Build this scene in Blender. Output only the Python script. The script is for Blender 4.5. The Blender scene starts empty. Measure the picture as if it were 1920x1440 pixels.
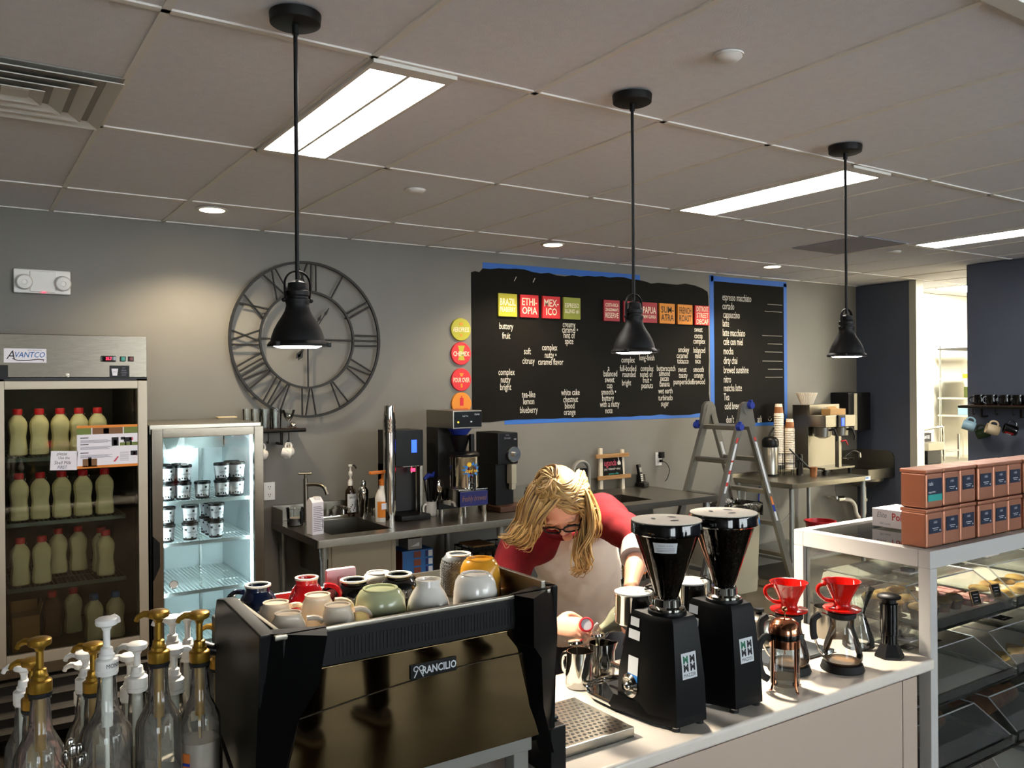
import bpy, bmesh, math, random
from mathutils import Matrix, Vector, Quaternion
PI = math.pi
rnd = random.Random(7)
SC = bpy.context.scene
COL = SC.collection
SC.view_settings.view_transform = 'Standard'
SC.view_settings.look = 'None'
SC.view_settings.gamma = 1.0
SC.view_settings.use_curve_mapping = False
SC.view_settings.exposure = 0.42
SC.cycles.adaptive_threshold = .02
SC.cycles.max_bounces = 10
SC.cycles.diffuse_bounces = 5
SC.cycles.glossy_bounces = 5
SC.cycles.transmission_bounces = 6
SC.cycles.transparent_max_bounces = 24
SC.cycles.caustics_reflective = False
SC.cycles.caustics_refractive = False
SC.cycles.sample_clamp_indirect = 4.0

# ------------------------------------------------------------------ materials
def lin(h):
    h = h.lstrip('#')
    c = [int(h[i:i+2], 16)/255 for i in (0, 2, 4)]
    return tuple(x/12.92 if x <= .04045 else ((x+.055)/1.055)**2.4 for x in c) + (1.0,)

MATS = {}
def mat(name, col='#808080', rough=.5, metal=0.0, spec=.5, coat=0.0, emis=None, estr=0.0,
        col2=None, nscale=8.0, ndetail=4.0, nlo=.35, nhi=.65, stretch=None,
        bump=0.0, bscale=60.0, rvar=0.0, trans=0.0, ior=1.45, sss=0.0, pattern=None):
    m = bpy.data.materials.new(name); m.use_nodes = True
    nt = m.node_tree; N = nt.nodes; L = nt.links
    b = N['Principled BSDF']
    b.inputs['Base Color'].default_value = lin(col)
    b.inputs['Roughness'].default_value = rough
    b.inputs['Metallic'].default_value = metal
    b.inputs['Specular IOR Level'].default_value = spec
    b.inputs['Coat Weight'].default_value = coat
    b.inputs['Coat Roughness'].default_value = .06
    b.inputs['IOR'].default_value = ior
    b.inputs['Transmission Weight'].default_value = trans
    if sss:
        b.inputs['Subsurface Weight'].default_value = sss
        b.inputs['Subsurface Radius'].default_value = (.01, .004, .002)
    if emis:
        b.inputs['Emission Color'].default_value = lin(emis)
        b.inputs['Emission Strength'].default_value = estr
    tc = None
    def coords():
        nonlocal tc
        if tc is None:
            t = N.new('ShaderNodeTexCoord'); mp = N.new('ShaderNodeMapping')
            L.new(t.outputs['Object'], mp.inputs['Vector'])
            if stretch: mp.inputs['Scale'].default_value = stretch
            tc = mp.outputs['Vector']
        return tc
    if col2:
        if pattern == 'voronoi':
            n = N.new('ShaderNodeTexVoronoi'); n.inputs['Scale'].default_value = nscale
            out = n.outputs['Distance']
        elif pattern == 'wave':
            n = N.new('ShaderNodeTexWave'); n.inputs['Scale'].default_value = nscale
            n.inputs['Distortion'].default_value = 1.5; n.inputs['Detail'].default_value = ndetail
            out = n.outputs['Fac']
        else:
            n = N.new('ShaderNodeTexNoise'); n.inputs['Scale'].default_value = nscale
            n.inputs['Detail'].default_value = ndetail
            out = n.outputs['Fac']
        L.new(coords(), n.inputs['Vector'])
        r = N.new('ShaderNodeValToRGB')
        r.color_ramp.elements[0].position = nlo; r.color_ramp.elements[1].position = nhi
        r.color_ramp.elements[0].color = lin(col); r.color_ramp.elements[1].color = lin(col2)
        L.new(out, r.inputs['Fac']); L.new(r.outputs['Color'], b.inputs['Base Color'])
    if rvar:
        n = N.new('ShaderNodeTexNoise'); n.inputs['Scale'].default_value = nscale
        L.new(coords(), n.inputs['Vector'])
        mr = N.new('ShaderNodeMapRange')
        mr.inputs['To Min'].default_value = max(0, rough-rvar); mr.inputs['To Max'].default_value = rough+rvar
        L.new(n.outputs['Fac'], mr.inputs['Value']); L.new(mr.outputs['Result'], b.inputs['Roughness'])
    if bump:
        n = N.new('ShaderNodeTexNoise'); n.inputs['Scale'].default_value = bscale
        n.inputs['Detail'].default_value = 4
        L.new(coords(), n.inputs['Vector'])
        bp = N.new('ShaderNodeBump'); bp.inputs['Strength'].default_value = bump
        bp.inputs['Distance'].default_value = .01
        L.new(n.outputs['Fac'], bp.inputs['Height']); L.new(bp.outputs['Normal'], b.inputs['Normal'])
    MATS[name] = m
    return m

def glass(name, tint='#f4f7f5', refl=1.0, rough=.0, ior=1.45, body=0.0, bodycol='#ffffff'):
    """thin clear sheet: lets light straight through, mirrors at grazing angles"""
    m = bpy.data.materials.new(name); m.use_nodes = True
    nt = m.node_tree; N = nt.nodes; L = nt.links
    N.remove(N['Principled BSDF'])
    out = N['Material Output']
    t = N.new('ShaderNodeBsdfTransparent'); t.inputs['Color'].default_value = lin(tint)
    g = N.new('ShaderNodeBsdfGlossy'); g.inputs['Roughness'].default_value = rough
    f = N.new('ShaderNodeFresnel'); f.inputs['IOR'].default_value = ior
    mu = N.new('ShaderNodeMath'); mu.operation = 'MULTIPLY'; mu.inputs[1].default_value = refl
    mu.use_clamp = True
    L.new(f.outputs['Fac'], mu.inputs[0])
    base = t.outputs['BSDF']
    if body:
        d = N.new('ShaderNodeBsdfDiffuse'); d.inputs['Color'].default_value = lin(bodycol)
        mb = N.new('ShaderNodeMixShader'); mb.inputs['Fac'].default_value = body
        L.new(t.outputs['BSDF'], mb.inputs[1]); L.new(d.outputs['BSDF'], mb.inputs[2])
        base = mb.outputs['Shader']
    mx = N.new('ShaderNodeMixShader')
    L.new(mu.outputs['Value'], mx.inputs['Fac']); L.new(base, mx.inputs[1]); L.new(g.outputs['BSDF'], mx.inputs[2])
    L.new(mx.outputs['Shader'], out.inputs['Surface'])
    MATS[name] = m
    return m

def M(k): return MATS[k]

# ------------------------------------------------------------------ objects
def tag(o, label=None, cat=None, group=None, kind=None):
    if label: o['label'] = label
    if cat: o['category'] = cat
    if group: o['group'] = group
    if kind: o['kind'] = kind
    return o

def thing(name, label, cat, loc=(0, 0, 0), rz=0.0, group=None):
    o = bpy.data.objects.new(name, None); COL.objects.link(o)
    o.location = loc; o.rotation_euler = (0, 0, rz); o.empty_display_size = .05
    return tag(o, label, cat, group)

def copy_tree(o, parent=None):
    c = o.copy(); COL.objects.link(c)
    if parent is not None: c.parent = parent
    for ch in list(o.children): copy_tree(ch, c)
    return c

def dup(o, loc, rz=0.0, label=None, group=None, s=None):
    c = copy_tree(o); c.location = loc; c.rotation_euler = (0, 0, rz)
    if s: c.scale = (s, s, s) if not isinstance(s, tuple) else s
    if label: c['label'] = label
    if group: c['group'] = group
    return c

_txt = {}
def text_mesh(s, align='CENTER', ext=.0, shear=0.0, spacing=1.0, bold=0.0):
    k = (s, align, ext, shear, spacing, bold)
    if k not in _txt:
        cu = bpy.data.curves.new('t', 'FONT'); cu.body = s; cu.align_x = align; cu.align_y = 'CENTER'
        cu.resolution_u = 2; cu.extrude = ext; cu.shear = shear; cu.space_character = spacing; cu.offset = bold
        ob = bpy.data.objects.new('t', cu); COL.objects.link(ob)
        dg = bpy.context.evaluated_depsgraph_get()
        me = bpy.data.meshes.new_from_object(ob.evaluated_get(dg))
        bpy.data.objects.remove(ob); bpy.data.curves.remove(cu)
        _txt[k] = me
    return _txt[k]

def frame_m(o, x, y):
    x = Vector(x).normalized(); y = Vector(y); z = x.cross(y).normalized(); y = z.cross(x)
    return Matrix(((x.x, y.x, z.x, o[0]), (x.y, y.y, z.y, o[1]), (x.z, y.z, z.z, o[2]), (0, 0, 0, 1)))

def rot_to(d):
    return Vector((0, 0, 1)).rotation_difference(Vector(d).normalized()).to_matrix().to_4x4()

class B:
    """collects shapes into one mesh"""
    def __init__(s): s.bm = bmesh.new(); s.mi = 0; s.X = Matrix(); s.wn = False
    def _done(s, vs, mi=None):
        fs = set(f for v in vs for f in v.link_faces)
        for f in fs: f.material_index = s.mi if mi is None else mi
        if s.X != Matrix(): bmesh.ops.transform(s.bm, matrix=s.X, verts=list(vs))
        return s
    def box(s, x0, x1, y0, y1, z0, z1, bev=0.0, seg=2, mi=None, m=None):
        r = bmesh.ops.create_cube(s.bm, size=1)
        vs = r['verts']
        for v in vs:
            v.co = Vector((x0+(v.co.x+.5)*(x1-x0), y0+(v.co.y+.5)*(y1-y0), z0+(v.co.z+.5)*(z1-z0)))
        if bev:
            s.wn = True
            es = list(set(e for v in vs for e in v.link_edges))
            rr = bmesh.ops.bevel(s.bm, geom=es, offset=bev, segments=seg, affect='EDGES', profile=.5)
            vs = list(set(rr['verts']) | set(v for v in vs if v.is_valid))
        if m is not None: bmesh.ops.transform(s.bm, matrix=m, verts=vs)
        return s._done(vs, mi)
    def cbox(s, c, d, bev=0.0, mi=None, m=None, seg=2):
        return s.box(c[0]-d[0]/2, c[0]+d[0]/2, c[1]-d[1]/2, c[1]+d[1]/2, c[2]-d[2]/2, c[2]+d[2]/2, bev, seg, mi, m)
    def lathe(s, prof, n=24, c=(0, 0, 0), m=None, mi=None, sx=1, sy=1, cap0=True, cap1=True, a0=0.0):
        rings = []; vs = []
        for r, z in prof:
            if r < 1e-6:
                v = s.bm.verts.new((0, 0, z)); rings.append([v]); vs.append(v)
            else:
                ring = [s.bm.verts.new((r*sx*math.cos(a0+2*PI*i/n), r*sy*math.sin(a0+2*PI*i/n), z)) for i in range(n)]
                rings.append(ring); vs += ring
        for a, b in zip(rings, rings[1:]):
            for i in range(n):
                j = (i+1) % n
                if len(a) == 1 and len(b) == 1: continue
                if len(a) == 1: s.bm.faces.new((a[0], b[j], b[i]))
                elif len(b) == 1: s.bm.faces.new((a[i], a[j], b[0]))
                else: s.bm.faces.new((a[i], a[j], b[j], b[i]))
        if cap0 and len(rings[0]) > 1: s.bm.faces.new(list(reversed(rings[0])))
        if cap1 and len(rings[-1]) > 1: s.bm.faces.new(rings[-1])
        T = Matrix.Translation(c)
        bmesh.ops.transform(s.bm, matrix=(T @ m) if m is not None else T, verts=vs)
        return s._done(vs, mi)
    def cyl(s, p0, p1, r0, r1=None, n=16, mi=None):
        r1 = r0 if r1 is None else r1
        p0 = Vector(p0); p1 = Vector(p1); h = (p1-p0).length
        return s.lathe([(r0, 0), (r1, h)], n, p0, rot_to(p1-p0), mi)
    def sphere(s, c, r, n=16, mi=None, m=None):
        r = (r, r, r) if not isinstance(r, tuple) else r
        k = bmesh.ops.create_uvsphere(s.bm, u_segments=n, v_segments=max(6, n*2//3), radius=1)
        T = Matrix.Translation(c) @ (m if m is not None else Matrix()) @ Matrix.Diagonal((r[0], r[1], r[2], 1))
        bmesh.ops.transform(s.bm, matrix=T, verts=k['verts'])
        return s._done(k['verts'], mi)
    def tube(s, pts, r, n=8, closed=False, cap=True, mi=None, flat=1.0, up=None, a0=0.0):
        P = [Vector(p) for p in pts]; k = len(P)
        R = r if isinstance(r, (list, tuple)) else [r]*k
        rings = []; vs = []
        nrm = None
        for i in range(k):
            if closed: t = P[(i+1) % k]-P[i-1]
            else: t = P[min(i+1, k-1)]-P[max(i-1, 0)]
            if t.length < 1e-9: t = Vector((0, 0, 1))
            t.normalize()
            if nrm is None:
                a = Vector(up) if up else (Vector((0, 0, 1)) if abs(t.z) < .9 else Vector((1, 0, 0)))
                nrm = (a - t*a.dot(t)).normalized()
            else:
                nrm = nrm - t*nrm.dot(t)
                if nrm.length < 1e-6: nrm = t.orthogonal()
                nrm.normalize()
            bi = t.cross(nrm)
            ring = []
            for q in range(n):
                an = 2*PI*q/n + a0
                v = s.bm.verts.new(P[i] + nrm*(R[i]*math.cos(an)*flat) + bi*(R[i]*math.sin(an)))
                ring.append(v); vs.append(v)
            rings.append(ring)
        prs = list(zip(rings, rings[1:])) + ([(rings[-1], rings[0])] if closed else [])
        for a, b in prs:
            for q in range(n):
                w = (q+1) % n
                s.bm.faces.new((a[q], a[w], b[w], b[q]))
        if cap and not closed:
            s.bm.faces.new(list(reversed(rings[0]))); s.bm.faces.new(rings[-1])
        return s._done(vs, mi)
    def loft(s, rings, cap=True, mi=None):
        """rings: lists of points, same count"""
        vs = []; RR = []
        for ring in rings:
            q = [s.bm.verts.new(p) for p in ring]; RR.append(q); vs += q
        n = len(RR[0])
        for a, b in zip(RR, RR[1:]):
            for i in range(n):
                j = (i+1) % n
                s.bm.faces.new((a[i], a[j], b[j], b[i]))
        if cap: s.bm.faces.new(list(reversed(RR[0]))); s.bm.faces.new(RR[-1])
        return s._done(vs, mi)
    def prism(s, poly, d, m=None, mi=None, bev=0.0):
        """poly in xy, extruded along +z by d, then moved by m"""
        a = [s.bm.verts.new((x, y, 0)) for x, y in poly]; b = [s.bm.verts.new((x, y, d)) for x, y in poly]
        n = len(a)
        fs = [s.bm.faces.new(list(reversed(a))), s.bm.faces.new(b)]
        for i in range(n):
            j = (i+1) % n; fs.append(s.bm.faces.new((a[i], a[j], b[j], b[i])))
        bmesh.ops.recalc_face_normals(s.bm, faces=fs)
        vs = a+b
        if bev:
            s.wn = True
            es = list(set(e for v in vs for e in v.link_edges))
            rr = bmesh.ops.bevel(s.bm, geom=es, offset=bev, segments=2, affect='EDGES', profile=.5)
            vs = list(set(rr['verts']) | set(v for v in vs if v.is_valid))
        if m is not None: bmesh.ops.transform(s.bm, matrix=m, verts=vs)
        return s._done(vs, mi)
    def poly(s, pts, mi=None):
        vs = [s.bm.verts.new(p) for p in pts]; s.bm.faces.new(vs)
        return s._done(vs, mi)
    def text(s, t, m, size=.1, sx=1.0, align='CENTER', ext=.0, shear=0.0, spacing=1.0, bold=0.0, mi=None):
        n0 = len(s.bm.verts); f0 = len(s.bm.faces)
        s.bm.from_mesh(text_mesh(t, align, ext, shear, spacing, bold))
        s.bm.verts.ensure_lookup_table(); s.bm.faces.ensure_lookup_table()
        vs = [s.bm.verts[i] for i in range(n0, len(s.bm.verts))]
        bmesh.ops.transform(s.bm, matrix=m @ Matrix.Diagonal((size*sx, size, size, 1)), verts=vs)
        if s.X != Matrix(): bmesh.ops.transform(s.bm, matrix=s.X, verts=vs)
        for i in range(f0, len(s.bm.faces)): s.bm.faces[i].material_index = s.mi if mi is None else mi
        return s
    def obj(s, name, mats, parent=None, loc=None, smooth=40, rz=0.0):
        me = bpy.data.meshes.new(name)
        s.bm.normal_update(); s.bm.to_mesh(me); s.bm.free()
        for q in (mats if isinstance(mats, (list, tuple)) else [mats]):
            me.materials.append(MATS[q] if isinstance(q, str) else q)
        if smooth:
            me.shade_smooth(); me.set_sharp_from_angle(angle=math.radians(smooth))
        o = bpy.data.objects.new(name, me); COL.objects.link(o)
        if s.wn and smooth:
            w = o.modifiers.new('w', 'WEIGHTED_NORMAL'); w.keep_sharp = True
        if parent is not None: o.parent = parent
        if loc is not None: o.location = loc
        if rz: o.rotation_euler = (0, 0, rz)
        return o

def wallF(x, y, z): return frame_m((x, y, z), (1, 0, 0), (0, 0, 1))      # faces the camera side (-Y)
def arc(c, r, a0, a1, n, ax=(1, 0, 0), ay=(0, 0, 1)):
    c = Vector(c); ax = Vector(ax); ay = Vector(ay)
    return [c + ax*(r*math.cos(a0+(a1-a0)*i/(n-1))) + ay*(r*math.sin(a0+(a1-a0)*i/(n-1))) for i in range(n)]
def bez(p0, p1, p2, p3, n=8):
    p0, p1, p2, p3 = map(Vector, (p0, p1, p2, p3)); o = []
    for i in range(n):
        t = i/(n-1); o.append(p0*(1-t)**3 + p1*3*t*(1-t)**2 + p2*3*t*t*(1-t) + p3*t**3)
    return o
def catmull(P, n=6):
    P = [Vector(p) for p in P]; Q = [P[0]*2-P[1]] + P + [P[-1]*2-P[-2]]; o = []
    for i in range(1, len(Q)-2):
        for k in range(n):
            t = k/n; a, b, c, d = Q[i-1], Q[i], Q[i+1], Q[i+2]
            o.append(.5*((2*b)+(c-a)*t+(2*a-5*b+4*c-d)*t*t+(3*b-a-3*c+d)*t**3))
    o.append(P[-1]); return o
# ---- the materials of the place
mat('wall_paint', '#74716a', .55, col2='#78756e', nscale=3, bump=.05, bscale=250)
mat('wall_paint_cool_light', '#4a5160', .55, col2='#4e5565', nscale=3)  # same grey paint, with the cool dim light put into its colour
mat('wall_paint_dark', '#5d5b57', .55, col2='#625f5b', nscale=3)
mat('ceiling_tile', '#efeff5', .9, col2='#f3f3f8', nscale=30, bump=.15, bscale=180)
mat('tbar', '#f2efea', .5)
mat('floor_concrete', '#625947', .4, col2='#403829', nscale=2.2, ndetail=9, nlo=.3, nhi=.75, rvar=.1)
mat('black_paint', '#0c0c0d', .6)
mat('white_paint', '#e6e3dd', .45)
mat('kitchen_wall', '#f0ecdd', .6)
mat('jamb_metal', '#b9b8ab', .4)
mat('black_metal', '#0b0b0d', .5, metal=.0, spec=.3, bump=.03, bscale=300)
mat('iron', '#1d1a16', .4, metal=.6, spec=.5)
mat('steel', '#8f8a7f', .3, metal=1.0, col2='#9d988d', nscale=40, stretch=(1, 30, 30), rvar=.06)
mat('steel_dark', '#77736a', .32, metal=1.0, col2='#858178', nscale=30, stretch=(30, 1, 30), rvar=.05)
mat('steel_hdr', '#6f685d', .27, metal=1.0, col2='#7c756a', nscale=30, stretch=(1, 30, 30))
mat('chrome', '#d8d6d0', .08, metal=1.0)
mat('copper', '#c98664', .16, metal=1.0)
mat('rose_tin', '#b87f66', .42, metal=.75, spec=.5)
mat('brass', '#a07a2c', .34, metal=.75)
mat('aluminium', '#93928c', .38, metal=.85)
mat('galv', '#8e918e', .45, metal=.8)
mat('white_gloss', '#efe9e0', .12, coat=.4)
mat('cream_gloss', '#ead9c2', .12, coat=.4)
mat('white_plastic', '#ece9e4', .35)
mat('beige_panel', '#857b68', .4, metal=.35)
mat('beige_plastic', '#b0a890', .5)
mat('black_plastic', '#08080a', .4, spec=.3)
mat('black_gloss', '#070708', .1, coat=.5)
mat('machine_side', '#040507', .38, spec=.22)
mat('machine_panel', '#5c4d36', .04, metal=1.0)
mat('rubber', '#0b0b0b', .7)
mat('lamp_glow', '#ffffff', .5, emis='#fff4e4', estr=26)
mat('troffer_glow', '#ffffff', .5, emis='#fff6ec', estr=24)
mat('down_glow', '#ffffff', .5, emis='#ffe2b4', estr=22)
mat('kitchen_glow', '#ffffff', .5, emis='#fff8e6', estr=90)
mat('fridge_glow', '#ffffff', .5, emis='#eafaff', estr=50)
mat('cooler_fill_glow', '#ffffff', .5, emis='#fff0c8', estr=13)  # glow of the strip added inside the milk cooler
mat('case_white', '#c4c1be', .45)
mat('led_red', '#300404', .4, emis='#ff2040', estr=5)
mat('led_blue', '#0a1a60', .3, emis='#2a55ff', estr=2.2)
mat('led_green', '#1b3a30', .3, emis='#2fd0b0', estr=.25)
mat('switch_red', '#6a2018', .3)
mat('led_yellow', '#554400', .3, emis='#ffd030', estr=2)
mat('chalkboard', '#12110f', .8, spec=.15, col2='#171512', nscale=2.5, ndetail=6)
mat('chalk', '#d8d3c8', .9)
mat('chalk_dim', '#b4b0a6', .9)
mat('blue_tape', '#2f66b8', .6)
mat('green_sign', '#a9a527', .45); mat('olive_sign', '#8f9432', .45)
mat('red_sign', '#d5282f', .45); mat('crimson_sign', '#a82b38', .45); mat('orange_sign', '#e08a24', .45)
mat('sign_cream', '#f3e2c4', .6); mat('sign_black', '#2a1d10', .6)
mat('milk', '#e6e2ba', .35, sss=.0); mat('choc', '#6b4631', .35); mat('dairy_glass', '#d5d2b4', .2, spec=.5)
mat('red_cap', '#c41f2c', .35); mat('blue_cap', '#1d5fa8', .35)
mat('card', '#a17c4c', .8); mat('paper', '#e9e4ea', .7); mat('ink', '#1c1a20', .7); mat('ink_grey', '#8b8794', .7)
mat('orange_print', '#d8822c', .6); mat('photo_green', '#6c7a3c', .7); mat('photo_brown', '#7a5636', .7)
mat('shelf_wire', '#5f7370', .45); mat('shelf_white', '#dfe8ea', .35, metal=.2)
mat('fridge_in_dark', '#2c2a24', .5); mat('fridge_in_white', '#e4edf0', .4); mat('fridge_in_steel', '#9aa0a0', .3, metal=.8)
mat('door_frame', '#b6ab98', .42, metal=.3); mat('dark_trim', '#1a1a1b', .5)
mat('navy_gloss', '#0f1a35', .1, coat=.6); mat('red_gloss', '#b3121a', .1, coat=.6)
mat('dripper_red', '#c8160f', .12, coat=.5)
mat('pistachio', '#b9bd94', .18, coat=.4); mat('amber_gloss', '#d99a2b', .2, coat=.3)
mat('pink_plastic', '#e8b9bd', .3); mat('bare_clay', '#e8dcc6', .6)
mat('gray_glaze', '#4a4f55', .22, coat=.3, col2='#7c8186', nscale=300, pattern='wave', nlo=.4, nhi=.6)
mat('pale_blue', '#8fb3c4', .25); mat('dark_green', '#1c2c17', .3); mat('cream_mug', '#cdbb99', .3)
mat('navy_label', '#142038', .5); mat('teal_label', '#2f9d94', .5); mat('label_white', '#d8dce0', .6)
mat('skin', '#dca083', .45, sss=.12); mat('lips', '#b8605a', .4); mat('tee_white', '#e2d4c8', .8, bump=.12, bscale=400)
mat('maroon', '#6a0f17', .85, spec=.2, col2='#560b12', nscale=14, bump=.12, bscale=400)
mat('hair', '#8a6a3e', .45, col2='#a98652', nscale=14, nlo=.3, nhi=.7)
mat('hair_light', '#a8834a', .45, col2='#c09e66', nscale=14); mat('hair_dark', '#5a4228', .5, col2='#6f5434', nscale=14)
mat('cuff_grey', '#a39a97', .8)
mat('jeans', '#1b1f2a', .85, bump=.15, bscale=300); mat('eye_white', '#e8e4de', .3); mat('eye_dark', '#1d1610', .3)
mat('brow', '#8a6238', .7)
mat('wood_pale', '#a97f4d', .6, col2='#8d6437', nscale=5, stretch=(1, 12, 12), pattern=None)
mat('wood_white', '#cfc4ae', .7); mat('wood_dark', '#4a2c1c', .5)
mat('beans', '#1c110b', .55, col2='#2c1a10', nscale=160, pattern='voronoi', bump=.9, bscale=130)
mat('lid_grey', '#d2cabd', .45)
mat('pastry', '#c08a3c', .7, col2='#e0b866', nscale=30); mat('muffin', '#5a3a22', .8); mat('muffin_top', '#d2a247', .7)
mat('pink_pastry', '#c87a78', .7, col2='#e0b4a8', nscale=30); mat('bread', '#7a4a24', .7, col2='#4a2a14', nscale=20)
mat('parchment', '#d8cfc0', .8)
mat('tray_steel', '#3c4245', .4, metal=.6)
mat('syrup_gold', '#8a6234', .3); mat('label_yellow', '#dba923', .5); mat('label_pink', '#c4475f', .5); mat('label_orange', '#d97a3a', .5)
mat('monin_black', '#0b0b0d', .35); mat('amber_glass', '#7a3f14', .15, coat=.5); mat('syrup_dark', '#241508', .12, coat=.5)
mat('frost_syrup', '#b9aaa0', .3); mat('pink_syrup', '#d8a59c', .3); mat('green_glass', '#22260a', .12, coat=.5)
mat('tea_blue', '#1b1f63', .4); mat('sun_yellow', '#f2c22c', .5); mat('sky_print', '#2d7fd0', .5)
mat('orange_plastic', '#d77b2d', .4); mat('cup_paper', '#e8ddca', .6); mat('cup_brown', '#9a6238', .6)
mat('red_plastic', '#b01522', .35); mat('bag_black', '#0c0c0d', .25, bump=.8, bscale=40); mat('pipe_white', '#cfcabd', .4)
mat('blue_box', '#2464a6', .5); mat('box_side', '#7a3f2c', .6); mat('label_red', '#c23a34', .5); mat('blue_latch', '#243a9a', .4)
mat('mirror_wall', '#8e9691', .5)
mat('access_panel', '#9a97a0', .7)
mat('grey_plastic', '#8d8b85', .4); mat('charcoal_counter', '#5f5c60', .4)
mat('quartz', '#ece2d6', .14, spec=.6, col2='#efe6da', nscale=40)
mat('counter_panel', '#c4b0a0', .4)
mat('denim_dark', '#12131a', .9); mat('shoe_grey', '#a9adb8', .7, col2='#4a4e58', nscale=120); mat('sole_white', '#e4e2dc', .6)
mat('jacket', '#20242c', .9)
mat('water_glass', '#cfd8d6', .1)
glass('clear_glass', '#fbfdfc', 1.1, body=.02)
glass('bottle_glass', '#f7faf7', 1.2, body=.09, bodycol='#f0e8dc')
glass('pane', '#dfe5e2', .9)
glass('acrylic', '#fafcfb', 1.1, body=.05, bodycol='#f4f4ee')
glass('cold_pane', '#e6e5dc', 1.0)
glass('hopper_smoke', '#8c8480', 1.5)
glass('case_top', '#f1f6f4', 1.3, body=.02)
# ------------------------------------------------------------------ camera
CAMZ = 1.80
yaw, pitch, roll = .58555, -.00053, -.00789
fw = Vector((math.sin(yaw)*math.cos(pitch), math.cos(yaw)*math.cos(pitch), math.sin(pitch)))
r0 = Vector((math.cos(yaw), -math.sin(yaw), 0)); u0 = r0.cross(fw)
rr = r0*math.cos(roll) + u0*math.sin(roll); uu = -r0*math.sin(roll) + u0*math.cos(roll)
cam = bpy.data.cameras.new('camera'); co = bpy.data.objects.new('camera', cam); COL.objects.link(co)
cam.sensor_width = 36; cam.lens = 1588.7*36/1920; cam.clip_start = .02
co.matrix_world = Matrix(((rr.x, uu.x, -fw.x, 0), (rr.y, uu.y, -fw.y, 0), (rr.z, uu.z, -fw.z, CAMZ), (0, 0, 0, 1)))
SC.camera = co

# ------------------------------------------------------------------ the room shell
ZC, YB = 2.817, 5.57
def struct(o, label, cat): return tag(o, label, cat, None, 'structure')
struct(B().box(-3.2, 11.2, -6, 6.2, -.1, 0).obj('floor', 'floor_concrete'), 'polished dark concrete shop floor', 'floor')
struct(B().box(-3.2, 8.28, YB, YB+.15, 0, ZC+.1).obj('wall_back', 'wall_paint'), 'grey painted wall behind the steel counter with the chalkboards', 'wall')
struct(B().box(-3.35, -3.2, -6, YB+.15, 0, 4).obj('wall_left', 'wall_paint'), 'grey painted wall out of view on the left', 'wall')
struct(B().box(8.16, 8.28, 4.96, YB, 0, ZC).obj('wall_right', 'wall_paint_cool_light'), 'short grey wall piece, tinted for cool light, beside the kitchen opening and hand sink', 'wall')
struct(B().box(8.155, 8.285, 4.885, 4.96, 0, ZC).obj('trim_1', 'jamb_metal'), 'pale vertical corner trim at the edge of the kitchen opening', 'trim')
struct(B().box(7.5, 7.62, -6, 4.02, 0, ZC).obj('wall_right_near', 'wall_paint_cool_light'), 'grey wall, tinted for cool light, carrying the shelf of black mugs', 'wall')
struct(B().box(8.28, 11.2, YB, YB+.15, 0, ZC).obj('wall_kitchen_back', 'kitchen_wall'), 'bright cream wall of the kitchen seen through the opening', 'wall')
struct(B().box(11.1, 11.2, -1, YB, 0, ZC).obj('wall_kitchen_side', 'kitchen_wall'), 'cream side wall of the kitchen', 'wall')
struct(B().box(7.62, 11.2, 1.2, 1.3, 0, ZC).obj('wall_kitchen_front', 'kitchen_wall'), 'cream front wall of the kitchen', 'wall')

# shop front behind the camera: a grey wall with two wide windows
WN = [(-3.1, -.7, .35, 3.3), (2.5, 7.3, .35, 3.3)]
b = B(); b.box(-3.2, 7.5, -6.15, -6, 0, .35); b.box(-3.2, 7.5, -6.15, -6, 3.3, 3.9); b.box(-3.2, -3.1, -6.15, -6, .35, 3.3); b.box(-.7, 2.5, -6.15, -6, .35, 3.3); b.box(7.3, 7.5, -6.15, -6, .35, 3.3)
struct(b.obj('wall_front', 'wall_paint', smooth=0), 'grey shop front wall with wide windows behind the viewer', 'wall')
for k, (x0, x1, z0, z1) in enumerate(WN):
    b = B(); n = 2 if x1-x0 < 3 else 4
    for i in range(n+1): x = x0+(x1-x0-.06)*i/n; b.box(x, x+.06, -6.12, -6.03, z0, z1)
    b.box(x0, x1, -6.12, -6.03, z0, z0+.06); b.box(x0, x1, -6.12, -6.03, z1-.06, z1)
    f_ = struct(b.obj(f'window_{k+1}', 'black_metal', smooth=0), ['left', 'right'][k]+' shop window behind the viewer', 'window')
    B().box(x0+.03, x1-.03, -6.08, -6.075, z0+.03, z1-.03).obj('pane', 'clear_glass', f_)

# suspended ceiling: tiles set 6 mm above the T-bars
b = B()
GX = [.494+.6112*i for i in range(-6, 18)]; GY = [3.65+1.22*j for j in (-2, -1, 0, 1)]
b.box(-3.2, 11.2, 1.19, 6.2, ZC+.006, ZC+.08, mi=0)
for x in GX: b.box(x-.012, x+.012, 1.19, YB, ZC, ZC+.01, mi=1)
for y in GY[1:]: b.box(-3.2, 11.2, y-.012, y+.012, ZC, ZC+.01, mi=1)
b.box(-3.2, 8.16, YB-.02, YB, ZC, ZC+.01, mi=1)
struct(b.obj('ceiling', ['ceiling_tile', 'tbar'], smooth=0), 'suspended ceiling of off-white tiles in a metal grid', 'ceiling')
struct(B().box(-3.2, 7.5, 1.135, 1.19, ZC-.004, 3.8).obj('trim_2', 'white_paint'), 'white edge where the dropped ceiling ends at the top right', 'trim')
struct(B().box(-3.2, 11.2, -6, 1.135, 3.8, 3.9).obj('ceiling_front', 'black_paint'), 'black painted high ceiling in front of the dropped one', 'ceiling')

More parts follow.
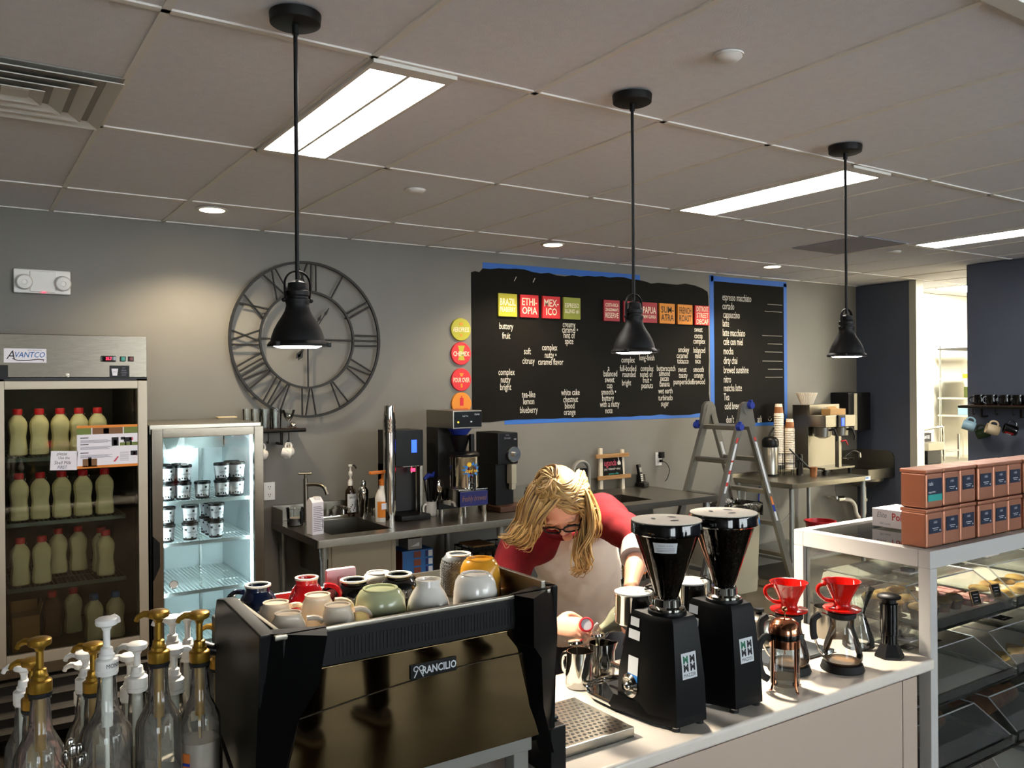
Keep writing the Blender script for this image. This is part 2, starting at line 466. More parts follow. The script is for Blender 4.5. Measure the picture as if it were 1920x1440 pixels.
# ------------------------------------------------------------------ ceiling things
def troffer(loc, label):
    t = thing('troffer_light', label, 'ceiling light', loc, 0, 'flat panel lights in the ceiling grid')
    w, l = .300, 1.215
    b = B()
    b.box(-w/2, w/2, -l/2, -l/2+.06, -.012, .004); b.box(-w/2, w/2, l/2-.06, l/2, -.012, .004)
    b.box(-w/2, -w/2+.014, -l/2, l/2, -.012, .004); b.box(w/2-.014, w/2, -l/2, l/2, -.012, .004)
    b.obj('frame', 'white_paint', t)
    for s in (-1, 1):
        b = B(); x0, x1 = sorted((s*.007, s*(w/2-.014)))
        b.box(x0, x1, -l/2+.06, l/2-.06, -.010, .0, bev=.006)
        b.obj('diffuser', 'troffer_glow', t)
    B().box(-.007, .007, -l/2+.06, l/2-.06, -.011, .0).obj('centre_rib', 'tbar', t)
    return t
tr = troffer((1.256, 3.04, ZC), 'ceiling panel light nearest the first pendant, left part of the ceiling')
dup(tr, (3.705, 3.04, ZC), 0, 'ceiling panel light crossed by the rod of the far right pendant')
dup(tr, (6.13, 3.04, ZC), 0, 'ceiling panel light cut off by the right edge of the photo')

def downlight(loc, label):
    t = thing('recessed_downlight', label, 'downlight', loc, 0, 'round downlights along the back wall')
    B().lathe([(.075, -.006), (.085, -.004), (.088, .0), (.06, .0)], 32).obj('trim_ring', 'white_paint', t)
    B().lathe([(0, -.007), (.068, -.007), (.07, -.003), (0, -.003)], 32).obj('lens', 'down_glow', t)
    return t
dl = downlight((1.265, 5.02, ZC), 'glowing round downlight nearest the wall clock')
dup(dl, (3.685, 5.0, ZC), 0, 'glowing round downlight above the left end of the big chalkboard')
dup(dl, (6.056, 4.96, ZC), 0, 'glowing round downlight above the narrow chalkboard')

def ceil_disc(loc, label, r=.044, cat='detector', cup=False):
    t = thing('ceiling_detector', label, cat, loc)
    if cup: B().lathe([(r, 0), (r*1.02, -.006), (r*.75, -.016), (r*.4, -.02), (0, -.02)][::-1], 24).obj('housing', 'white_plastic', t)
    else: B().lathe([(0, -.012), (r*.85, -.012), (r, -.006), (r, .004)], 24).obj('housing', 'white_plastic', t)
    B().lathe([(r, -.001), (r*1.12, -.003), (r*1.12, .003)], 24).obj('flange', 'tbar', t)
    return t
ceil_disc((2.03, 1.825, ZC), 'round off-white ceiling detector between the second and third pendant', .042, cup=True)
ceil_disc((2.039, 3.98, ZC), 'flat round ceiling cap in front of the wall clock', .05)
ceil_disc((6.217, 3.905, ZC), 'small round ceiling cap beside the blue-grey ceiling panel', .05)

t = thing('air_vent', 'square white ceiling air vent at the top left edge', 'vent', (.19, 3.34, ZC))
b = B(); w = .30
b.box(-w, w, -w, w, -.001, .004, mi=1)
b.obj('backing', ['white_paint', 'grey_plastic'], t)
for k, hw in enumerate((.298, .225, .155, .085)):
    b = B(); h = .03 if k else .012
    q = [(hw, 0), (hw-.055 if k else hw-.02, -h)]
    ring0 = [(-hw, -hw), (hw, -hw), (hw, hw), (-hw, hw)]
    i2 = hw - .045
    for (za, ra), (zb, rb) in (((-.016, hw), (.0, i2)),):
        A = [Vector((x*ra/hw, y*ra/hw, za)) for x, y in ring0]; C = [Vector((x*rb/hw, y*rb/hw, zb)) for x, y in ring0]
        for i in range(4):
            j = (i+1) % 4; b.poly([A[i], A[j], C[j], C[i]])
    o = b.obj('louver_ring', 'white_paint', t, smooth=0)
    sm = o.modifiers.new('s', 'SOLIDIFY'); sm.thickness = .003
b = B().box(-.04, .04, -.04, .04, -.012, .0); b.obj('centre_plate', 'white_paint', t)

tag(B().box(5.362, 5.918, 3.60, 4.205, ZC-.004, ZC+.004).obj('access_panel', 'access_panel'), 'blue-grey flat panel in place of a ceiling tile, right of the second light', 'ceiling panel')

# three pendants over the counter
def pendant(loc, label):
    t = thing('pendant_lamp', label, 'pendant lamp', loc, 0, 'black bell pendants over the counter')   # origin at the ceiling
    zb = 1.905-ZC          # shade rim
    B().lathe([(0, -.03), (.06, -.03), (.068, -.026), (.07, -.004), (.07, 0), (0, 0)], 40).obj('canopy', 'black_metal', t)
    b = B(); b.cyl((0, 0, -.03), (0, 0, -.055), .009, n=14); b.cyl((0, 0, -.05), (0, 0, zb+.185), .0058, n=12); b.obj('rod', 'black_metal', t)
    prof = [(.081, zb), (.082, zb+.006), (.077, zb+.013), (.073, zb+.016), (.070, zb+.03), (.064, zb+.047), (.054, zb+.066), (.043, zb+.083),
            (.035, zb+.098), (.031, zb+.112), (.0315, zb+.118), (.033, zb+.122), (.033, zb+.130), (.029, zb+.133), (.029, zb+.138), (.0325, zb+.141), (.0325, zb+.152),
            (.029, zb+.155), (.027, zb+.162), (.025, zb+.175), (.012, zb+.181), (0, zb+.182)]
    b = B(); b.lathe(prof, 40, cap0=False)
    b.lathe([(.079, zb+.001), (.070, zb+.02), (.060, zb+.045), (.04, zb+.08), (.02, zb+.1), (0, zb+.1)], 40, cap0=False)
    b.obj('shade', 'black_metal', t)
    b = B(); b.tube([(x, 0, z) for x, z in [(-.034, zb+.128), (-.036, zb+.16)]] + arc((0, 0, zb+.172), .036, PI, 0, 15) + [(.036, 0, zb+.16), (.034, 0, zb+.128)], .006, 8, flat=.45)
    for s in (-1, 1): b.sphere((s*.038, 0, zb+.128), .0065, 10)
    b.obj('yoke', 'black_metal', t)
    for a in (-2.6, -.5, 1.6):
        c = Vector((math.cos(a)*.083, math.sin(a)*.083, zb+.006)); B().cbox(c, (.013, .013, .013), .002).obj('rim_screw', 'black_metal', t)
    B().lathe([(0, zb-.003), (.055, zb-.002), (.066, zb+.003), (.066, zb+.006), (0, zb+.006)], 32).obj('lens', 'lamp_glow', t)
    return t
p1 = pendant((.796, 2.262, ZC), 'black bell pendant hanging in front of the wall clock')
dup(p1, (2.02, 2.262, ZC), 0, 'black bell pendant hanging in front of the big chalkboard')
dup(p1, (3.245, 2.262, ZC), 0, 'black bell pendant hanging right of both chalkboards')

# ------------------------------------------------------------------ things on the back wall
t = thing('wall_clock', 'large open iron wall clock with roman numeral bars', 'clock', (2.016, YB-.04, 2.108))
RO, RI = .52, .325
def flat_ring(r, w, d=.012):
    b = B(); n = 72; pr = [(r-w/2, -d/2), (r+w/2, -d/2), (r+w/2, d/2), (r-w/2, d/2), (r-w/2, -d/2)]
    b.lathe(pr, n, m=Matrix.Rotation(PI/2, 4, 'X'), cap0=False, cap1=False); return b
flat_ring(RO, .016, .02).obj('outer_ring', 'iron', t); flat_ring(RI, .014, .02).obj('inner_ring', 'iron', t)
NUM = {12: 'XII', 1: 'I', 2: 'II', 3: 'III', 4: 'IV', 5: 'V', 6: 'VI', 7: 'VII', 8: 'VIII', 9: 'IX', 10: 'X', 11: 'XI'}
for h, s in NUM.items():
    a = PI/2 - h*PI/6; u = Vector((math.cos(a), 0, math.sin(a))); v = Vector((math.sin(a), 0, -math.cos(a)))
    W_ = {'I': .035, 'V': .085, 'X': .085}; tot = sum(W_[c] for c in s); x = -tot/2
    b = B()
    def bar(x0, x1): b.tube([u*(RI+.003) + v*x0, u*(RO-.004) + v*x1], .0062, 6)
    for c in s:
        w = W_[c]
        if c == 'I': bar(x+w/2, x+w/2)
        elif c == 'V': bar(x+w/2-.006, x+.006); bar(x+w/2+.006, x+w-.006)
        else: bar(x+w-.008, x+.008); bar(x+.008, x+w-.008)
        x += w
    b.obj('numeral', 'iron', t)
b = B()
for a in (0, PI, -PI/2, PI/2): b.tube([(0, 0, 0), (RI*math.cos(a), 0, RI*math.sin(a))], .006, 6)
b.obj('spokes', 'iron', t)
def hand(ang, ln, w):
    u = Vector((math.cos(ang), 0, math.sin(ang))); v = Vector((-math.sin(ang), 0, math.cos(ang)))
    b = B(); y = Vector((0, -.016, 0))
    b.tube([-u*.12+y, u*ln+y], .0035, 6)
    P = lambda a, s: u*a + v*s
    def dia(a0, a1, s):
        am = a0+(a1-a0)*.4
        b.prism([(P(a0, 0).x, P(a0, 0).z), (P(am, -s).x, P(am, -s).z), (P(a1, 0).x, P(a1, 0).z), (P(am, s).x, P(am, s).z)], .003, m=Matrix(((1, 0, 0, 0), (0, 0, -1, -.014), (0, 1, 0, 0), (0, 0, 0, 1))))
    dia(ln*.72, ln, w); dia(-.16, -.08, w*1.6)
    return b
hand(math.radians(56), .26, .010).obj('minute_hand', 'iron', t)
hand(math.radians(62), .19, .012).obj('hour_hand', 'iron', t)
b = B().cyl((0, -.02, 0), (0, .03, 0), .022, n=20)
b.obj('movement', 'iron', t)
b = B()
for a in (.5, 2.6, -1.6): b.cyl((RI*math.cos(a), .0, RI*math.sin(a)), (RI*math.cos(a), .04, RI*math.sin(a)), .006)
b.obj('standoffs', 'iron', t)

t = thing('emergency_light', 'white twin-head emergency light high on the wall at the left', 'emergency light', (.446, YB, 2.405))
b = B(); b.cbox((0, -.02, 0), (.288, .04, .138), .008); b.cbox((0, -.034, .0), (.13, .03, .12), .006); b.obj('housing', 'white_plastic', t)
for x in (-.095, .1):
    h = B(); h.lathe([(.044, 0), (.044, .02), (.036, .03), (.014, .034), (.012, .028), (0, .028)], 24, (x, -.04, -.006), rot_to((.1, -1, -.1)))
    h.obj('lamp_head', 'white_plastic', t)
B().cbox((.005, -.048, -.063), (.014, .01, .006), .002).obj('status_light', 'led_red', t)

# chalkboards
def lettering(rows, h, sx, m, align='CENTER', y=YB-.0045, bold=.0):
    b = B()
    for s, x, z in rows: b.text(s, wallF(x, y, z), h, sx, align, bold=bold)
    b.obj('chalk_lettering', m[0], m[1], smooth=0)
t = thing('chalkboard', 'wide chalkboard painted on the wall with ragged edges and square signs', 'chalkboard', (0, 0, 0))
r_ = random.Random(3)
top = [(3.325, 2.655), (3.36, 2.665), (3.40, 2.66), (3.43, 2.69)] + [(3.5+.08*i, 2.697+r_.uniform(-.012, .008)+.012*math.sin(i*.5)) for i in range(0, 26)] + \
      [(5.6, 2.70), (5.72, 2.69), (5.82, 2.668), (5.885, 2.64), (5.895, 2.6)]
right = [(5.893+r_.uniform(-.006, .006), 2.5-.1*i) for i in range(0, 9)] + [(5.91, 1.56), (5.905, 1.51)]
bot = [(5.88-.12*i, 1.507+r_.uniform(-.008, .008)) for i in range(0, 21)] + [(3.325, 1.505)]
B().prism(top[::-1] + bot[::-1] + right[::-1], .003, wallF(0, YB, 0)).obj('board', 'chalkboard', t, smooth=0)
def tape(pts, w, t, y=YB, d=.0016):
    b = B()
    for (xa, za), (xb, zb) in zip(pts, pts[1:]):
        dx, dz = xb-xa, zb-za; l = math.hypot(dx, dz); nx, nz = -dz/l*w/2, dx/l*w/2
        b.prism([(xa+nx, za+nz), (xa-nx, za-nz), (xb-nx, zb-nz), (xb+nx, zb+nz)], d, wallF(0, y, 0))
    return b.obj('masking_tape', 'blue_tape', t, smooth=0)
tape([(3.43, 2.712), (4.2, 2.716), (5.05, 2.718)], .05, t)
tape([(3.62, 1.497), (4.6, 1.495), (5.9, 1.492)], .036, t)
BRD = [('buttery', 3.64, 2.249), ('fruit', 3.64, 2.174), ('complex', 3.64, 1.889), ('nutty', 3.63, 1.83), ('bright', 3.63, 1.772), ('soft', 3.84, 2.055), ('citrusy', 3.85, 1.979), ('tea-like', 3.85, 1.71), ('lemon', 3.85, 1.655), ('blueberry', 3.85, 1.587), ('complex', 4.06, 2.089), ('nutty \u2022', 4.07, 2.028), ('caramel flavor', 4.07, 1.972), ('creamy', 4.26, 2.282), ('caramel \u2022', 4.27, 2.238), ('hint of', 4.26, 2.193), ('spice', 4.26, 2.144), ('white cake', 4.27, 1.722), ('chestnut', 4.27, 1.665), ('blood', 4.26, 1.612), ('orange', 4.26, 1.56), ('a', 4.68, 1.924), ('balanced', 4.7, 1.876), ('sweet', 4.69, 1.826), ('cup', 4.69, 1.776), ('smooth \u2022', 4.68, 1.721), ('buttery', 4.67, 1.669), ('with a nutty', 4.69, 1.617), ('note', 4.68, 1.562), ('complex', 4.9, 1.996), ('full-bodied', 4.9, 1.922), ('rounded', 4.91, 1.871), ('bright', 4.88, 1.798), ('long-finish', 5.12, 2.017), ('complex', 5.12, 1.923), ('notes of', 5.11, 1.871), ('fruit \u2022', 5.12, 1.82), ('peanuts', 5.12, 1.772), ('butterscotch', 5.35, 1.924), ('almond', 5.33, 1.878), ('pecan', 5.33, 1.834), ('banana', 5.33, 1.785), ('wet earth', 5.34, 1.723), ('turbinado', 5.34, 1.661), ('sugar', 5.33, 1.608), ('smokey', 5.57, 2.095), ('caramel', 5.55, 2.041), ('tobacco', 5.56, 1.992), ('sweet', 5.55, 1.915), ('toasty', 5.56, 1.861), ('pumpernickel', 5.56, 1.803), ('sweet', 5.76, 2.285), ('cocoa', 5.76, 2.226), ('complex', 5.77, 2.176), ('balanced', 5.77, 2.093), ('mild', 5.75, 2.043), ('nice', 5.75, 1.994), ('smooth', 5.76, 1.915), ('orange', 5.76, 1.861), ('firewood', 5.76, 1.802)]
lettering(BRD, .074, .60, ('chalk', t))
b = B()
for x in (3.72, 3.9): b.tube([(x, YB-.005, 2.61), (x+.02, YB-.005, 2.645)], .003, 4)
b.obj('chalk_marks', 'chalk', t)

t = thing('chalkboard', 'narrow chalkboard drink list framed in blue tape by the corner', 'chalkboard', (0, 0, 0))
B().box(5.97, 6.965, YB-.003, YB, 1.40, 2.745).obj('board', 'chalkboard', t, smooth=0)
tape([(5.945, 1.36), (5.94, 2.80)], .055, t); tape([(6.988, 1.36), (6.99, 2.78)], .05, t)
tape([(5.93, 2.768), (7.01, 2.772)], .05, t); tape([(5.75, 1.40), (7.01, 1.385)], .045, t)
DR = [('espresso macchiato', 6.08, 2.601), ('cortado', 6.08, 2.516), ('cappuccino', 6.09, 2.435), ('latte', 6.08, 2.352), ('latte macchiato', 6.08, 2.264), ('cafe con miel', 6.09, 2.18), ('mocha', 6.09, 2.09), ('dirty chai', 6.09, 2.0), ('brewed sunshine', 6.09, 1.911), ('nitro', 6.09, 1.822), ('matcha latte', 6.09, 1.74), ('Tea', 6.09, 1.654), ('cold brew', 6.1, 1.568), ("don't", 6.12, 1.44), ('ask', 6.56, 1.43)]
lettering(DR, .098, .52, ('chalk', t), 'LEFT')
b = B(); b.tube(arc((6.74, YB-.005, 1.435), .024, PI, 2*PI, 9), .003, 4)
for x in (6.73, 6.75): b.sphere((x, YB-.005, 1.45), .003, 6)
for i, z in enumerate((2.56, 2.49, 2.25, 2.17, 2.09, 2.0, 1.92, 1.84)): b.box(6.72-.04*(i % 3), 6.94, YB-.0036, YB-.003, z, z+.004)
b.obj('chalk_marks', 'chalk_dim', t)

def fit(b, s, x, z, w, h, y, sp=1.0, mi=None):
    me = text_mesh(s, 'CENTER', 0, 0, sp, .012)
    xs = [v.co.x for v in me.vertices]; zs = [v.co.y for v in me.vertices]
    sx = w/(max(xs)-min(xs)); sy = h/(max(zs)-min(zs))
    m = wallF(x, y, z) @ Matrix.Diagonal((sx, sy, 1, 1)) @ Matrix.Translation((-(max(xs)+min(xs))/2, -(max(zs)+min(zs))/2, 0))
    b.text(s, m, 1, 1, 'CENTER', 0, 0, sp, .012, mi)
SQ = [(3.646, 'BRAZIL|PEABERRY', 'green_sign', 'sign_cream', 'yellow-green'), (3.853, 'ETHI-|OPIA', 'red_sign', 'sign_cream', 'bright red'), (4.069, 'MEX-|ICO', 'red_sign', 'sign_cream', 'bright red'),
      (4.28, 'ESPRESSO|BLEND #1', 'olive_sign', 'sign_cream', 'olive green'), (4.707, "COSTA RICA|ZINGERMAN'S|RESERVE", 'crimson_sign', 'sign_cream', 'dark red'), (4.93, '', 'crimson_sign', 'sign_cream', 'dark red'),
      (5.137, 'PAPUA|NEW GUINEA', 'crimson_sign', 'sign_cream', 'dark red'), (5.353, 'SUM-|ATRA', 'orange_sign', 'sign_black', 'orange'), (5.575, 'FRENCH|ROAST', 'orange_sign', 'sign_black', 'orange'), (5.795, 'DETROIT|STREET|DECAF', 'red_sign', 'sign_cream', 'red')]
HOW = ['lettered brazil peaberry', 'lettered ethiopia', 'lettered mexico', 'lettered espresso blend', 'lettered costa rica', 'mostly hidden behind the middle pendant', 'lettered papua new guinea', 'lettered sumatra', 'lettered french roast', 'lettered decaf']
for (x, s, c, tc, cn), how in zip(SQ, HOW):
    t = thing('coffee_sign', f'square {cn} sign {how} on the chalkboard', 'sign', (x, YB-.003, 2.415), 0, 'square coffee signs on the chalkboard')
    hw = .088 if x < 5 else .093
    B().cbox((0, -.01, 0), (hw*2, .02, .18), .003).obj('board', c, t)
    if s:
        b = B(); L = s.split('|'); hs = {1: [.08], 2: [.058, .058] if s[0] not in 'BEP' or s.startswith('ETHI') else ([.055, .038] if s[0] == 'B' else [.038, .036]), 3: [.03, .026, .045] if s[0] == 'C' else [.046, .046, .046]}[len(L)]
        if s[0] == 'P': hs = [.06, .03]
        gap = .012; tot = sum(hs)+gap*(len(hs)-1); z = tot/2
        for q, hh in zip(L, hs): fit(b, q, 0, z-hh/2, hw*2*(.82 if len(q) > 3 else .6), hh, -.0206); z -= hh+gap
        b.obj('lettering', tc, t, smooth=0)
for i, (z, s, c, tc, lb) in enumerate([(2.213, 'AEROPRESS', 'green_sign', 'sign_cream', 'round yellow-green sign, topmost of the discs beside the chalkboard'),
                          (2.03, 'CHEMEX', 'red_sign', 'sign_cream', 'round red sign, upper of the two red discs by the chalkboard'),
                          (1.832, 'POUR OVER', 'red_sign', 'sign_cream', 'round red sign, lower of the two red discs by the chalkboard'),
                          (1.65, 'FRENCH PRESS', 'orange_sign', 'red_sign', 'round orange sign, lowest disc, partly behind the tea brewer')]):
    t = thing('brew_sign', lb, 'sign', (3.225+.008*i*0, YB, z), 0, 'round brewing method signs')
    B().lathe([(0, .016), (.083, .016), (.086, .013), (.086, 0), (0, 0)], 40, m=rot_to((0, -1, 0))).obj('board', c, t)
    b = B(); fit(b, s, 0, -.002 if i < 3 else -.045, .14 if i < 3 else .11, .036 if i < 3 else .022, -.0175); b.obj('lettering', tc, t, smooth=0)
    b = B(); ic = 'orange_sign' if i in (0, 2) else ('green_sign' if i == 1 else 'red_sign')
    if i == 0: b.cbox((0, -.0165, .04), (.03, .002, .02)); b.cbox((0, -.0165, -.045), (.018, .002, .018))
    elif i == 1: b.prism([(-.03, .06), (.03, .06), (.012, 0), (.03, -.05), (-.03, -.05), (-.012, 0)], .0012, wallF(0, -.016, 0))
    elif i == 2: b.prism([(-.02, .05), (.02, .05), (.008, .025), (-.008, .025)], .0012, wallF(0, -.016, 0)); b.cbox((0, -.0165, -.045), (.016, .002, .03))
    else: b.cbox((0, -.0165, .015), (.032, .002, .06)); b.cbox((0, -.0165, .05), (.008, .002, .02))
    b.obj('emblem', ic, t, smooth=0)

def outlet(loc, label, plugs=False):
    t = thing('wall_outlet', label, 'outlet', loc)
    B().cbox((0, -.003, 0), (.074, .006, .118), .002).obj('cover_plate', 'white_plastic', t)
    b = B()
    for z in (-.026, .026):
        for x in (-.007, .007): b.cbox((x, -.0065, z+.004), (.003, .002, .011))
        b.cyl((0, -.0055, z-.01), (0, -.0075, z-.01), .003, n=8)
    b.obj('sockets', 'dark_trim', t)
outlet((1.757, YB, 1.10), 'white wall outlet left of the steel counter, under the glass shelf')
outlet((5.25, YB, 1.12), 'white wall outlet with a black adapter plugged in, near the phone')
t = thing('power_adapter', 'black power adapter with cord in the right outlet', 'adapter', (5.265, YB-.007, 1.14))
B().cbox((0, -.018, .015), (.045, .036, .055), .004).obj('adapter_body', 'black_plastic', t)
b = B(); b.cbox((0, -.012, -.038), (.026, .024, .026), .004)
b.tube(catmull([(0, -.026, -.04), (.03, -.05, -.06), (.055, -.06, -.12), (.04, -.05, -.19), (.02, -.04, -.218)], 6), .0035, 6); b.obj('cord', 'black_plastic', t)
# ------------------------------------------------------------------ tall milk cooler
FX0, FX1, FY0, FY1 = .165, .855, 4.73, 5.54
t = thing('glass_door_cooler', 'tall steel glass-door cooler full of milk bottles at the left edge', 'refrigerator', ((FX0+FX1)/2, (FY0+FY1)/2, 0))
ox, oy = t.location.x, t.location.y
def L(b): b.X = Matrix.Translation((-ox, -oy, 0)); return b
b = L(B())
b.box(FX0, FX0+.05, FY0, FY1, .44, 1.84); b.box(FX1-.05, FX1, FY0, FY1, .44, 1.84)
b.box(FX0, FX1, FY1-.04, FY1, .1, 2.06); b.box(FX0, FX1, FY0+.02, FY1, .1, .46); b.box(FX0, FX1, FY0, FY1, 1.83, 1.85)
b.box(FX0, FX1, FY0+.03, FY1, 1.84, 2.06)
b.obj('cabinet', 'dark_trim', t)
b = L(B()); b.box(FX0+.05, FX1-.05, FY1-.06, FY1-.041, .46, 1.83); b.box(FX0+.05, FX0+.056, FY0+.06, FY1-.06, .46, 1.83); b.box(FX1-.056, FX1-.05, FY0+.06, FY1-.06, .46, 1.83)
for z in (.48,): b.box(FX0+.05, FX1-.05, FY0+.05, FY1-.05, z-.015, z)
b.obj('inner_liner', 'fridge_in_dark', t)
b = L(B()); b.box(FX0, FX1, FY0, FY0+.03, 1.842, 2.06, .004); b.obj('header_panel', 'steel_hdr', t)
b = L(B()); b.box(FX0, FX1, FY0-.005, FY0+.02, .40, .455, .003); b.obj('sill_panel', 'steel_hdr', t)
b = L(B()); b.box(FX0, FX1, FY0+.03, FY0+.04, .1, .41); b.obj('grille_back', 'dark_trim', t)
for z in (.355, .28, .20, .125):
    b = L(B()); b.poly([(FX0+.01, FY0-.005, z+.012), (FX1-.01, FY0-.005, z+.012), (FX1-.01, FY0+.03, z+.045), (FX0+.01, FY0+.03, z+.045)])
    o = b.obj('louver_slat', 'steel_hdr', t, smooth=0); sm = o.modifiers.new('s', 'SOLIDIFY'); sm.thickness = .003
for sx in (FX0+.06, FX1-.06):
    for sy in (FY0+.08, FY1-.08): L(B()).cyl((sx, sy, 0), (sx, sy, .1), .02).obj('foot', 'rubber', t)
L(B()).box(FX0+.1, FX1-.1, FY0+.05, FY0+.07, 1.815, 1.828).obj('fill_strip', 'cooler_fill_glow', t)  # added glowing strip, brightens the milk bottles
# door
b = L(B()); y0, y1 = FY0-.035, FY0-.004
x0, x1, z0, z1 = FX0+.004, FX1-.006, .462, 1.83
b.box(x0, x0+.045, y0, y1, z0, z1, .003); b.box(x1-.045, x1, y0, y1, z0, z1, .003)
b.box(x0+.045, x1-.045, y0, y1, z1-.04, z1, .003); b.box(x0+.045, x1-.045, y0, y1, z0, z0+.055, .003)
dr = b.obj('door', 'door_frame', t)
L(B()).box(x0+.045, x1-.045, FY0-.022, FY0-.018, z0+.05, z1-.035).obj('door_pane', 'cold_pane', dr)
# badge and controls
b = L(B()); b.box(.215, .395, FY0-.003, FY0, 1.92, 1.988); bd = b.obj('maker_badge', 'paper', t)
b = L(B()); me_y = FY0-.0035
def lw(b, s, x, z, h, sx, y, mi=0, align='CENTER', shear=0.0, bold=0.0): b.text(s, wallF(x, y, z), h, sx, align, 0, shear, 1, bold, mi)
lw(b, 'A', .243, 1.955, .06, .9, me_y, 1, shear=.25); lw(b, 'VANTCO', .322, 1.957, .038, .82, me_y, 0, shear=.25, bold=.01); lw(b, 'REFRIGERATION', .345, 1.979, .011, .75, me_y, 2)
b.tube([(.25, me_y, 1.94), (.27, me_y, 1.931), (.31, me_y, 1.93), (.36, me_y, 1.937), (.385, me_y, 1.934), (.38, me_y, 1.927)], .002, 4, mi=1)
b.obj('badge_print', ['blue_box', 'ink', 'ink_grey'], bd, smooth=0)
b = L(B()); b.box(.638, .708, FY0-.012, FY0, 1.927, 1.957, .004); c = b.obj('thermostat', 'black_gloss', t)
b = L(B()); lw(b, '35.7', .672, 1.942, .02, .8, FY0-.0128, bold=.01); b.obj('display', 'led_red', c, smooth=0)
for x, m in ((.74, 'led_green'), (.778, 'switch_red')):
    b = L(B()); b.box(x-.013, x+.013, FY0-.01, FY0, 1.929, 1.955, .002, mi=1); b.box(x-.009, x+.009, FY0-.013, FY0-.008, 1.932, 1.952, .002, mi=0); b.obj('rocker_switch', [m, 'dark_trim'], t)
b = L(B()); b.cyl((.485, FY0, 1.858), (.485, FY0-.008, 1.858), .01); b.obj('lock', 'chrome', t)
for x0, x1, lg in ((.677, .77, 1), (.165, .232, 0)):
    b = L(B()); b.box(x0, x1, FY0-.002, FY0, 1.842, 1.908, mi=0)
    if lg:
        b.prism([(.686, 1.892), (.717, 1.892), (.712, 1.856), (.691, 1.856)], .001, wallF(0, FY0-.002, 0), mi=1)
        lw(b, 'MILK', .7015, 1.876, .009, .9, FY0-.0032, 2)
        for i, s in enumerate(('HOT', 'DRINK', 'COFFEE', 'SHOP')): lw(b, s, .744, 1.895-.012*i, .010, .8, FY0-.0026, 2)
    b.obj('sticker', ['black_plastic', 'paper', 'ink_grey'], t, smooth=0)
def wire_shelf(name, x0, x1, y0, y1, z, m, t, n=26, front=.02, LL=L):
    b = LL(B())
    b.box(x0, x1, y0, y0+.008, z-front, z); b.box(x0, x1, y1-.006, y1, z-.008, z); b.box(x0, x0+.006, y0, y1, z-.008, z); b.box(x1-.006, x1, y0, y1, z-.008, z)
    for i in range(1, n): x = x0+(x1-x0)*i/n; b.box(x-.0018, x+.0018, y0, y1, z-.006, z-.001)
    for y in (y0+(y1-y0)*.35, y0+(y1-y0)*.7): b.box(x0, x1, y-.002, y+.002, z-.012, z-.007)
    return b.obj(name, m, t, smooth=0)
for z in (1.450, 1.128, .805): wire_shelf('wire_shelf', FX0+.06, FX1-.09, 4.84, FY1-.06, z, 'shelf_wire', t)
# two notices taped to the pane
t2 = thing('poster', 'orange-edged dairy farm poster with cow photos on the tall cooler door', 'poster', (.662, 4.7, 1.50))
B().box(-.14, .14, -.002, .0, -.107, .107).obj('sheet', 'paper', t2)
b = B(); y = -.0022
def rc(x0, x1, z0, z1, mi): b.box(x0, x1, y-.0006, y, z0, z1, mi=mi)
rc(-.14, .14, .094, .107, 0); rc(-.14, .14, -.107, -.094, 0)
rc(-.14, -.075, .062, .094, 1); rc(-.07, .07, .062, .094, 2); rc(.075, .14, .062, .094, 1)
rc(-.02, .006, .064, .09, 3); rc(-.115, -.05, -.1, -.06, 2); rc(-.09, -.075, -.094, -.052, 3)
for i, z in enumerate((.045, .012, -.03)):
    rc(-.125, -.088, z-.002, z+.002, 3)
    for k in range(4): rc(-.125, .0+.01*((i+k) % 3), z-.012-.004*k-.001, z-.012-.004*k+.0008, 4)
rc(.018, .05, .0, .044, 3); rc(.026, .042, .004, .03, 5)
rc(.056, .14, .0, .016, 6)
for x0, x1, z0, z1 in ((.075, .112, .018, .042), (.06, .08, .03, .044), (.08, .086, .0, .02), (.105, .111, .0, .02)): rc(x0, x1, z0, z1, 3)
rc(.1, .118, .026, .04, 5)
rc(.106, .138, -.052, -.028, 3); rc(.118, .13, -.05, -.034, 5)
for k in range(8): rc(.056, .098, -.034-.006*k, -.0325-.006*k, 4)
b.prism([(.024, -.078), (.046, -.052), (.05, -.056), (.034, -.08)], .0006, wallF(0, y, 0), mi=5)
b.obj('print', ['orange_print', 'photo_green', 'photo_brown', 'ink', 'ink_grey', 'label_pink', 'photo_green'], t2, smooth=0)
t2 = thing('note', 'handwritten white paper note left of the dairy poster', 'note', (.464, 4.7, 1.437), 0)
t2.rotation_euler = (0, .05, 0)
B().box(-.058, .06, -.002, 0, -.046, .048).obj('sheet', 'paper', t2)
b = B()
for s, x, z, h in (('please', -.01, .034, .022), ('Use the', 0, .014, .02), ('Shelf Milk', -.005, -.01, .024), ('FIRST', -.006, -.032, .022)): b.text(s, wallF(x, -.0024, z), h, .8, shear=.15)
b.obj('handwriting', 'ink', t2, smooth=0)

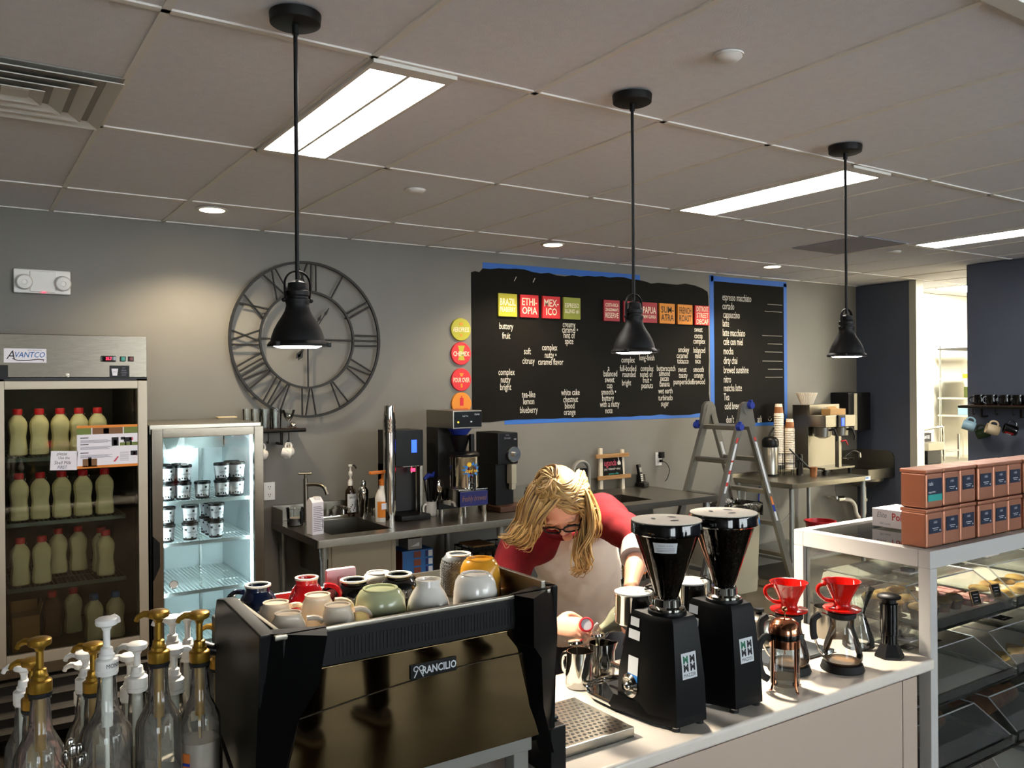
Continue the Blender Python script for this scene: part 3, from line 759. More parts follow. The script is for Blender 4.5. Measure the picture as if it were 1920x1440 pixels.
# milk bottles
def milk_bottle(loc, label, cap='red_cap', fill='milk', group='milk jugs in the tall cooler'):
    t = thing('milk_bottle', label, 'milk bottle', loc, 0, group)
    pr = [(0, 0), (.036, 0), (.043, .006), (.044, .03), (.042, .055), (.038, .085), (.038, .10), (.042, .125), (.044, .15), (.042, .168), (.034, .186), (.024, .198), (.019, .204), (.0185, .216)]
    b = B(); b.lathe(pr, 20, a0=PI/4)
    for v in b.bm.verts:       # squared-off jug section
        a = math.atan2(v.co.y, v.co.x); r = math.hypot(v.co.x, v.co.y)
        k = 1/max(abs(math.cos(a)), abs(math.sin(a))); k = 1+(min(k, 1.22)-1)*(.75 if v.co.z < .17 else .1)
        v.co.x *= k; v.co.y *= k
    b.obj('bottle_body', fill, t)
    B().lathe([(.019, .206), (.0225, .207), (.0225, .232), (.020, .236), (0, .236)], 20).obj('cap', cap, t)
    b = B(); b.tube(arc((.0, 0, .205), .03, -.2, PI+.2, 11, (1, 0, 0), (.1, -.3, -.35)), .0025, 6); b.obj('handle_ring', 'clear_glass', t)
    return t
rows = [('top', 1.455, 4.95, [.282, .378, .473, .56, .649]), ('second', 1.132, 4.92, [.284, .378, .475, .573, .676])]
ordn = ['first', 'second', 'third', 'fourth', 'fifth']
mb0 = None
for nm, z, y, xs in rows:
    for i, x in enumerate(xs):
        lb = f'white milk bottle on the {nm} shelf of the tall cooler, {ordn[i]} from the left'
        if mb0 is None: mb0 = milk_bottle((x, y, z), lb)
        else: dup(mb0, (x, y, z), .0, lb)
for x, y, z, lb in [(.287, 4.91, .81, 'red-capped milk bottle on the third cooler shelf, leftmost at the front'), (.383, 4.91, .81, 'red-capped milk bottle on the third cooler shelf, second at the front'),
                    (.476, 5.12, .81, 'milk bottle set back in shade on the third shelf, left of two'), (.574, 5.135, .81, 'milk bottle set back in shade on the third shelf, right of two'),
                    (.677, 4.91, .81, 'red-capped milk bottle alone at the right front of the third shelf'), (.672, 5.03, .81, 'milk bottle directly behind the right front one on the third shelf')]:
    dup(mb0, (x, y, z), 0, lb)
dup(mb0, (.545, 5.12, .482), 0, 'milk bottle set back on the cooler floor beside the chocolate one')
ch = milk_bottle((.443, 5.1, .482), 'brown chocolate milk bottle on the cooler floor', 'red_cap', 'choc')
bl = milk_bottle((.618, 4.9, .482), 'blue-capped milk bottle on the cooler floor, left of the two', 'blue_cap', 'milk')
dup(bl, (.721, 4.9, .482), 0, 'blue-capped milk bottle on the cooler floor, right of the two')
t = thing('cardboard_box', 'open brown cardboard box on the floor of the tall cooler', 'box', (.308, 4.93, .481))
b = B(); b.box(-.06, .06, -.06, .06, 0, .175); b.obj('carton', 'card', t, smooth=0)
b = B(); b.poly([(.06, -.06, .175), (.06, .06, .175), (.075, .06, .235), (.075, -.06, .235)]); b.poly([(-.06, .06, .175), (.06, .06, .175), (.06, .075, .23), (-.06, .075, .23)])
o = b.obj('flaps', 'card', t, smooth=0); o.modifiers.new('s', 'SOLIDIFY').thickness = .003

# ------------------------------------------------------------------ lit ice-cream cooler
GX0, GX1, GY0, GY1 = .874, 1.459, 4.73, 5.5
t = thing('display_cooler', 'shorter lit display cooler with steel door frame beside the milk cooler', 'refrigerator', ((GX0+GX1)/2, (GY0+GY1)/2, 0))
ox2, oy2 = t.location.x, t.location.y
def L2(b): b.X = Matrix.Translation((-ox2, -oy2, 0)); return b
b = L2(B()); b.box(GX0-.004, GX0+.03, GY0+.035, GY1, .08, 1.585); b.box(GX1-.03, GX1, GY0+.035, GY1, .08, 1.585); b.box(GX0, GX1, GY1-.03, GY1, .08, 1.585); b.box(GX0, GX1, GY0+.035, GY1, .08, .36)
b.obj('cabinet', 'dark_trim', t)
L2(B()).box(GX0-.004, GX1, GY0+.03, GY1, 1.545, 1.595, .004).obj('top_panel', 'steel', t)
b = L2(B()); b.box(GX0+.03, GX0+.036, GY0+.05, GY1-.03, .36, 1.55); b.box(GX1-.036, GX1-.03, GY0+.05, GY1-.03, .36, 1.55); b.box(GX0+.03, GX1-.03, GY1-.045, GY1-.031, .36, 1.42); b.box(GX0+.03, GX1-.03, GY0+.05, GY1-.03, .36, .37)
b.obj('inner_liner', 'fridge_in_white', t)
b = L2(B()); b.box(GX0+.03, GX1-.03, GY1-.1, GY1-.03, 1.42, 1.545)
for k in range(3):
    for i in range(9): b.box(GX0+.06+.14*k, GX0+.17+.14*k, GY1-.103, GY1-.1, 1.44+.011*i, 1.444+.011*i)
b.obj('fan_cover', 'fridge_in_steel', t)
for x in (GX1-.052, GX0+.042):
    L2(B()).box(x, x+.012, GY0+.055, GY0+.072, .4, 1.53).obj('light_strip', 'fridge_glow', t)
L2(B()).box(GX0+.25, GX0+.36, GY1-.12, GY1-.104, 1.40, 1.42).obj('rear_light', 'fridge_glow', t)
b = L2(B()); y0, y1 = GY0-.012, GY0+.03
b.box(GX0, GX0+.054, y0, y1, .30, 1.575, .003); b.box(GX1-.052, GX1, y0, y1, .30, 1.575, .003); b.box(GX0+.054, GX1-.052, y0, y1, 1.527, 1.575, .003); b.box(GX0+.054, GX1-.052, y0, y1, .30, .35, .003)
dr = b.obj('door', 'steel_hdr', t)
L2(B()).box(GX0+.05, GX1-.05, GY0+.006, GY0+.010, .34, 1.53).obj('door_pane', 'pane', dr)
b = L2(B()); b.prism([(GX0-.002, 1.02), (GX0+.03, .985), (GX0+.03, .86), (GX0-.002, .79)], .03, wallF(0, GY0-.01, 0)); b.obj('handle', 'black_plastic', dr)
L2(B()).box(GX0, GX1, GY0-.004, GY0+.03, .08, .29, .003).obj('kick_panel', 'dark_trim', t)
b = L2(B()); b.lathe([(0, 0), (.022, 0), (.022, .006), (0, .006)], 24, (.979, GY0+.005, .75), rot_to((0, -1, 0))); th = b.obj('dial_thermometer', 'white_plastic', dr)
b = L2(B()); b.tube(arc((.979, GY0-.001, .75), .021, 0, 2*PI, 25)[:-1], .002, 5, closed=True); b.obj('bezel', 'chrome', th)
for z in (1.18, .957, .69, .414):
    wire_shelf('wire_shelf', GX0+.04, GX1-.04, 4.80, GY1-.06, z, 'shelf_white', t, n=24, LL=L2)
for x in (1.06, 1.28): L2(B()).box(x, x+.014, GY1-.06, GY1-.045, .38, 1.42).obj('shelf_rail', 'fridge_in_steel', t)

def wrap_text(b, s, r, z, h, a0, sx=1.0, c=(0, 0), mi=0, bold=0.0):
    n0 = len(b.bm.verts); b.text(s, Matrix(), h, sx, bold=bold, mi=mi)
    b.bm.verts.ensure_lookup_table()
    for v in list(b.bm.verts)[n0:]:
        a = a0 + v.co.x/r; zz = v.co.y
        v.co = Vector((c[0]+r*math.cos(a), c[1]+r*math.sin(a), z+zz))
def patch(b, r, a0, a1, z0, z1, n=10, mi=0, r1=None, c=(0, 0)):
    r1 = r if r1 is None else r1
    P = [[(c[0]+q*math.cos(a0+(a1-a0)*i/n), c[1]+q*math.sin(a0+(a1-a0)*i/n), z) for i in range(n+1)] for q, z in ((r, z0), (r1, z1))]
    for i in range(n): b.poly([P[0][i], P[0][i+1], P[1][i+1], P[1][i]], mi)
def icecup(loc, label, spots=False):
    t = thing('ice_cream_tub', label, 'ice cream tub', loc, 0, 'ice cream tubs in the lit cooler')
    b = B(); b.lathe([(.035, 0), (.036, .012)], 24, cap1=False, mi=1); b.lathe([(.036, .012), (.0415, .083)], 24, cap0=False, cap1=False, mi=0)
    q = random.Random(5)
    for k in range(26):
        a = q.uniform(0, 2*PI); z = q.uniform(.004, .024) if not spots else q.uniform(.004, .078); w = q.uniform(.08, .2); h = q.uniform(.003, .006)
        if spots and -PI/2-.5 < a-2*PI*(a > PI) < -PI/2+.5 and z > .03: continue
        r = .0352+(.0415-.035)*z/.083+.0006; patch(b, r, a-w, a+w, z-h, z+h, 3, 1, r+.0004)
    bd = b.obj('tub_body', ['paper', 'black_plastic'], t)
    b = B()
    wrap_text(b, 'HARTZLER', .0405, .044, .0135, -PI/2+.1, .8); wrap_text(b, 'ice cream', .0402, .033, .006, -PI/2+.1, .9)
    patch(b, .0412, -PI/2+.1, -PI/2+.38, .058, .07, 4, 0, .0418)
    b.obj('tub_print', 'ink', bd, smooth=0)
    b = B(); b.lathe([(.0435, .08), (.0445, .082), (.0445, .092), (.041, .094), (.040, .091), (0, .091)], 24); b.obj('lid', 'black_plastic', t)
    return t
i0 = icecup((.976, 4.86, 1.185), 'ice cream tub at the far left of the top shelf, lower of two'); i1 = icecup((1.093, 4.86, .962), 'cow-spotted ice cream tub in the second stack of the lower shelf, bottom', True)
HW = {0: 'lower', 1: 'upper'}
for lay, z, xs in ((0, 1.181, [1.058, 1.16, 1.266, 1.346]), (1, 1.276, [.976, 1.061, 1.266, 1.350])):
    for i, x in enumerate(xs):
        lb = ('single ice cream tub with no tub on it in the middle of the top shelf' if (lay == 0 and i == 1) else
              f'{HW[lay]} ice cream tub of the ' + {.976: 'leftmost', 1.058: 'second', 1.061: 'second', 1.266: 'third', 1.346: 'rightmost', 1.350: 'rightmost'}[x] + ' stack on the top cooler shelf')
        dup(i0, (x, 4.86, z), .0 if i else .1, lb)
i0.location.z = 1.181
for x, y, z, s, lb in [(.972, 4.86, .958, 0, 'lower ice cream tub of the leftmost stack on the second cooler shelf'), (.974, 4.86, 1.054, 0, 'upper ice cream tub of the leftmost stack on the second cooler shelf'),
                       (1.093, 4.86, 1.054, 0, 'upper ice cream tub standing on the spotted one, second shelf middle'), (1.23, 4.86, .958, 1, 'lower front tub of the right-hand stacks on the second shelf'),
                       (1.234, 4.86, 1.054, 1, 'upper front tub of the right-hand stacks on the second shelf')]:
    dup(i1 if s else i0, (x, y, z), 0, lb)
for k, y in enumerate((4.955, 5.05)):
    for z in (.958, 1.054): dup(i1, (1.232, y, z), .6, f'{"lower" if z < 1 else "upper"} spotted tub {["second","third"][k]} in line behind the right front stack')
i1.location.z = .958
for z in (1.181, 1.276): dup(i0, (1.348, 4.96, z), .3, f'{"lower" if z < 1.2 else "upper"} tub behind the rightmost stack on the top cooler shelf')
for x in (.974, 1.06): dup(i0, (x, 4.96, 1.276), .3, f'tub behind the {"leftmost" if x < 1 else "second"} upper tub on the top cooler shelf')
for x in (.974, 1.06): dup(i0, (x, 4.96, 1.181), .3, f'tub behind the {"leftmost" if x < 1 else "second"} lower tub on the top cooler shelf')

# glass shelf on the wall
t = thing('wall_shelf', 'short dark pipe shelf with drinking glasses on the left wall', 'shelf', (1.62, YB, 1.50))
B().box(-.32, .31, -.2, -.01, 0, .018, .003).obj('board', 'wood_dark', t)
b = B()
b.tube([(-.33, -.19, .008), (.32, -.19, .008)], .013, 10); b.obj('front_pipe', 'iron', t)
for x in (-.2, .19):
    b = B(); b.tube([(x, -.1, 0), (x, -.1, -.085), (x, -.005, -.085)], .010, 8); b.obj('bracket', 'iron', t)
for x in (-.2, .08, .215):
    b = B(); b.tube([(x, -.17, .0), (x, -.17, -.06)] + arc((x, -.155, -.06), .015, PI, 2*PI, 7, (0, 1, 0)), .004, 6); b.obj('hook', 'iron', t)
def tumbler(loc, label, r=.033, h=.13):
    t = tag(B().lathe([(0, .004), (r*.82, .004), (r*.84, 0), (r*.86, 0), (r, h), (r*.93, h), (r*.8, .01), (0, .01)], 20).obj('drinking_glass', 'clear_glass', None, loc), label, 'glass', 'drinking glasses on the left wall shelf'); return t
GL = [(1.695, 5.42, .12), (1.705, 5.50, .13), (1.765, 5.43, .125), (1.775, 5.51, .13), (1.635, 5.44, .12), (1.60, 5.5, .13)]
q0 = tumbler((GL[0][0], GL[0][1], 1.519), 'front clear tumbler above the outlet, left of the next front tumbler')
for (x, y, h), lb in zip(GL[1:], ['clear tumbler behind the front one above the outlet', 'clear front tumbler beside the stemmed glass', 'clear tumbler behind the stemmed glass end of the shelf', 'clear front tumbler nearest the cooler top', 'clear rear tumbler nearest the cooler top']):
    dup(q0, (x, y, 1.519), 0, lb)
tag(B().lathe([(.03, 0), (.03, .003), (.006, .008), (.005, .04), (.012, .05), (.03, .075), (.042, .12), (.04, .12), (.028, .078), (.0, .056)], 20).obj('dessert_glass', 'clear_glass', None, (1.845, 5.43, 1.519)), 'flared stemmed glass at the right end of the left wall shelf', 'glass')
tag(B().sphere((0, 0, .022), .022, 14).obj('steel_strainer', 'chrome', None, (1.852, 5.37, 1.519)), 'small shiny round strainer at the right end of the glass shelf', 'strainer')
b = B(); b.box(-.06, .06, -.03, .03, 0, .012, .004); tag(b.obj('scraper', 'cream_mug', None, (1.45, 5.45, 1.5955)), 'cream flat utensil lying on top of the lit cooler', 'utensil')

def mug_geo(r=.041, h=.095, flare=1.0, n=24, hs=.9):
    """upright cup: open lathe body plus handle, returns builders"""
    b = B(); b.lathe([(0, .004), (r*.86, .0), (r*.93, .003), (r, .02), (r*flare, h), (r*flare-.004, h), (r-.005, .02), (r*.8, .008), (0, .008)], n)
    k = B(); k.tube(bez((r-.002, 0, h*.82), (r+.045*hs, 0, h*.95), (r+.045*hs, 0, h*.12), (r-.002, 0, h*.2), 10), .0055, 8, flat=1.3)
    return b, k
def hung_mug(name, loc, m, label, r=.041, h=.09, rot=(0, 0, 0), cat='mug', group=None, m2=None):
    t = thing(name, label, cat, loc, 0, group)
    b, k = mug_geo(r, h); b.obj('cup_body', m, t); k.obj('handle', m, t)
    t.rotation_euler = rot
    return t
# origin of a hung mug is its handle top; shift parts
def shift(t, v):
    for c in t.children: c.location = Vector(c.location)+Vector(v)
for x, rz, lb in ((1.69, .4, 'white espresso cup hanging nearest the lit cooler'), (1.838, -2.4, 'white cup hanging at the right end of the shelf, left of the pair'), (1.86, -.5, 'white cup hanging at the right end of the shelf, right of the pair')):
    t = hung_mug('hanging_cup', (x-.02, 5.40, 1.43), 'white_gloss', lb, .034, .06, (0, -PI/2+.25, rz), group='cups hanging under the glass shelf')
    shift(t, (-.07, 0, -.03))
# ------------------------------------------------------------------ steel counter along the back wall
def holed(b, x0, x1, y0, y1, z0, z1, holes):
    xs = sorted({x0, x1} | {h[0] for h in holes} | {h[1] for h in holes}); ys = sorted({y0, y1} | {h[2] for h in holes} | {h[3] for h in holes})
    for xa, xb in zip(xs, xs[1:]):
        for ya, yb in zip(ys, ys[1:]):
            cx, cy = (xa+xb)/2, (ya+yb)/2
            if any(h[0] < cx < h[1] and h[2] < cy < h[3] for h in holes): continue
            b.box(xa, xb, ya, yb, z0, z1)
CX0, CX1, CY0, CY1, CZ = 1.765, 5.05, 4.70, 5.54, .90
S1 = (1.90, 2.30, 4.84, 5.38); S2 = (4.12, 4.5, 4.84, 5.2)
t = thing('steel_counter', 'long stainless steel sink counter along the back wall', 'counter', ((CX0+CX1)/2, (CY0+CY1)/2, 0))
o3 = t.location.copy()
def L3(b): b.X = Matrix.Translation((-o3.x, -o3.y, 0)); return b
b = L3(B()); holed(b, CX0, CX1, CY0, CY1, CZ-.003, CZ, [S1, S2])
b.box(CX0, CX1, CY0-.004, CY0+.01, CZ-.045, CZ+.002, .003); b.box(CX0-.004, CX0+.008, CY0, CY1, CZ-.045, CZ+.002, .003); b.box(CX1-.008, CX1, CY0, CY1, CZ-.045, CZ+.002, .003)
b.obj('counter_top', 'steel', t)
b = L3(B()); b.box(CX0, CX1, CY1-.02, CY1, CZ, 1.005, .003); b.box(CX0-.002, CX0+.004, CY1-.22, CY1, CZ, 1.0); b.obj('backsplash', 'steel', t)
for nm, S, z in (('sink_basin', S1, .62), ('sink_basin', S2, .70)):
    b = L3(B()); x0, x1, y0, y1 = S
    b.box(x0-.004, x0, y0, y1, z, CZ-.002); b.box(x1, x1+.004, y0, y1, z, CZ-.002); b.box(x0, x1, y0-.004, y0, z, CZ-.002); b.box(x0, x1, y1, y1+.004, z, CZ-.002); b.box(x0, x1, y0, y1, z-.004, z)
    b.obj(nm, 'steel_dark', t)
b = L3(B()); b.box(1.865, 2.25, 4.745, 4.76, .56, .855, .003); b.box(1.845, 1.865, 4.75, 4.78, .5, .855); b.box(2.25, 2.278, 4.745, 4.775, .5, .855); b.obj('sink_apron', 'beige_panel', t)
for x in (CX0+.05, 3.05, CX1-.06):
    for y in (CY0+.05, CY1-.06):
        b = L3(B()); b.cyl((x, y, .05), (x, y, CZ-.05), .021, n=14); b.cyl((x, y, .0), (x, y, .06), .014, .016); b.cyl((x, y, CZ-.12), (x, y, CZ-.045), .027, n=14); b.obj('leg', 'galv', t)
b = L3(B()); b.box(2.30, CX1-.06, CY0+.06, CY1-.06, .225, .24); b.obj('undershelf', 'galv', t)
# tall tap left of the sink and bridge tap on the splash
t = thing('tall_faucet', 'tall brushed steel single-post faucet at the left end of the counter', 'faucet', (1.945, 5.40, CZ))
b = B(); b.cyl((0, 0, 0), (0, 0, .285), .0155, n=14); b.cyl((0, 0, 0), (0, 0, .012), .026); b.tube(catmull([(0, 0, .245), (.05, -.05, .248), (.085, -.10, .235), (.1, -.125, .185)], 6), .012, 10); b.obj('spout', 'steel', t)
b = B(); b.cyl((0, 0, .285), (0, 0, .315), .009); b.cyl((-.04, .02, .318), (.035, -.02, .318), .006); b.obj('lever', 'steel', t)
t = thing('bridge_faucet', 'low two-handle chrome sink faucet against the backsplash', 'faucet', (2.14, 5.46, CZ))
B().box(-.115, .115, -.03, .03, 0, .02, .006).obj('deck_plate', 'chrome', t)
b = B(); b.cyl((0, 0, .02), (0, 0, .06), .014); b.tube(catmull([(0, 0, .055), (.02, -.05, .085), (.06, -.12, .08), (.08, -.15, .05)], 6), .009, 8); b.obj('spout', 'chrome', t)
for s in (-1, 1):
    b = B(); b.cyl((s*.09, 0, .02), (s*.09, 0, .05), .015, .012); b.tube([(s*.09, 0, .055), (s*.12, -.03, .06)], .006, 8); b.obj('tap_handle', 'chrome', t)
# carton, pitcher
t = thing('milk_carton', 'white printed carton standing at the front left of the sink', 'carton', (1.835, 4.935, CZ), .15)
b = B(); b.box(-.038, .038, -.036, .036, 0, .195, .002); b.prism([(-.036, .195), (.036, .195), (0, .222)], .076, Matrix(((0, 0, 1, -.038), (1, 0, 0, 0), (0, 1, 0, 0), (0, 0, 0, 1)))); b.obj('carton_body', 'paper', t, smooth=0)
B().box(-.012, .026, -.022, .01, .205, .225, .004).obj('cap', 'white_plastic', t)
b = B()
for i in range(14): b.box(-.031, .02+.01*(i % 3), -.0368, -.0362, .165-.011*i, .169-.011*i)
b.box(.028, .033, -.037, -.0362, .03, .09); b.obj('print', 'ink_grey', t, smooth=0)
t = thing('measuring_pitcher', 'clear plastic pitcher with black handle behind the carton', 'pitcher', (1.838, 5.30, CZ))
b = B(); b.lathe([(0, .003), (.046, 0), (.05, .004), (.056, .11), (.06, .115), (.054, .112), (.047, .008), (0, .008)], 24); b.obj('pitcher_body', 'clear_glass', t)
B().lathe([(0, .006), (.046, .006), (.051, .05), (0, .05)], 20).obj('contents', 'cuff_grey', t)
b = B(); b.box(.01, .03, -.075, -.052, .02, .10, .006); b.obj('handle', 'black_plastic', t)
# sauce bottle with pump
t = thing('sauce_bottle', 'dark sauce bottle with white pump beside the cocktail shaker', 'bottle', (2.285, 5.46, CZ))
B().lathe([(0, 0), (.036, 0), (.038, .006), (.038, .16), (.034, .18), (.016, .2), (.0155, .215), (0, .215)], 24).obj('bottle_body', 'syrup_dark', t)
b = B(); patch(b, .0385, -PI/2-1.0, -PI/2+1.2, .03, .155, 14); lb = b.obj('label', 'label_white', t)
b = B(); wrap_text(b, 'SAUCE', .039, .13, .02, -PI/2, .8); 
for k in range(9): patch(b, .039, -PI/2-.8+.2*k, -PI/2-.65+.2*k, .04+.012*(k % 4), .05+.012*(k % 4), 2)
b.obj('label_print', 'syrup_dark', lb)
b = B(); b.lathe([(.018, .21), (.018, .235), (.012, .25), (.007, .252), (.006, .27), (.013, .28), (.014, .30), (.006, .312), (.005, .335), (.014, .34), (.014, .352), (0, .354)], 16); b.obj('pump', 'white_plastic', t)
B().tube([(.0, 0, .347), (.025, -.01, .347), (.038, -.014, .325)], .006, 8).obj('spout', 'dark_trim', t)
t = thing('cocktail_shaker', 'shiny steel cocktail shaker beside the sauce bottle', 'shaker', (2.335, 5.36, CZ))
b = B(); b.lathe([(0, 0), (.028, 0), (.037, .15), (.038, .165), (.036, .185), (.024, .205), (.018, .212)], 28, cap1=False); b.obj('cup_body', 'chrome', t)
B().lathe([(.019, .212), (.02, .24), (.016, .25), (0, .252)], 24).obj('cap', 'chrome', t)
t = thing('steel_jigger', 'small dark steel measure on the counter near the shaker', 'jigger', (2.40, 5.33, CZ))
B().lathe([(0, 0), (.022, 0), (.018, .03), (.024, .06), (.021, .06), (.0, .035)], 20).obj('cup_body', 'chrome', t)
# pump bottle with orange label
t = thing('pump_bottle', 'white pump bottle with orange label left of the water dispenser', 'bottle', (2.375, 5.13, CZ), .1)
B().lathe([(0, 0), (.05, 0), (.053, .008), (.053, .15), (.048, .175), (.03, .215), (.028, .232), (.026, .235), (.026, .25), (0, .25)], 28).obj('bottle_body', 'white_plastic', t)
b = B(); patch(b, .0537, -PI/2-1.3, -PI/2+1.2, .03, .135, 16); lb = b.obj('label', 'orange_print', t)
b = B(); b.box(-.045, -.005, -.0565, -.0545, .085, .125); b.obj('paper_tag', 'paper', lb, smooth=0)
b = B(); b.lathe([(.029, .238), (.03, .27), (.014, .28), (.0115, .282), (.0115, .315), (0, .315)], 18); b.box(-.10, .028, -.014, .014, .312, .334, .005); b.obj('pump', 'orange_plastic', t)
# hot water dispenser with cup tube
DX, DY = 2.56, 5.245
t = thing('water_dispenser', 'black hot water dispenser with blue display beside a chrome cup tube', 'dispenser', (DX, DY, CZ))
b = B(); b.box(-.115, .115, -.115, .115, .35, .592, .004); b.box(-.115, .115, .0, .115, .03, .36, .003); b.box(-.115, -.1, -.115, .115, .03, .36); b.obj('housing', 'black_plastic', t)
B().box(-.095, .09, -.03, -.001, .04, .35).obj('splash_panel', 'dark_trim', t)
b = B(); b.box(.09, .115, -.112, -.06, .03, .345, .003); b.box(-.03, .09, -.1, -.02, .345, .352); b.obj('side_trim', 'steel', t)
b = B(); b.box(-.10, .115, -.22, -.0, .0, .035, .008); b.obj('drip_tray', 'black_plastic', t)
b = B(); b.box(.025, .065, -.1165, -.115, .44, .525); b.obj('display', 'led_blue', t)
b = B(); b.box(.02, .052, -.117, -.113, .312, .335); b.obj('indicator', 'led_red', t)
b = B(); b.cyl((.04, -.08, .3), (.04, -.08, .352), .01); b.obj('nozzle', 'chrome', t)
t = thing('cup_tube', 'tall chrome tube dispenser holding stacked steel tumblers', 'cup dispenser', (2.405, 5.09, CZ))
b = B(); b.lathe([(0, 0), (.041, 0), (.041, .59), (.038, .592)], 28); b.obj('tube_body', 'chrome', t)
for k in range(3):
    b = B(); z = .585+.03*k; b.lathe([(.042, z), (.043, z+.004), (.032, z+.115), (.028, z+.118), (0, z+.118)], 28, cap0=False)
    o = b.obj('tumbler', 'chrome', None, (2.405, 5.09, CZ)); tag(o, ['bottom', 'middle', 'top'][k] + ' steel tumbler of the upturned stack on the chrome tube', 'cup', 'steel tumblers on the chrome tube')
# mug of utensils
t = thing('utensil_mug', 'white mug holding black-handled utensils right of the water dispenser', 'mug', (2.735, 5.14, CZ), 3.4)
b, k = mug_geo(.041, .1); b.obj('cup_body', 'white_gloss', t); k.obj('handle', 'white_gloss', t)
for i in range(6):
    a = i*1.1; b = B(); b.tube([(.012*math.cos(a), .012*math.sin(a), .01), (.03*math.cos(a), .03*math.sin(a), .12), (.05*math.cos(a), .05*math.sin(a), .22+.02*(i % 3))], [.004, .005, .007], 8)
    tag(b.obj('utensil', 'black_plastic', None, (2.735, 5.14, CZ)), ['black-handled utensil in the white mug, leaning most to the right', 'black-handled utensil in the white mug, leaning back right', 'black-handled utensil in the white mug, leaning back left', 'black-handled utensil in the white mug, leaning left', 'black-handled utensil in the white mug, leaning to the front', 'black-handled utensil in the white mug, leaning front right'][i], 'utensil', 'utensils in the white mug')
o = B().sphere((.055, -.03, .2), (.026, .012, .05), 14).obj('spoon_head', 'chrome', None); k = B().tube([(.01, 0, .01), (.05, -.026, .16)], .004, 6)
t = thing('steel_spoon', 'bright steel spoon standing in the white utensil mug', 'spoon', (2.735, 5.14, CZ)); o.parent = t; k.obj('spoon_stem', 'chrome', t)
t = thing('blue_brush', 'blue brush head sticking up from the white utensil mug', 'brush', (2.735, 5.14, CZ))
b = B(); b.tube([(.0, .01, .01), (-.01, .03, .24)], .005, 6); b.obj('brush_stem', 'dark_trim', t)
b = B(); b.tube([(-.035, .03, .25), (0, .032, .275), (.03, .03, .27), (.05, .028, .30)], [.012, .018, .016, .006], 8); b.obj('brush_head', 'blue_latch', t)
# iced tea brewer + urn
t = thing('tea_brewer', 'tall steel tea brewer with black control panel over the tea urn', 'tea brewer', (2.89, 5.09, CZ))
b = B(); b.box(-.112, .112, -.19, .19, .60, .722, .004); b.obj('brew_head', 'steel', t)
b = B(); b.box(-.112, .112, .02, .19, .04, .60, .003); b.obj('column', 'dark_trim', t)
B().box(-.105, .108, -.1935, -.19, .61, .715, .001).obj('control_panel', 'black_gloss', t)
b = B(); b.cyl((-.075, -.193, .645), (-.075, -.197, .645), .006); b.obj('indicator', 'led_yellow', t)
b = B(); b.text('Curtis', wallF(.07, -.1942, .695), .018, .9, shear=.3); b.text('Iced Tea', wallF(-.02, -.1942, .685), .014, .9); b.box(.02, .032, -.195, -.193, .642, .65); b.obj('panel_print', 'label_white', t, smooth=0)
b = B(); b.lathe([(.05, .555), (.085, .6), (0, .6)], 24, (0, -.085, 0)); b.obj('funnel_rim', 'blue_latch', t)
b = B(); b.lathe([(.03, .42), (.07, .55), (0, .55)], 24, (0, -.085, 0)); b.cbox((.06, -.14, .5), (.03, .03, .12), .004); b.obj('brew_funnel', 'black_plastic', t)
t = thing('tea_urn_stand', 'low steel stand with a blue sign carrying the tea urn', 'stand', (2.9, 4.98, CZ))
b = B(); b.box(-.11, .115, -.13, .17, .185, .20, .003); b.box(-.11, .115, -.13, -.115, .085, .19); b.box(-.11, -.1, -.13, .17, .085, .19); b.box(.105, .115, -.13, .17, .085, .19); b.obj('stand_frame', 'chrome', t)
for x in (-.09, .095):
    for y in (-.11, .15):
        b = B(); b.cyl((x, y, 0), (x, y, .09), .014, n=14); b.cyl((x, y, 0), (x, y, .04), .017, n=14); b.obj('leg', 'chrome', t)
B().box(-.105, .11, -.136, -.131, .09, .185, .001).obj('sign_plate', 'tea_blue', t)
b = B(); b.text('freshly brewed', wallF(.002, -.1366, .138), .052, .6, shear=.35); b.obj('sign_lettering', 'syrup_gold', t, smooth=0)
t = thing('tea_urn', 'oval steel iced tea urn with black lid and a printed emblem', 'urn', (2.9, 4.97, CZ+.2005))
b = B(); b.lathe([(0, 0), (.095, 0), (.1, .006), (.1, .205), (.103, .21)], 36, sx=1.0, sy=1.05); b.obj('urn_body', 'chrome', t)
b = B(); b.lathe([(.104, .208), (.106, .215), (.106, .228), (.09, .24), (0, .242)], 36); b.obj('lid', 'black_plastic', t)
b = B(); b.tube([(0, -.1, .03), (0, -.135, .03), (0, -.14, -.01)], [.012, .011, .008], 8); b.cbox((0, -.135, .07), (.014, .014, .06), .003); b.obj('tap', 'black_plastic', t)
b = B(); rr_ = random.Random(2); pts = []
for i in range(22):
    a = 2*PI*i/22; k = 1 if i % 2 else .62; pts.append((.002+.085*k*math.cos(a)*.9, .125+.055*k*math.sin(a)))
def bendcyl(b, r, n0=0):
    b.bm.verts.ensure_lookup_table()
    for v in b.bm.verts:
        x, y, z = v.co; a = -PI/2 + x/r; q = r+(-y); v.co = Vector((q*math.cos(a), q*math.sin(a)*1.05, z))
b.prism(pts, .0006, wallF(0, -.0004, 0), mi=0)
b.prism([(-.028, .155), (.03, .155), (.035, .12), (.0, .07), (-.03, .12)], .0006, wallF(0, -.001, 0), mi=1)
b.prism([(-.02+.016*math.cos(a*.5), .162+.016*math.sin(a*.5)) for a in range(13)], .0006, wallF(0, -.0016, 0), mi=2)
b.text('Iced tea', wallF(.0, -.0024, .118), .034, .9, shear=.2, bold=.02, mi=2)
bendcyl(b, .1003); b.obj('emblem', ['sky_print', 'maroon', 'sun_yellow'], t, smooth=0)
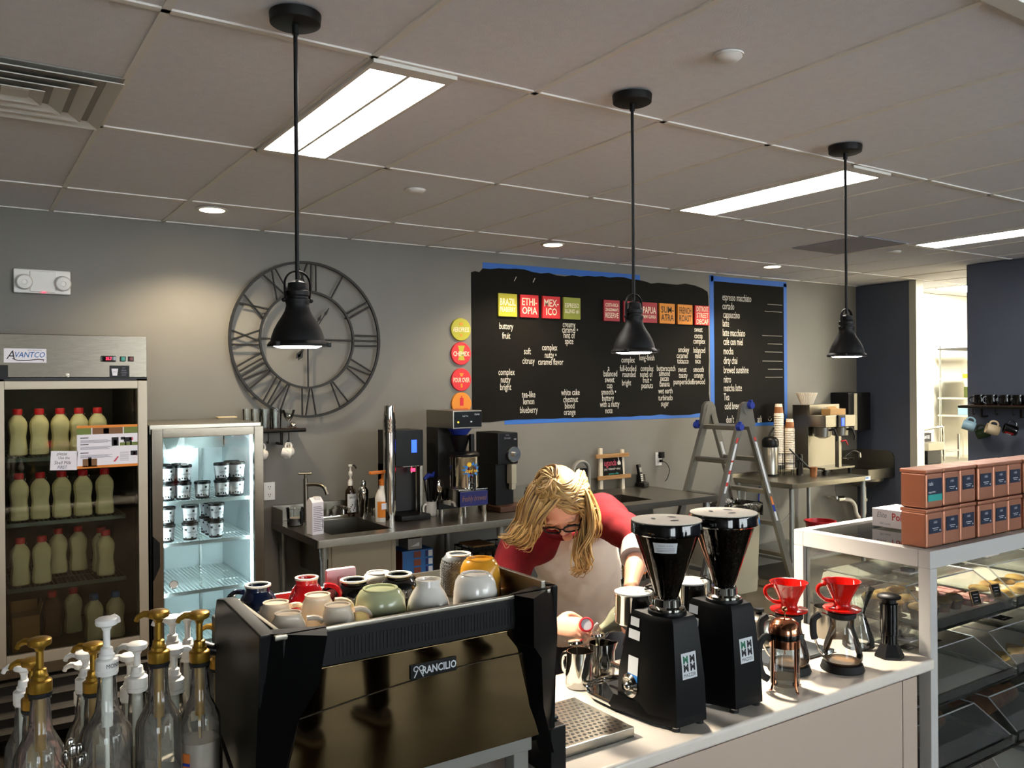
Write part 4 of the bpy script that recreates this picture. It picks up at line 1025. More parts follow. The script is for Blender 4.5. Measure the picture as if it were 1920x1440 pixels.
# bulk coffee grinder
t = thing('coffee_grinder', 'black upright bulk coffee grinder with chrome dial at the back counter', 'coffee grinder', (3.285, 5.15, CZ))
b = B(); b.box(-.085, .085, -.14, .16, .33, .552, .006); b.box(-.08, .07, -.1, .15, .03, .34, .004); b.obj('housing', 'black_plastic', t)
B().box(-.1, .13, -.19, .12, 0, .04, .006).obj('base_tray', 'wood_dark', t)
b = B(); b.lathe([(0, .03), (.052, .03), (.056, .024), (.056, .004), (.05, 0)], 32, (.035, -.14, .40), rot_to((0, -1, 0))); b.lathe([(.018, .03), (.018, .055), (.0, .056)], 20, (.035, -.14, .40), rot_to((0, -1, 0))); b.obj('grind_dial', 'chrome', t)
b = B(); b.box(.012, .055, -.165, -.1, .19, .33, .006); b.box(.016, .05, -.16, -.12, .15, .2, .004); b.obj('spout_clamp', 'beige_plastic', t)
b = B(); b.text('Grinder', wallF(-.005, -.141, .515), .022, .8); b.text('MODEL', wallF(-.005, -.141, .535), .012, .8); b.box(.05, .07, -.142, -.141, .5, .51); b.obj('front_print', 'ink_grey', t, smooth=0)
t = thing('steel_kettle', 'small steel kettle with black lid right of the black grinder', 'kettle', (3.50, 5.06, CZ))
B().lathe([(0, 0), (.05, 0), (.053, .006), (.044, .1), (.038, .128), (.03, .135), (0, .137)], 28).obj('kettle_body', 'chrome', t)
B().lathe([(0, .137), (.03, .137), (.026, .146), (.012, .148), (.012, .16), (0, .162)], 20).obj('lid', 'black_plastic', t)
B().tube(bez((.04, 0, .12), (.10, 0, .14), (.10, 0, .02), (.05, 0, .02), 10), .006, 8).obj('handle', 'chrome', t)
# framed tabletop chalk sign
t = thing('tabletop_sign', 'small chalk sign in a crossed rustic wooden frame', 'sign', (4.63, 5.475, CZ))
LN = Matrix.Rotation(-.12, 4, 'X')
for x in (-.12, .12):
    b = B(); b.box(x-.016, x+.016, -.012, .012, 0, .345, .003, m=Matrix.Rotation(.09 if x < 0 else .09, 4, 'Y') @ LN); b.obj('upright', 'wood_white', t)
for z in (.285, .105):
    b = B(); b.box(-.17, .19, -.03, -.012, z-.017, z+.017, .003, m=LN @ Matrix.Translation((.01, 0, 0))); b.obj('crossbar', 'wood_pale', t)
b = B(); b.box(-.105, .13, -.011, -.005, .11, .275, m=LN); b.obj('board', 'chalkboard', t, smooth=0)
b = B(); b.text('uganda', LN @ wallF(-.005, -.0116, .225), .075, .65, shear=.2, mi=0); b.text('juicy \u2022 balanced \u2022 winey', LN @ wallF(.015, -.0116, .175), .03, .62, mi=1); b.text('premium coffee', LN @ wallF(.025, -.0116, .135), .024, .7, mi=2)
b.prism([(.085, .27), (.095, .27), (.097, .245), (.112, .225), (.11, .205), (.078, .205), (.076, .225), (.09, .245)], .0006, LN @ wallF(0, -.0112, 0), mi=1)
b.obj('chalk_lettering', ['label_pink', 'chalk', 'teal_label'], t, smooth=0)
t = thing('cutting_board_rack', 'grey arched metal holder left of the wooden framed sign', 'holder', (4.30, 5.47, CZ))
b = B(); P = [(-.08, 0, 0), (-.08, 0, .18)] + arc((0, 0, .18), .08, PI, 0, 11) + [(.08, 0, 0)]; b.tube(P, .013, 8, flat=1.6, up=(0, 1, 0)); b.obj('arch_frame', 'grey_plastic', t)
B().box(-.07, .07, .0, .012, .0, .20).obj('back_panel', 'black_plastic', t)
# cordless phone
t = thing('cordless_phone', 'black cordless phone standing in its charger near the outlet', 'phone', (5.115, 5.49, CZ+.0), .3)
tz = t; 
b = B(); b.box(-.045, .045, -.05, .04, 0, .04, .012); b.obj('charger_base', 'black_plastic', t)
RP = Matrix.Rotation(-.18, 4, 'X')
b = B(); b.box(-.024, .024, -.014, .014, .02, .195, .008, m=RP); h = b.obj('handset', 'black_plastic', t)
b = B(); b.box(-.017, .017, -.0155, -.0142, .125, .165, m=RP); b.obj('screen', 'grey_plastic', h)
b = B()
for i in range(4):
    for j in range(3): b.box(-.017+.0125*j, -.008+.0125*j, -.0165, -.0142, .048+.016*i, .058+.016*i, m=RP)
b.obj('keypad', 'chalk', h, smooth=0)
tz.location.x = 4.98

# ---- things stored under the counter
t0 = None
for k in range(3):
    for j in range(2):
        x, y, z = 2.50, 4.88+.0*j, .241+.165*k
        if j: continue
        t = thing('product_box', ['bottom', 'middle', 'top'][k] + ' blue printed carton of the stack under the counter', 'box', (x, 4.98, z), 0, 'blue cartons under the counter')
        b = B(); b.box(-.11, .11, -.1, .1, 0, .163, .001); b.obj('carton', 'blue_box', t)
        b = B(); b.box(-.111, -.1095, -.1, .1, 0.002, .161); b.obj('end_panel', 'box_side', t)
        b = B()
        for i in range(3): b.box(-.03, .02, -.102, -.1, .012+.052*i, .052+.052*i, mi=0); b.box(.055, .07, -.102, -.1, .012+.052*i, .052+.052*i, mi=2); b.box(.076, .104, -.102, -.1, .012+.052*i, .05+.052*i, mi=1)
        b.obj('print', ['box_side', 'label_white', 'tea_blue'], t, smooth=0)
t = thing('grey_box', 'small grey carton lying on top of the blue cartons', 'box', (2.49, 4.97, .737))
B().box(-.05, .05, -.07, .07, 0, .07, .002).obj('carton', 'grey_plastic', t)
b = B(); b.prism([(-.03, .02), (.03, .045), (.03, .02)], .001, wallF(0, -.0702, 0)); b.obj('print', 'label_white', t, smooth=0)
t = thing('crate', 'dark wire crate with white stickers under the counter, left of the barista', 'crate', (3.09, 5.02, .241))
b = B()
for z in (.05, .2, .35, .44): b.tube([(-.17, -.12, z), (.17, -.12, z), (.17, .12, z), (-.17, .12, z)], .006, 6, closed=True)
for i in range(7):
    x = -.17+.34*i/6
    for y in (-.12, .12): b.tube([(x, y, 0), (x, y, .44)], .004, 6)
b.obj('wire_frame', 'black_metal', t)
b = B()
for i in range(5): b.box(-.13+.065*i, -.09+.065*i, -.13, -.127, .33, .39)
b.obj('stickers', 'label_white', t, smooth=0)
B().box(-.155, .155, -.11, .11, .0, .41).obj('contents', 'syrup_dark', t)
B().box(-.15, .02, -.1, .1, .45, .462, .003).obj('wood_lid', 'wood_pale', t)
def syrup_btl(loc, label, glassm, lab, labh=(.05, .13), cow=False):
    t = thing('syrup_bottle', label, 'bottle', loc, 0, 'bottles stored under the counter')
    B().lathe([(0, 0), (.037, 0), (.04, .006), (.04, .16), (.034, .19), (.017, .215), (.0145, .23), (.0145, .285), (0, .285)], 20).obj('bottle_body', glassm, t)
    B().lathe([(.016, .272), (.016, .30), (0, .301)], 16).obj('cap', 'white_plastic', t)
    b = B(); patch(b, .0405, -PI/2-1.1, -PI/2+1.1, labh[0], labh[1], 12)
    o = b.obj('label', lab, t)
    b = B(); patch(b, .0152, -PI/2-.9, -PI/2+.9, .235, .262, 6); b.obj('neck_label', 'label_white', t)
    b = B(); q = random.Random(int(loc[0]*100))
    for k in range(7): a = -PI/2+q.uniform(-.8, .8); z = q.uniform(labh[0]+.01, labh[1]-.01); patch(b, .041, a-.12, a+.12, z-.004, z+.006, 3)
    b.obj('label_print', 'ink', o)
    return t
syrup_btl((4.27, 5.0, .241), 'olive syrup bottle with white label, beside the barista\'s arm', 'green_glass', 'label_white')
for i, x in enumerate((4.36, 4.45, 4.545, 4.64)): syrup_btl((x, 5.03+.02*(i % 2), .241), f'dark syrup bottle with amber label, number {["one","two","three","four"][i]} right of the olive bottle', 'syrup_dark', 'syrup_gold' if i < 2 else 'label_orange')
for i, x in enumerate((4.93, )): syrup_btl((x, 5.0, .241), 'dark syrup bottle with spotted white label seen between the two grinder hoppers', 'syrup_dark', 'label_white', (.03, .15))
# ------------------------------------------------------------------ second steel table with the coffee brewer
TX0, TX1, TY0, TY1 = 6.13, 7.27, 4.82, 5.54
t = thing('steel_table', 'smaller stainless steel work table in the corner', 'table', ((TX0+TX1)/2, (TY0+TY1)/2, 0)); o4 = t.location.copy()
def L4(b): b.X = Matrix.Translation((-o4.x, -o4.y, 0)); return b
b = L4(B()); b.box(TX0, TX1, TY0, TY1, .855, .90, .004); b.box(TX0, TX1, TY1-.02, TY1, .90, .93, .002); b.obj('table_top', 'steel', t)
b = L4(B()); b.box(TX1-.09, TX1-.01, TY0-.003, TY0, .862, .893, mi=0); b.box(TX1-.085, TX1-.04, TY0-.004, TY0-.002, .876, .89, mi=1); b.obj('maker_sticker', ['label_white', 'blue_box'], t, smooth=0)
for x in (TX0+.05, TX1-.05):
    for y in (TY0+.05, TY1-.06):
        b = L4(B()); b.cyl((x, y, .04), (x, y, .86), .021, n=14); b.cyl((x, y, 0), (x, y, .05), .013, n=10); b.obj('leg', 'galv', t)
L4(B()).box(TX0+.03, TX1-.03, TY0+.03, TY1-.03, .20, .225, .002).obj('undershelf', 'galv', t)
b = B(); b.tube(catmull([(6.3, 5.5, .8), (6.25, 5.45, .6), (6.35, 5.4, .5), (6.6, 5.35, .44), (6.85, 5.4, .55), (7.0, 5.5, .75), (7.03, 5.5, .84)], 7), .007, 6)
tag(b.obj('water_hose', 'pipe_white'), 'pale hose looping under the smaller steel table', 'hose')
b = B(); b.tube(catmull([(5.6, 5.545, .55), (6.2, 5.545, .56), (6.5, 5.545, .58), (6.55, 5.545, .7), (6.56, 5.545, .78)], 5), .008, 6)
tag(b.obj('blue_pipe', 'blue_latch'), 'thin dark blue pipe along the wall under the smaller table', 'pipe')
t = thing('airpot', 'steel airpot with black pump lid on the smaller table', 'airpot', (6.52, 5.38, .9))
B().lathe([(0, 0), (.072, 0), (.074, .01), (.074, .02)], 28).obj('base_ring', 'black_plastic', t)
B().lathe([(.072, .02), (.072, .27), (.06, .285)], 32).obj('airpot_body', 'steel', t)
b = B(); b.lathe([(.07, .275), (.078, .285), (.08, .33), (.07, .355), (.05, .37), (0, .378)], 28); b.box(.02, .105, -.025, .025, .30, .345, .01); b.obj('lid', 'black_plastic', t)
B().tube([(-.03, 0, .36), (.0, 0, .41), (.05, 0, .455)], [.008, .009, .010], 8).obj('lever', 'black_plastic', t)
t = thing('cup_rack', 'black wire stand holding the two paper cup columns', 'rack', (6.66, 5.30, .9))
b = B()
for cx, cy in ((-.04, .06), (.045, -.0)):
    for z in (.12, .21): b.tube(arc((cx, cy, z), .05, 0, 2*PI, 17, (1, 0, 0), (0, 1, 0))[:-1], .003, 5, closed=True)
    for a in (.4, 2.5, 4.6): b.tube([(cx+.05*math.cos(a), cy+.05*math.sin(a), 0), (cx+.05*math.cos(a), cy+.05*math.sin(a), .21)], .003, 5)
b.obj('wire_frame', 'black_metal', t)
B().tube([(-.03, -.05, .26), (.16, -.22, .01)], .007, 6).obj('side_bar', 'dark_trim', t)
def paper_cup(loc, label, band, n):
    t = thing('paper_cup', label, 'paper cup', loc, 0, 'paper cups in the rack')
    b = B(); b.lathe([(.046, 0), (.047, .003), (.0455, .006), (.032, .112), (.031, .116), (0, .114)], 22, cap0=False); b.obj('cup_wall', 'cup_paper', t)
    if band: B().lathe([(.0432, .03), (.0372, .088)], 22, cap0=False, cap1=False).obj('print_band', 'cup_brown', t)
    return t
def stack(cx, cy, z0, z1, nm):
    n = int((z1-z0)/.026); a = None
    for k in range(n):
        top = k == n-1; z = z0+(z1-z0-.116)*k/(n-1)
        lb = (f'top paper cup with brown band of the {nm} cup column' if top else f'paper cup number {k+1} from the bottom of the {nm} cup column')
        if top: paper_cup((cx, cy, z), lb, True, 0)
        elif a is None: a = paper_cup((cx, cy, z), lb, False, 0)
        else: dup(a, (cx, cy, z), 0, lb)
stack(6.62, 5.36, 1.0, 1.585, 'taller'); stack(6.705, 5.30, .96, 1.44, 'shorter')
# twin brewer
t = thing('coffee_brewer', 'large steel twin coffee brewer with blue display in the corner', 'coffee brewer', (7.13, 5.22, .9))
b = B(); b.box(-.23, .23, .02, .2, .06, .67, .004); b.obj('tank', 'steel', t)
b = B(); b.box(-.23, .23, -.18, .03, .46, .57, .004); b.obj('brew_head', 'steel', t)
b = B(); b.box(-.06, .055, -.196, -.178, .452, .575, .008); hd = b.obj('control_pod', 'black_plastic', t)
B().box(-.012, .03, -.199, -.195, .47, .545).obj('display', 'led_blue', hd)
b = B(); b.box(-.23, .23, -.17, .03, .055, .075, .003); b.obj('base_tray', 'steel_dark', t)
b = B(); b.box(-.04, .0, -.185, -.14, .07, .37, .003); b.obj('tap_column', 'steel', t)
b = B(); b.tube([(-.01, -.19, .32), (.03, -.21, .33), (.055, -.215, .285)], .007, 8); b.obj('tap_lever', 'red_plastic', t)
for x in (-.14, .135):
    b = B(); b.lathe([(.03, .35), (.075, .37), (.082, .455), (.0, .455)], 24, (x, -.075, 0)); b.obj('brew_basket', 'steel_dark', t)
    b = B(); b.tube([(x, -.15, .43), (x, -.21, .44), (x+.005, -.235, .37), (x, -.235, .33)], .011, 8); b.obj('basket_handle', 'black_plastic', t)
for x in (-.19, .19):
    for y in (-.14, .16): B().cyl((x, y, 0), (x, y, .06), .016, .02).obj('foot', 'black_plastic', t)
b = B(); b.box(-.23, .23, -.0, .02, .57, .672); b.obj('front_panel', 'steel', t)
t = thing('filter_stack', 'fluted white paper coffee filters on top of the steel brewer', 'coffee filters', (6.99, 5.32, 1.572))
b = B(); n = 60; R0 = [(.055, 0), (.1, .112)]
rings = []
for r, z in ((.055, 0), (.072, .045), (.1, .115), (.094, .115), (.066, .045), (.05, .006)):
    rings.append([( (r+(.0035 if i % 2 else -.0035)*(.4+z*8))*math.cos(2*PI*i/n) if 0 else (r+(.003 if i % 2 else -.003))*math.cos(2*PI*i/n), (r+(.003 if i % 2 else -.003))*math.sin(2*PI*i/n), z) for i in range(n)])
b.loft(rings); b.obj('filters', 'cup_paper', t)
t = thing('cardboard_tray', 'small torn cardboard box on the head of the steel brewer', 'box', (7.13, 5.12, 1.4715))
b = B(); b.box(-.12, .12, -.05, .05, 0, .06, .002); b.obj('carton', 'card', t, smooth=0)
b = B(); b.poly([(-.12, -.05, .06), (.0, -.05, .06), (.02, .0, .085), (-.1, .01, .08)]); o = b.obj('flap', 'card', t, smooth=0); o.modifiers.new('s', 'SOLIDIFY').thickness = .003
t = tag(B().lathe([(0, 0), (.028, 0), (.036, .085), (.038, .088), (.033, .088), (.026, .006), (0, .006)], 20).obj('brown_cup', 'cup_brown', None, (6.79, 5.10, .9)), 'short brown paper cup at the foot of the steel brewer', 'paper cup')
tag(B().lathe([(0, 0), (.03, 0), (.032, .004), (.032, .2), (.026, .205), (0, .205)], 20).obj('dark_canister', 'black_gloss', None, (6.77, 5.24, .9)), 'dark canister between the cup rack and the steel brewer', 'canister')
# towel dispenser, hand sink
t = thing('towel_dispenser', 'black paper towel dispenser on the wall in the corner', 'towel dispenser', (7.89, YB, 1.48))
B().box(-.19, .19, -.22, 0, -.2, .2, .012).obj('housing', 'black_plastic', t)
B().box(-.10, -.05, -.224, -.218, -.19, .19, .002).obj('sight_strip', 'beige_plastic', t)
t = thing('hand_sink', 'steel corner hand sink with high splash guards on the wall', 'sink', (7.92, 5.33, 0))
b = B(); b.box(-.23, .23, -.2, -.185, .80, .90, .003); b.box(-.23, -.215, -.2, .23, .80, .90, .003); b.box(.215, .23, -.2, .23, .80, .90, .003); b.box(-.23, .23, .215, .23, .80, 1.06); b.obj('rim', 'steel_dark', t)
b = B(); b.prism([(-.2, .80), (.23, .80), (.23, 1.07), (-.13, 1.07), (-.18, 1.05), (-.2, 1.0)], .012, Matrix(((0, 0, 1, .218), (1, 0, 0, 0), (0, 1, 0, 0), (0, 0, 0, 1)))); b.obj('side_splash', 'steel_dark', t)
b = B(); b.lathe([(0, .70), (.11, .71), (.19, .77), (.2, .86)], 28, cap0=False, cap1=False); b.obj('bowl', 'steel_dark', t)
b = B(); b.tube(catmull([(0, .2, 1.0), (0, .12, 1.06), (0, .05, 1.05), (0, .04, 1.0)], 5), .011, 8); b.cyl((-.05, .21, .98), (-.05, .15, .98), .013); b.cyl((.05, .21, .98), (.05, .15, .98), .013); b.obj('faucet', 'chrome', t)
b = B(); b.cyl((0, 0, .42), (0, 0, .72), .022, n=14); b.cyl((0, 0, .55), (0, 0, .575), .033, n=14); b.tube(catmull([(0, 0, .44), (-.01, 0, .39), (-.06, 0, .37), (-.1, .02, .42), (-.11, .03, .5), (-.15, .05, .56), (-.24, .08, .58)], 6), .02, 10); b.obj('drain_pipe', 'pipe_white', t)
b = B(); b.cyl((-.3, .1, .58), (-.23, .08, .58), .03, n=14); b.cyl((-.32, .2, .6), (-.28, .1, .6), .013); b.tube([(-.3, .12, .58), (-.3, .15, .8)], .006, 6); b.obj('valve', 'chrome', t)
t = thing('red_bucket', 'red plastic bucket standing under the smaller steel table', 'bucket', (7.02, 5.2, .2255))
B().lathe([(0, 0), (.1, 0), (.14, .21), (.15, .215), (.15, .225), (.135, .225), (.1, .01), (0, .01)], 28).obj('bucket_body', 'red_plastic', t)
# trash can
t = thing('trash_can', 'tall beige trash can lined with a black bag under the ladder', 'trash can', (5.615, 5.03, 0))
def rrect(w, d, r, z, n=5):
    o = []
    for cx, cy, a0 in ((w-r, d-r, 0), (-w+r, d-r, PI/2), (-w+r, -d+r, PI), (w-r, -d+r, 1.5*PI)):
        for i in range(n): a = a0+PI/2*i/(n-1); o.append((cx+r*math.cos(a), cy+r*math.sin(a), z))
    return o
B().loft([rrect(.165, .115, .02, 0), rrect(.17, .12, .022, .02), rrect(.19, .14, .025, .70), rrect(.194, .144, .025, .715)]).obj('bin_body', 'beige_plastic', t)
q = random.Random(4); rg = []
for k, (s, z) in enumerate(((1.06, .66), (1.12, .70), (1.08, .745), (.98, .765), (.9, .74), (.85, .69))):
    rg.append([(x*s+q.uniform(-.012, .012), y*s+q.uniform(-.012, .012), z+q.uniform(-.014, .016)) for x, y, _ in rrect(.19, .14, .03, z, 9)])
o = B().loft(rg).obj('bag', 'bag_black', t); 
B().tube([(.12, -.142, .67), (.135, -.155, .62), (.15, -.157, .575)], [.006, .01, .004], 6).obj('bag_tie', 'sky_print', t)
# ladder
t = thing('folding_ladder', 'aluminium folding ladder standing open before the narrow chalkboard', 'ladder', (5.47, 4.97, 0))
HZ = 1.56
def rail(sx, y, w=.034):
    b = B(); top = Vector((sx*.02, y, HZ)); foot = Vector((sx*.60, y*1.12, 0.0))
    b.tube([top, foot], [w*1.25, w*1.25], 4, flat=.55, up=(0, 1, 0), a0=PI/4); b.obj('rail', 'aluminium', t)
    return top, foot
def pt(sx, y, z): k = (HZ-z)/HZ; return Vector((sx*(.02+.58*k), y*(1+.12*k), z))
for sx in (-1, 1):
    for y in (-.19, .19): rail(sx, y)
    for z in (1.42, 1.15, .87, .59, .31):
        b = B(); a, c = pt(sx, -.19, z), pt(sx, .19, z); b.tube([a, c], .026, 4, flat=.8, up=(1, 0, .3), a0=PI/4); b.obj('rung', 'aluminium', t)
        if z > .5 and z < 1.3 and sx < 0:
            b = B(); b.cyl(a+Vector((-.005, .0, 0)), a+Vector((0, .05, 0)), .03, .022, n=12); b.obj('rung_collar', 'aluminium', t)
for y in (-.205, .205):
    b = B(); P = arc((0, y, HZ), .075, 0, PI, 12) + [Vector((-.105, y, HZ-.12)), Vector((-.02, y, HZ-.13)), Vector((.02, y, HZ-.13)), Vector((.105, y, HZ-.12))]
    b.prism([(p.x, p.z) for p in P], .03, Matrix(((1, 0, 0, 0), (0, 0, -1, y+.015), (0, 1, 0, 0), (0, 0, 0, 1)))); b.cyl((0, y-.02, HZ+.01), (0, y+.02, HZ+.01), .04, n=20); b.obj('hinge', 'aluminium', t)
for x, y, z in ((.03, -.235, HZ+.045), (-.1, .24, 1.43), (-.1, -.235, 1.43)):
    b = B(); b.cyl((x, y+.02, z), (x, y-.02, z), .033, .028, n=12); b.cbox((x+.0, y, z+.03), (.02, .03, .03), .004); b.obj('lock_knob', 'blue_latch', t)
for sx, y in ((-1, -.19), (1, -.19)):
    for z0, z1, m in ((1.34, 1.30, 'label_red'), (1.29, .90, 'label_white'), (1.16, 1.145, 'label_red'), (1.08, 1.05, 'label_red'), (.985, .955, 'label_red')) if sx < 0 else ((1.34, 1.31, 'label_red'), (1.30, .86, 'label_white'), (.83, .76, 'label_orange'), (.76, .70, 'blue_latch'), (.70, .62, 'label_white')):
        a, c = pt(sx, y, z0), pt(sx, y, z1); b = B()
        off = Vector((0, -.0172 - (.0008 if m != 'label_white' else 0), 0)); d = Vector((.012, 0, 0)); 
        b.poly([a+off-d, c+off-d, c+off+d, a+off+d]); b.obj('safety_label', m, t, smooth=0)
b = B(); a, c = pt(1, .19, 1.28), pt(1, .19, 1.17); off = Vector((0, -.0174, 0)); d = Vector((.014, 0, 0)); b.poly([a+off-d, c+off-d, c+off+d, a+off+d]); b.obj('safety_label', 'label_white', t, smooth=0)

# shelf with mugs on the near right wall
t = thing('wall_shelf', 'dark pipe shelf with black mugs on the right wall', 'shelf', (7.5, 3.55, 1.575))
B().box(-.17, -.01, -.62, .44, -.012, .008, .003).obj('board', 'wood_dark', t)
B().tube([(-.165, .46, -.006), (-.165, -.62, -.006)], .013, 10).obj('front_pipe', 'iron', t)
for y in (.30, -.02, -.4):
    b = B(); b.tube([(-.09, y, -.01), (-.09, y, -.09), (0, y, -.09)], .009, 8); b.obj('bracket', 'iron', t)
for y in (.35, .16, .02, -.2):
    b = B(); b.tube([(-.14, y, -.01), (-.14, y, -.06)] + arc((-.125, y, -.06), .015, PI, 2*PI, 7, (1, 0, 0)), .004, 6); b.obj('hook', 'iron', t)
m0 = None
for i, y in enumerate((3.865, 3.76, 3.65, 3.545, 3.44)):
    lb = ['first', 'second', 'third', 'fourth', 'fifth'][i] + ' black mug from the left on the right wall shelf'
    if m0 is None:
        m0 = thing('black_mug', lb, 'mug', (7.40, y, 1.5835), 2.2, 'black mugs on the right wall shelf')
        b, k = mug_geo(.046, .088, .92); b.obj('cup_body', 'black_gloss', m0); k.obj('handle', 'black_gloss', m0)
        b = B(); b.cbox((-.0, 0, 0), (.0, .0, .0)) if 0 else wrap_text(b, 'M', .0468, .045, .03, 2.0, .9); b.obj('print', 'label_white', m0)
    else: dup(m0, (7.40, y, 1.5835), 2.2+.25*i, lb)
for y, rz, m, lb, z, dx in ((3.905, -1.2, 'pale_blue', 'pale blue mug hanging by the kitchen opening', 1.48, 0), (3.87, 1.9, 'dark_green', 'dark green mug hanging below the pale blue one', 1.415, .05),
                 (3.71, -.9, 'cream_mug', 'cream mug hanging in the middle under the right wall shelf', 1.455, 0), (3.565, -.9, 'black_gloss', 'black and red mug hanging at the right edge of the photo', 1.46, 0)):
    t = hung_mug('hanging_mug', (7.36+dx, y, z), m, lb, .043, .1, (0, -PI/2+.3, rz), group='mugs hanging under the right wall shelf'); shift(t, (-.08, 0, -.05))
    if m == 'black_gloss':
        b = B(); patch(b, .0436, PI-.9, PI+1.0, .025, .09, 12); o = b.obj('print', 'red_gloss', t); o.location = (-.08, 0, -.05)
        b = B(); patch(b, .044, PI-.5, PI+.6, .04, .075, 10); o = b.obj('print', 'label_white', t); o.location = (-.08, 0, -.05)

# ------------------------------------------------------------------ kitchen glimpsed through the opening
t = thing('spray_faucet', 'tall pre-rinse spray faucet in the bright kitchen', 'faucet', (8.76, 5.38, 1.30))
b = B(); b.tube(catmull([(-.02, 0, .0), (-.04, 0, .5), (-.02, 0, .78), (.06, -.02, .84), (.13, -.03, .76), (.06, -.02, .5), (.02, -.02, .35)], 7), .012, 8); b.obj('hose', 'chrome', t)
b = B(); b.tube([(.02, -.02, .38), (.02, -.02, .22), (-.02, -.02, .14)], [.014, .022, .014], 8); b.obj('spray_handle', 'dark_trim', t)
b = B(); b.cyl((-.05, 0, .12), (.03, 0, .12), .018); b.cyl((-.04, 0, -.02), (-.04, 0, .14), .02); b.obj('valve_body', 'chrome', t)
t = thing('dish_table', 'steel dish table with drain rack in the bright kitchen', 'table', (8.95, 5.2, 0))
b = B(); b.box(-.65, .5, -.3, .34, .88, .93, .004); b.box(-.65, .5, .31, .35, .93, 1.2); b.obj('table_top', 'steel', t)
for x in (-.6, .45):
    for y in (-.25, .3): B().cyl((x, y, 0), (x, y, .88), .02).obj('leg', 'galv', t)
t = thing('sanitizer_box', 'small black sign box on the bright kitchen sink', 'sign', (8.48, 5.0, 1.18))
B().box(-.1, .1, -.02, .02, -.02, .07).obj('board', 'black_plastic', t)
b = B(); b.text('SANITIZE', wallF(0, -.021, .025), .045, .7); b.obj('lettering', 'label_white', t, smooth=0)
t = thing('sink_bin', 'black tub on the kitchen dish table', 'tub', (8.5, 5.0, .9305)); B().box(-.13, .13, -.1, .1, 0, .14, .01).obj('tub_body', 'black_plastic', t); B().box(-.15, .15, -.12, .12, .14, .225, .01).obj('tray', 'steel', t)
t = thing('dish_rack_frame', 'steel pipe frame over the kitchen dish table', 'frame', (8.9, 5.05, .9305))
b = B(); b.tube(catmull([(-.2, .1, .33), (.0, 0, .37), (.02, 0, .33), (.04, 0, 0)], 5), .012, 8); b.tube([(.33, .0, 0), (.33, 0, .28)], .012, 8); b.tube([(.04, 0, .1), (.33, 0, .1)], .01, 8); b.obj('pipe_frame', 'chrome', t)
t = thing('wire_rack', 'wire shelf rack with supplies in the bright kitchen', 'rack', (9.85, 5.28, 0))
for x in (-.22, .4):
    for y in (-.2, .2): B().cyl((x, y, 0), (x, y, 2.2), .012).obj('post', 'chrome', t)
for z in (.9, 1.4, 1.6, 1.82, 2.17): B().box(-.24, .42, -.22, .22, z-.02, z).obj('rack_shelf', 'chrome' if z < 2 else 'dark_trim', t)
for x, z, w, h, m, lb in ((-.05, 1.8205, .1, .05, 'label_yellow', 'small yellow packet on the kitchen rack'), (-.02, 1.6005, .12, .12, 'photo_green', 'green and white carton on the kitchen rack'), (-.15, 1.4005, .12, .1, 'pale_blue', 'pale blue carton on the kitchen rack')):
    t = thing('supply_box', lb, 'box', (9.85+x, 5.2, z)); B().box(-w/2, w/2, -.08, .08, 0, h, .002).obj('carton', m, t)
    B().box(-w/2+.01, w/2-.01, -.082, -.08, h*.3, h*.6).obj('label', 'label_white', t)
# ------------------------------------------------------------------ white front counter
t = thing('front_counter', 'white quartz-topped front counter carrying the coffee gear', 'counter', (.8, 1.82, 0))
o5 = t.location.copy()
def L5(b): b.X = Matrix.Translation((-o5.x, -o5.y, 0)); return b
L5(B()).box(-1.6, 2.65, 1.53, 2.115, .862, .90, .010, seg=3).obj('counter_top', 'quartz', t)
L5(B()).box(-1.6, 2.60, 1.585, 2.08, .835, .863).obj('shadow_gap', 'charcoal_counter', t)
b = L5(B()); b.box(-1.6, 2.535, 1.575, 2.08, .0, .836, .002); b.obj('front_panel', 'counter_panel', t)
L5(B()).box(2.54, 2.62, 1.575, 2.08, 0, .836, .003).obj('end_panel', 'counter_panel', t)

# ---- espresso machine
t = thing('espresso_machine', 'black espresso machine with dark mirrored back panel, cups on top', 'espresso machine', (.80, 1.72, .90)); o6 = t.location.copy()
def L6(b): b.X = Matrix.Translation((-o6.x, -o6.y, -o6.z)); return b
b = L6(B()); b.box(.49, 1.10, 1.535, 1.86, 1.01, 1.27, .004); b.box(.49, 1.10, 1.66, 1.90, .95, 1.02); b.obj('machine_body', 'black_plastic', t)
b = L6(B()); b.box(.50, 1.085, 1.517, 1.535, 1.03, 1.272, .002); pn = b.obj('back_panel', 'machine_panel', t)
b = L6(B()); b.tube([(.53, 1.5165, 1.186)] + [(.53+.53*i/14, 1.5155, 1.186+.033*math.sin(PI*(i/14)*.62+.0)-.0*(i > 9)) for i in range(1, 15)], .0012, 5); b.obj('panel_seam', 'steel', pn)
b = L6(B()); b.box(.757, .862, 1.5135, 1.517, 1.213, 1.242, .001); bd = b.obj('maker_plate', 'black_plastic', pn)
b = L6(B()); b.text('RANCILIO', wallF(.822, 1.513, 1.227), .021, .82, bold=.02); 
for s in (-1, 1): b.tube([(.775+s*.006+.005*math.cos(a), 1.513, 1.233+.005*math.sin(a)) for a in [i*.7 for i in range(9)]], .0011, 4); b.tube([(.775+s*.002, 1.513, 1.231), (.775+s*.010, 1.513, 1.216)], .0012, 4)
b.obj('plate_lettering', 'label_white', bd, smooth=0)
b = L6(B()); b.box(.50, 1.085, 1.512, 1.535, 1.274, 1.338, .002); vs = b.obj('vent_strip', 'black_metal', t)
b = L6(B())
for i in range(58): x = .60+i*.0076; b.box(x, x+.0035, 1.5108, 1.512, 1.287, 1.322)
b.obj('vent_slots', 'rubber', vs, smooth=0)
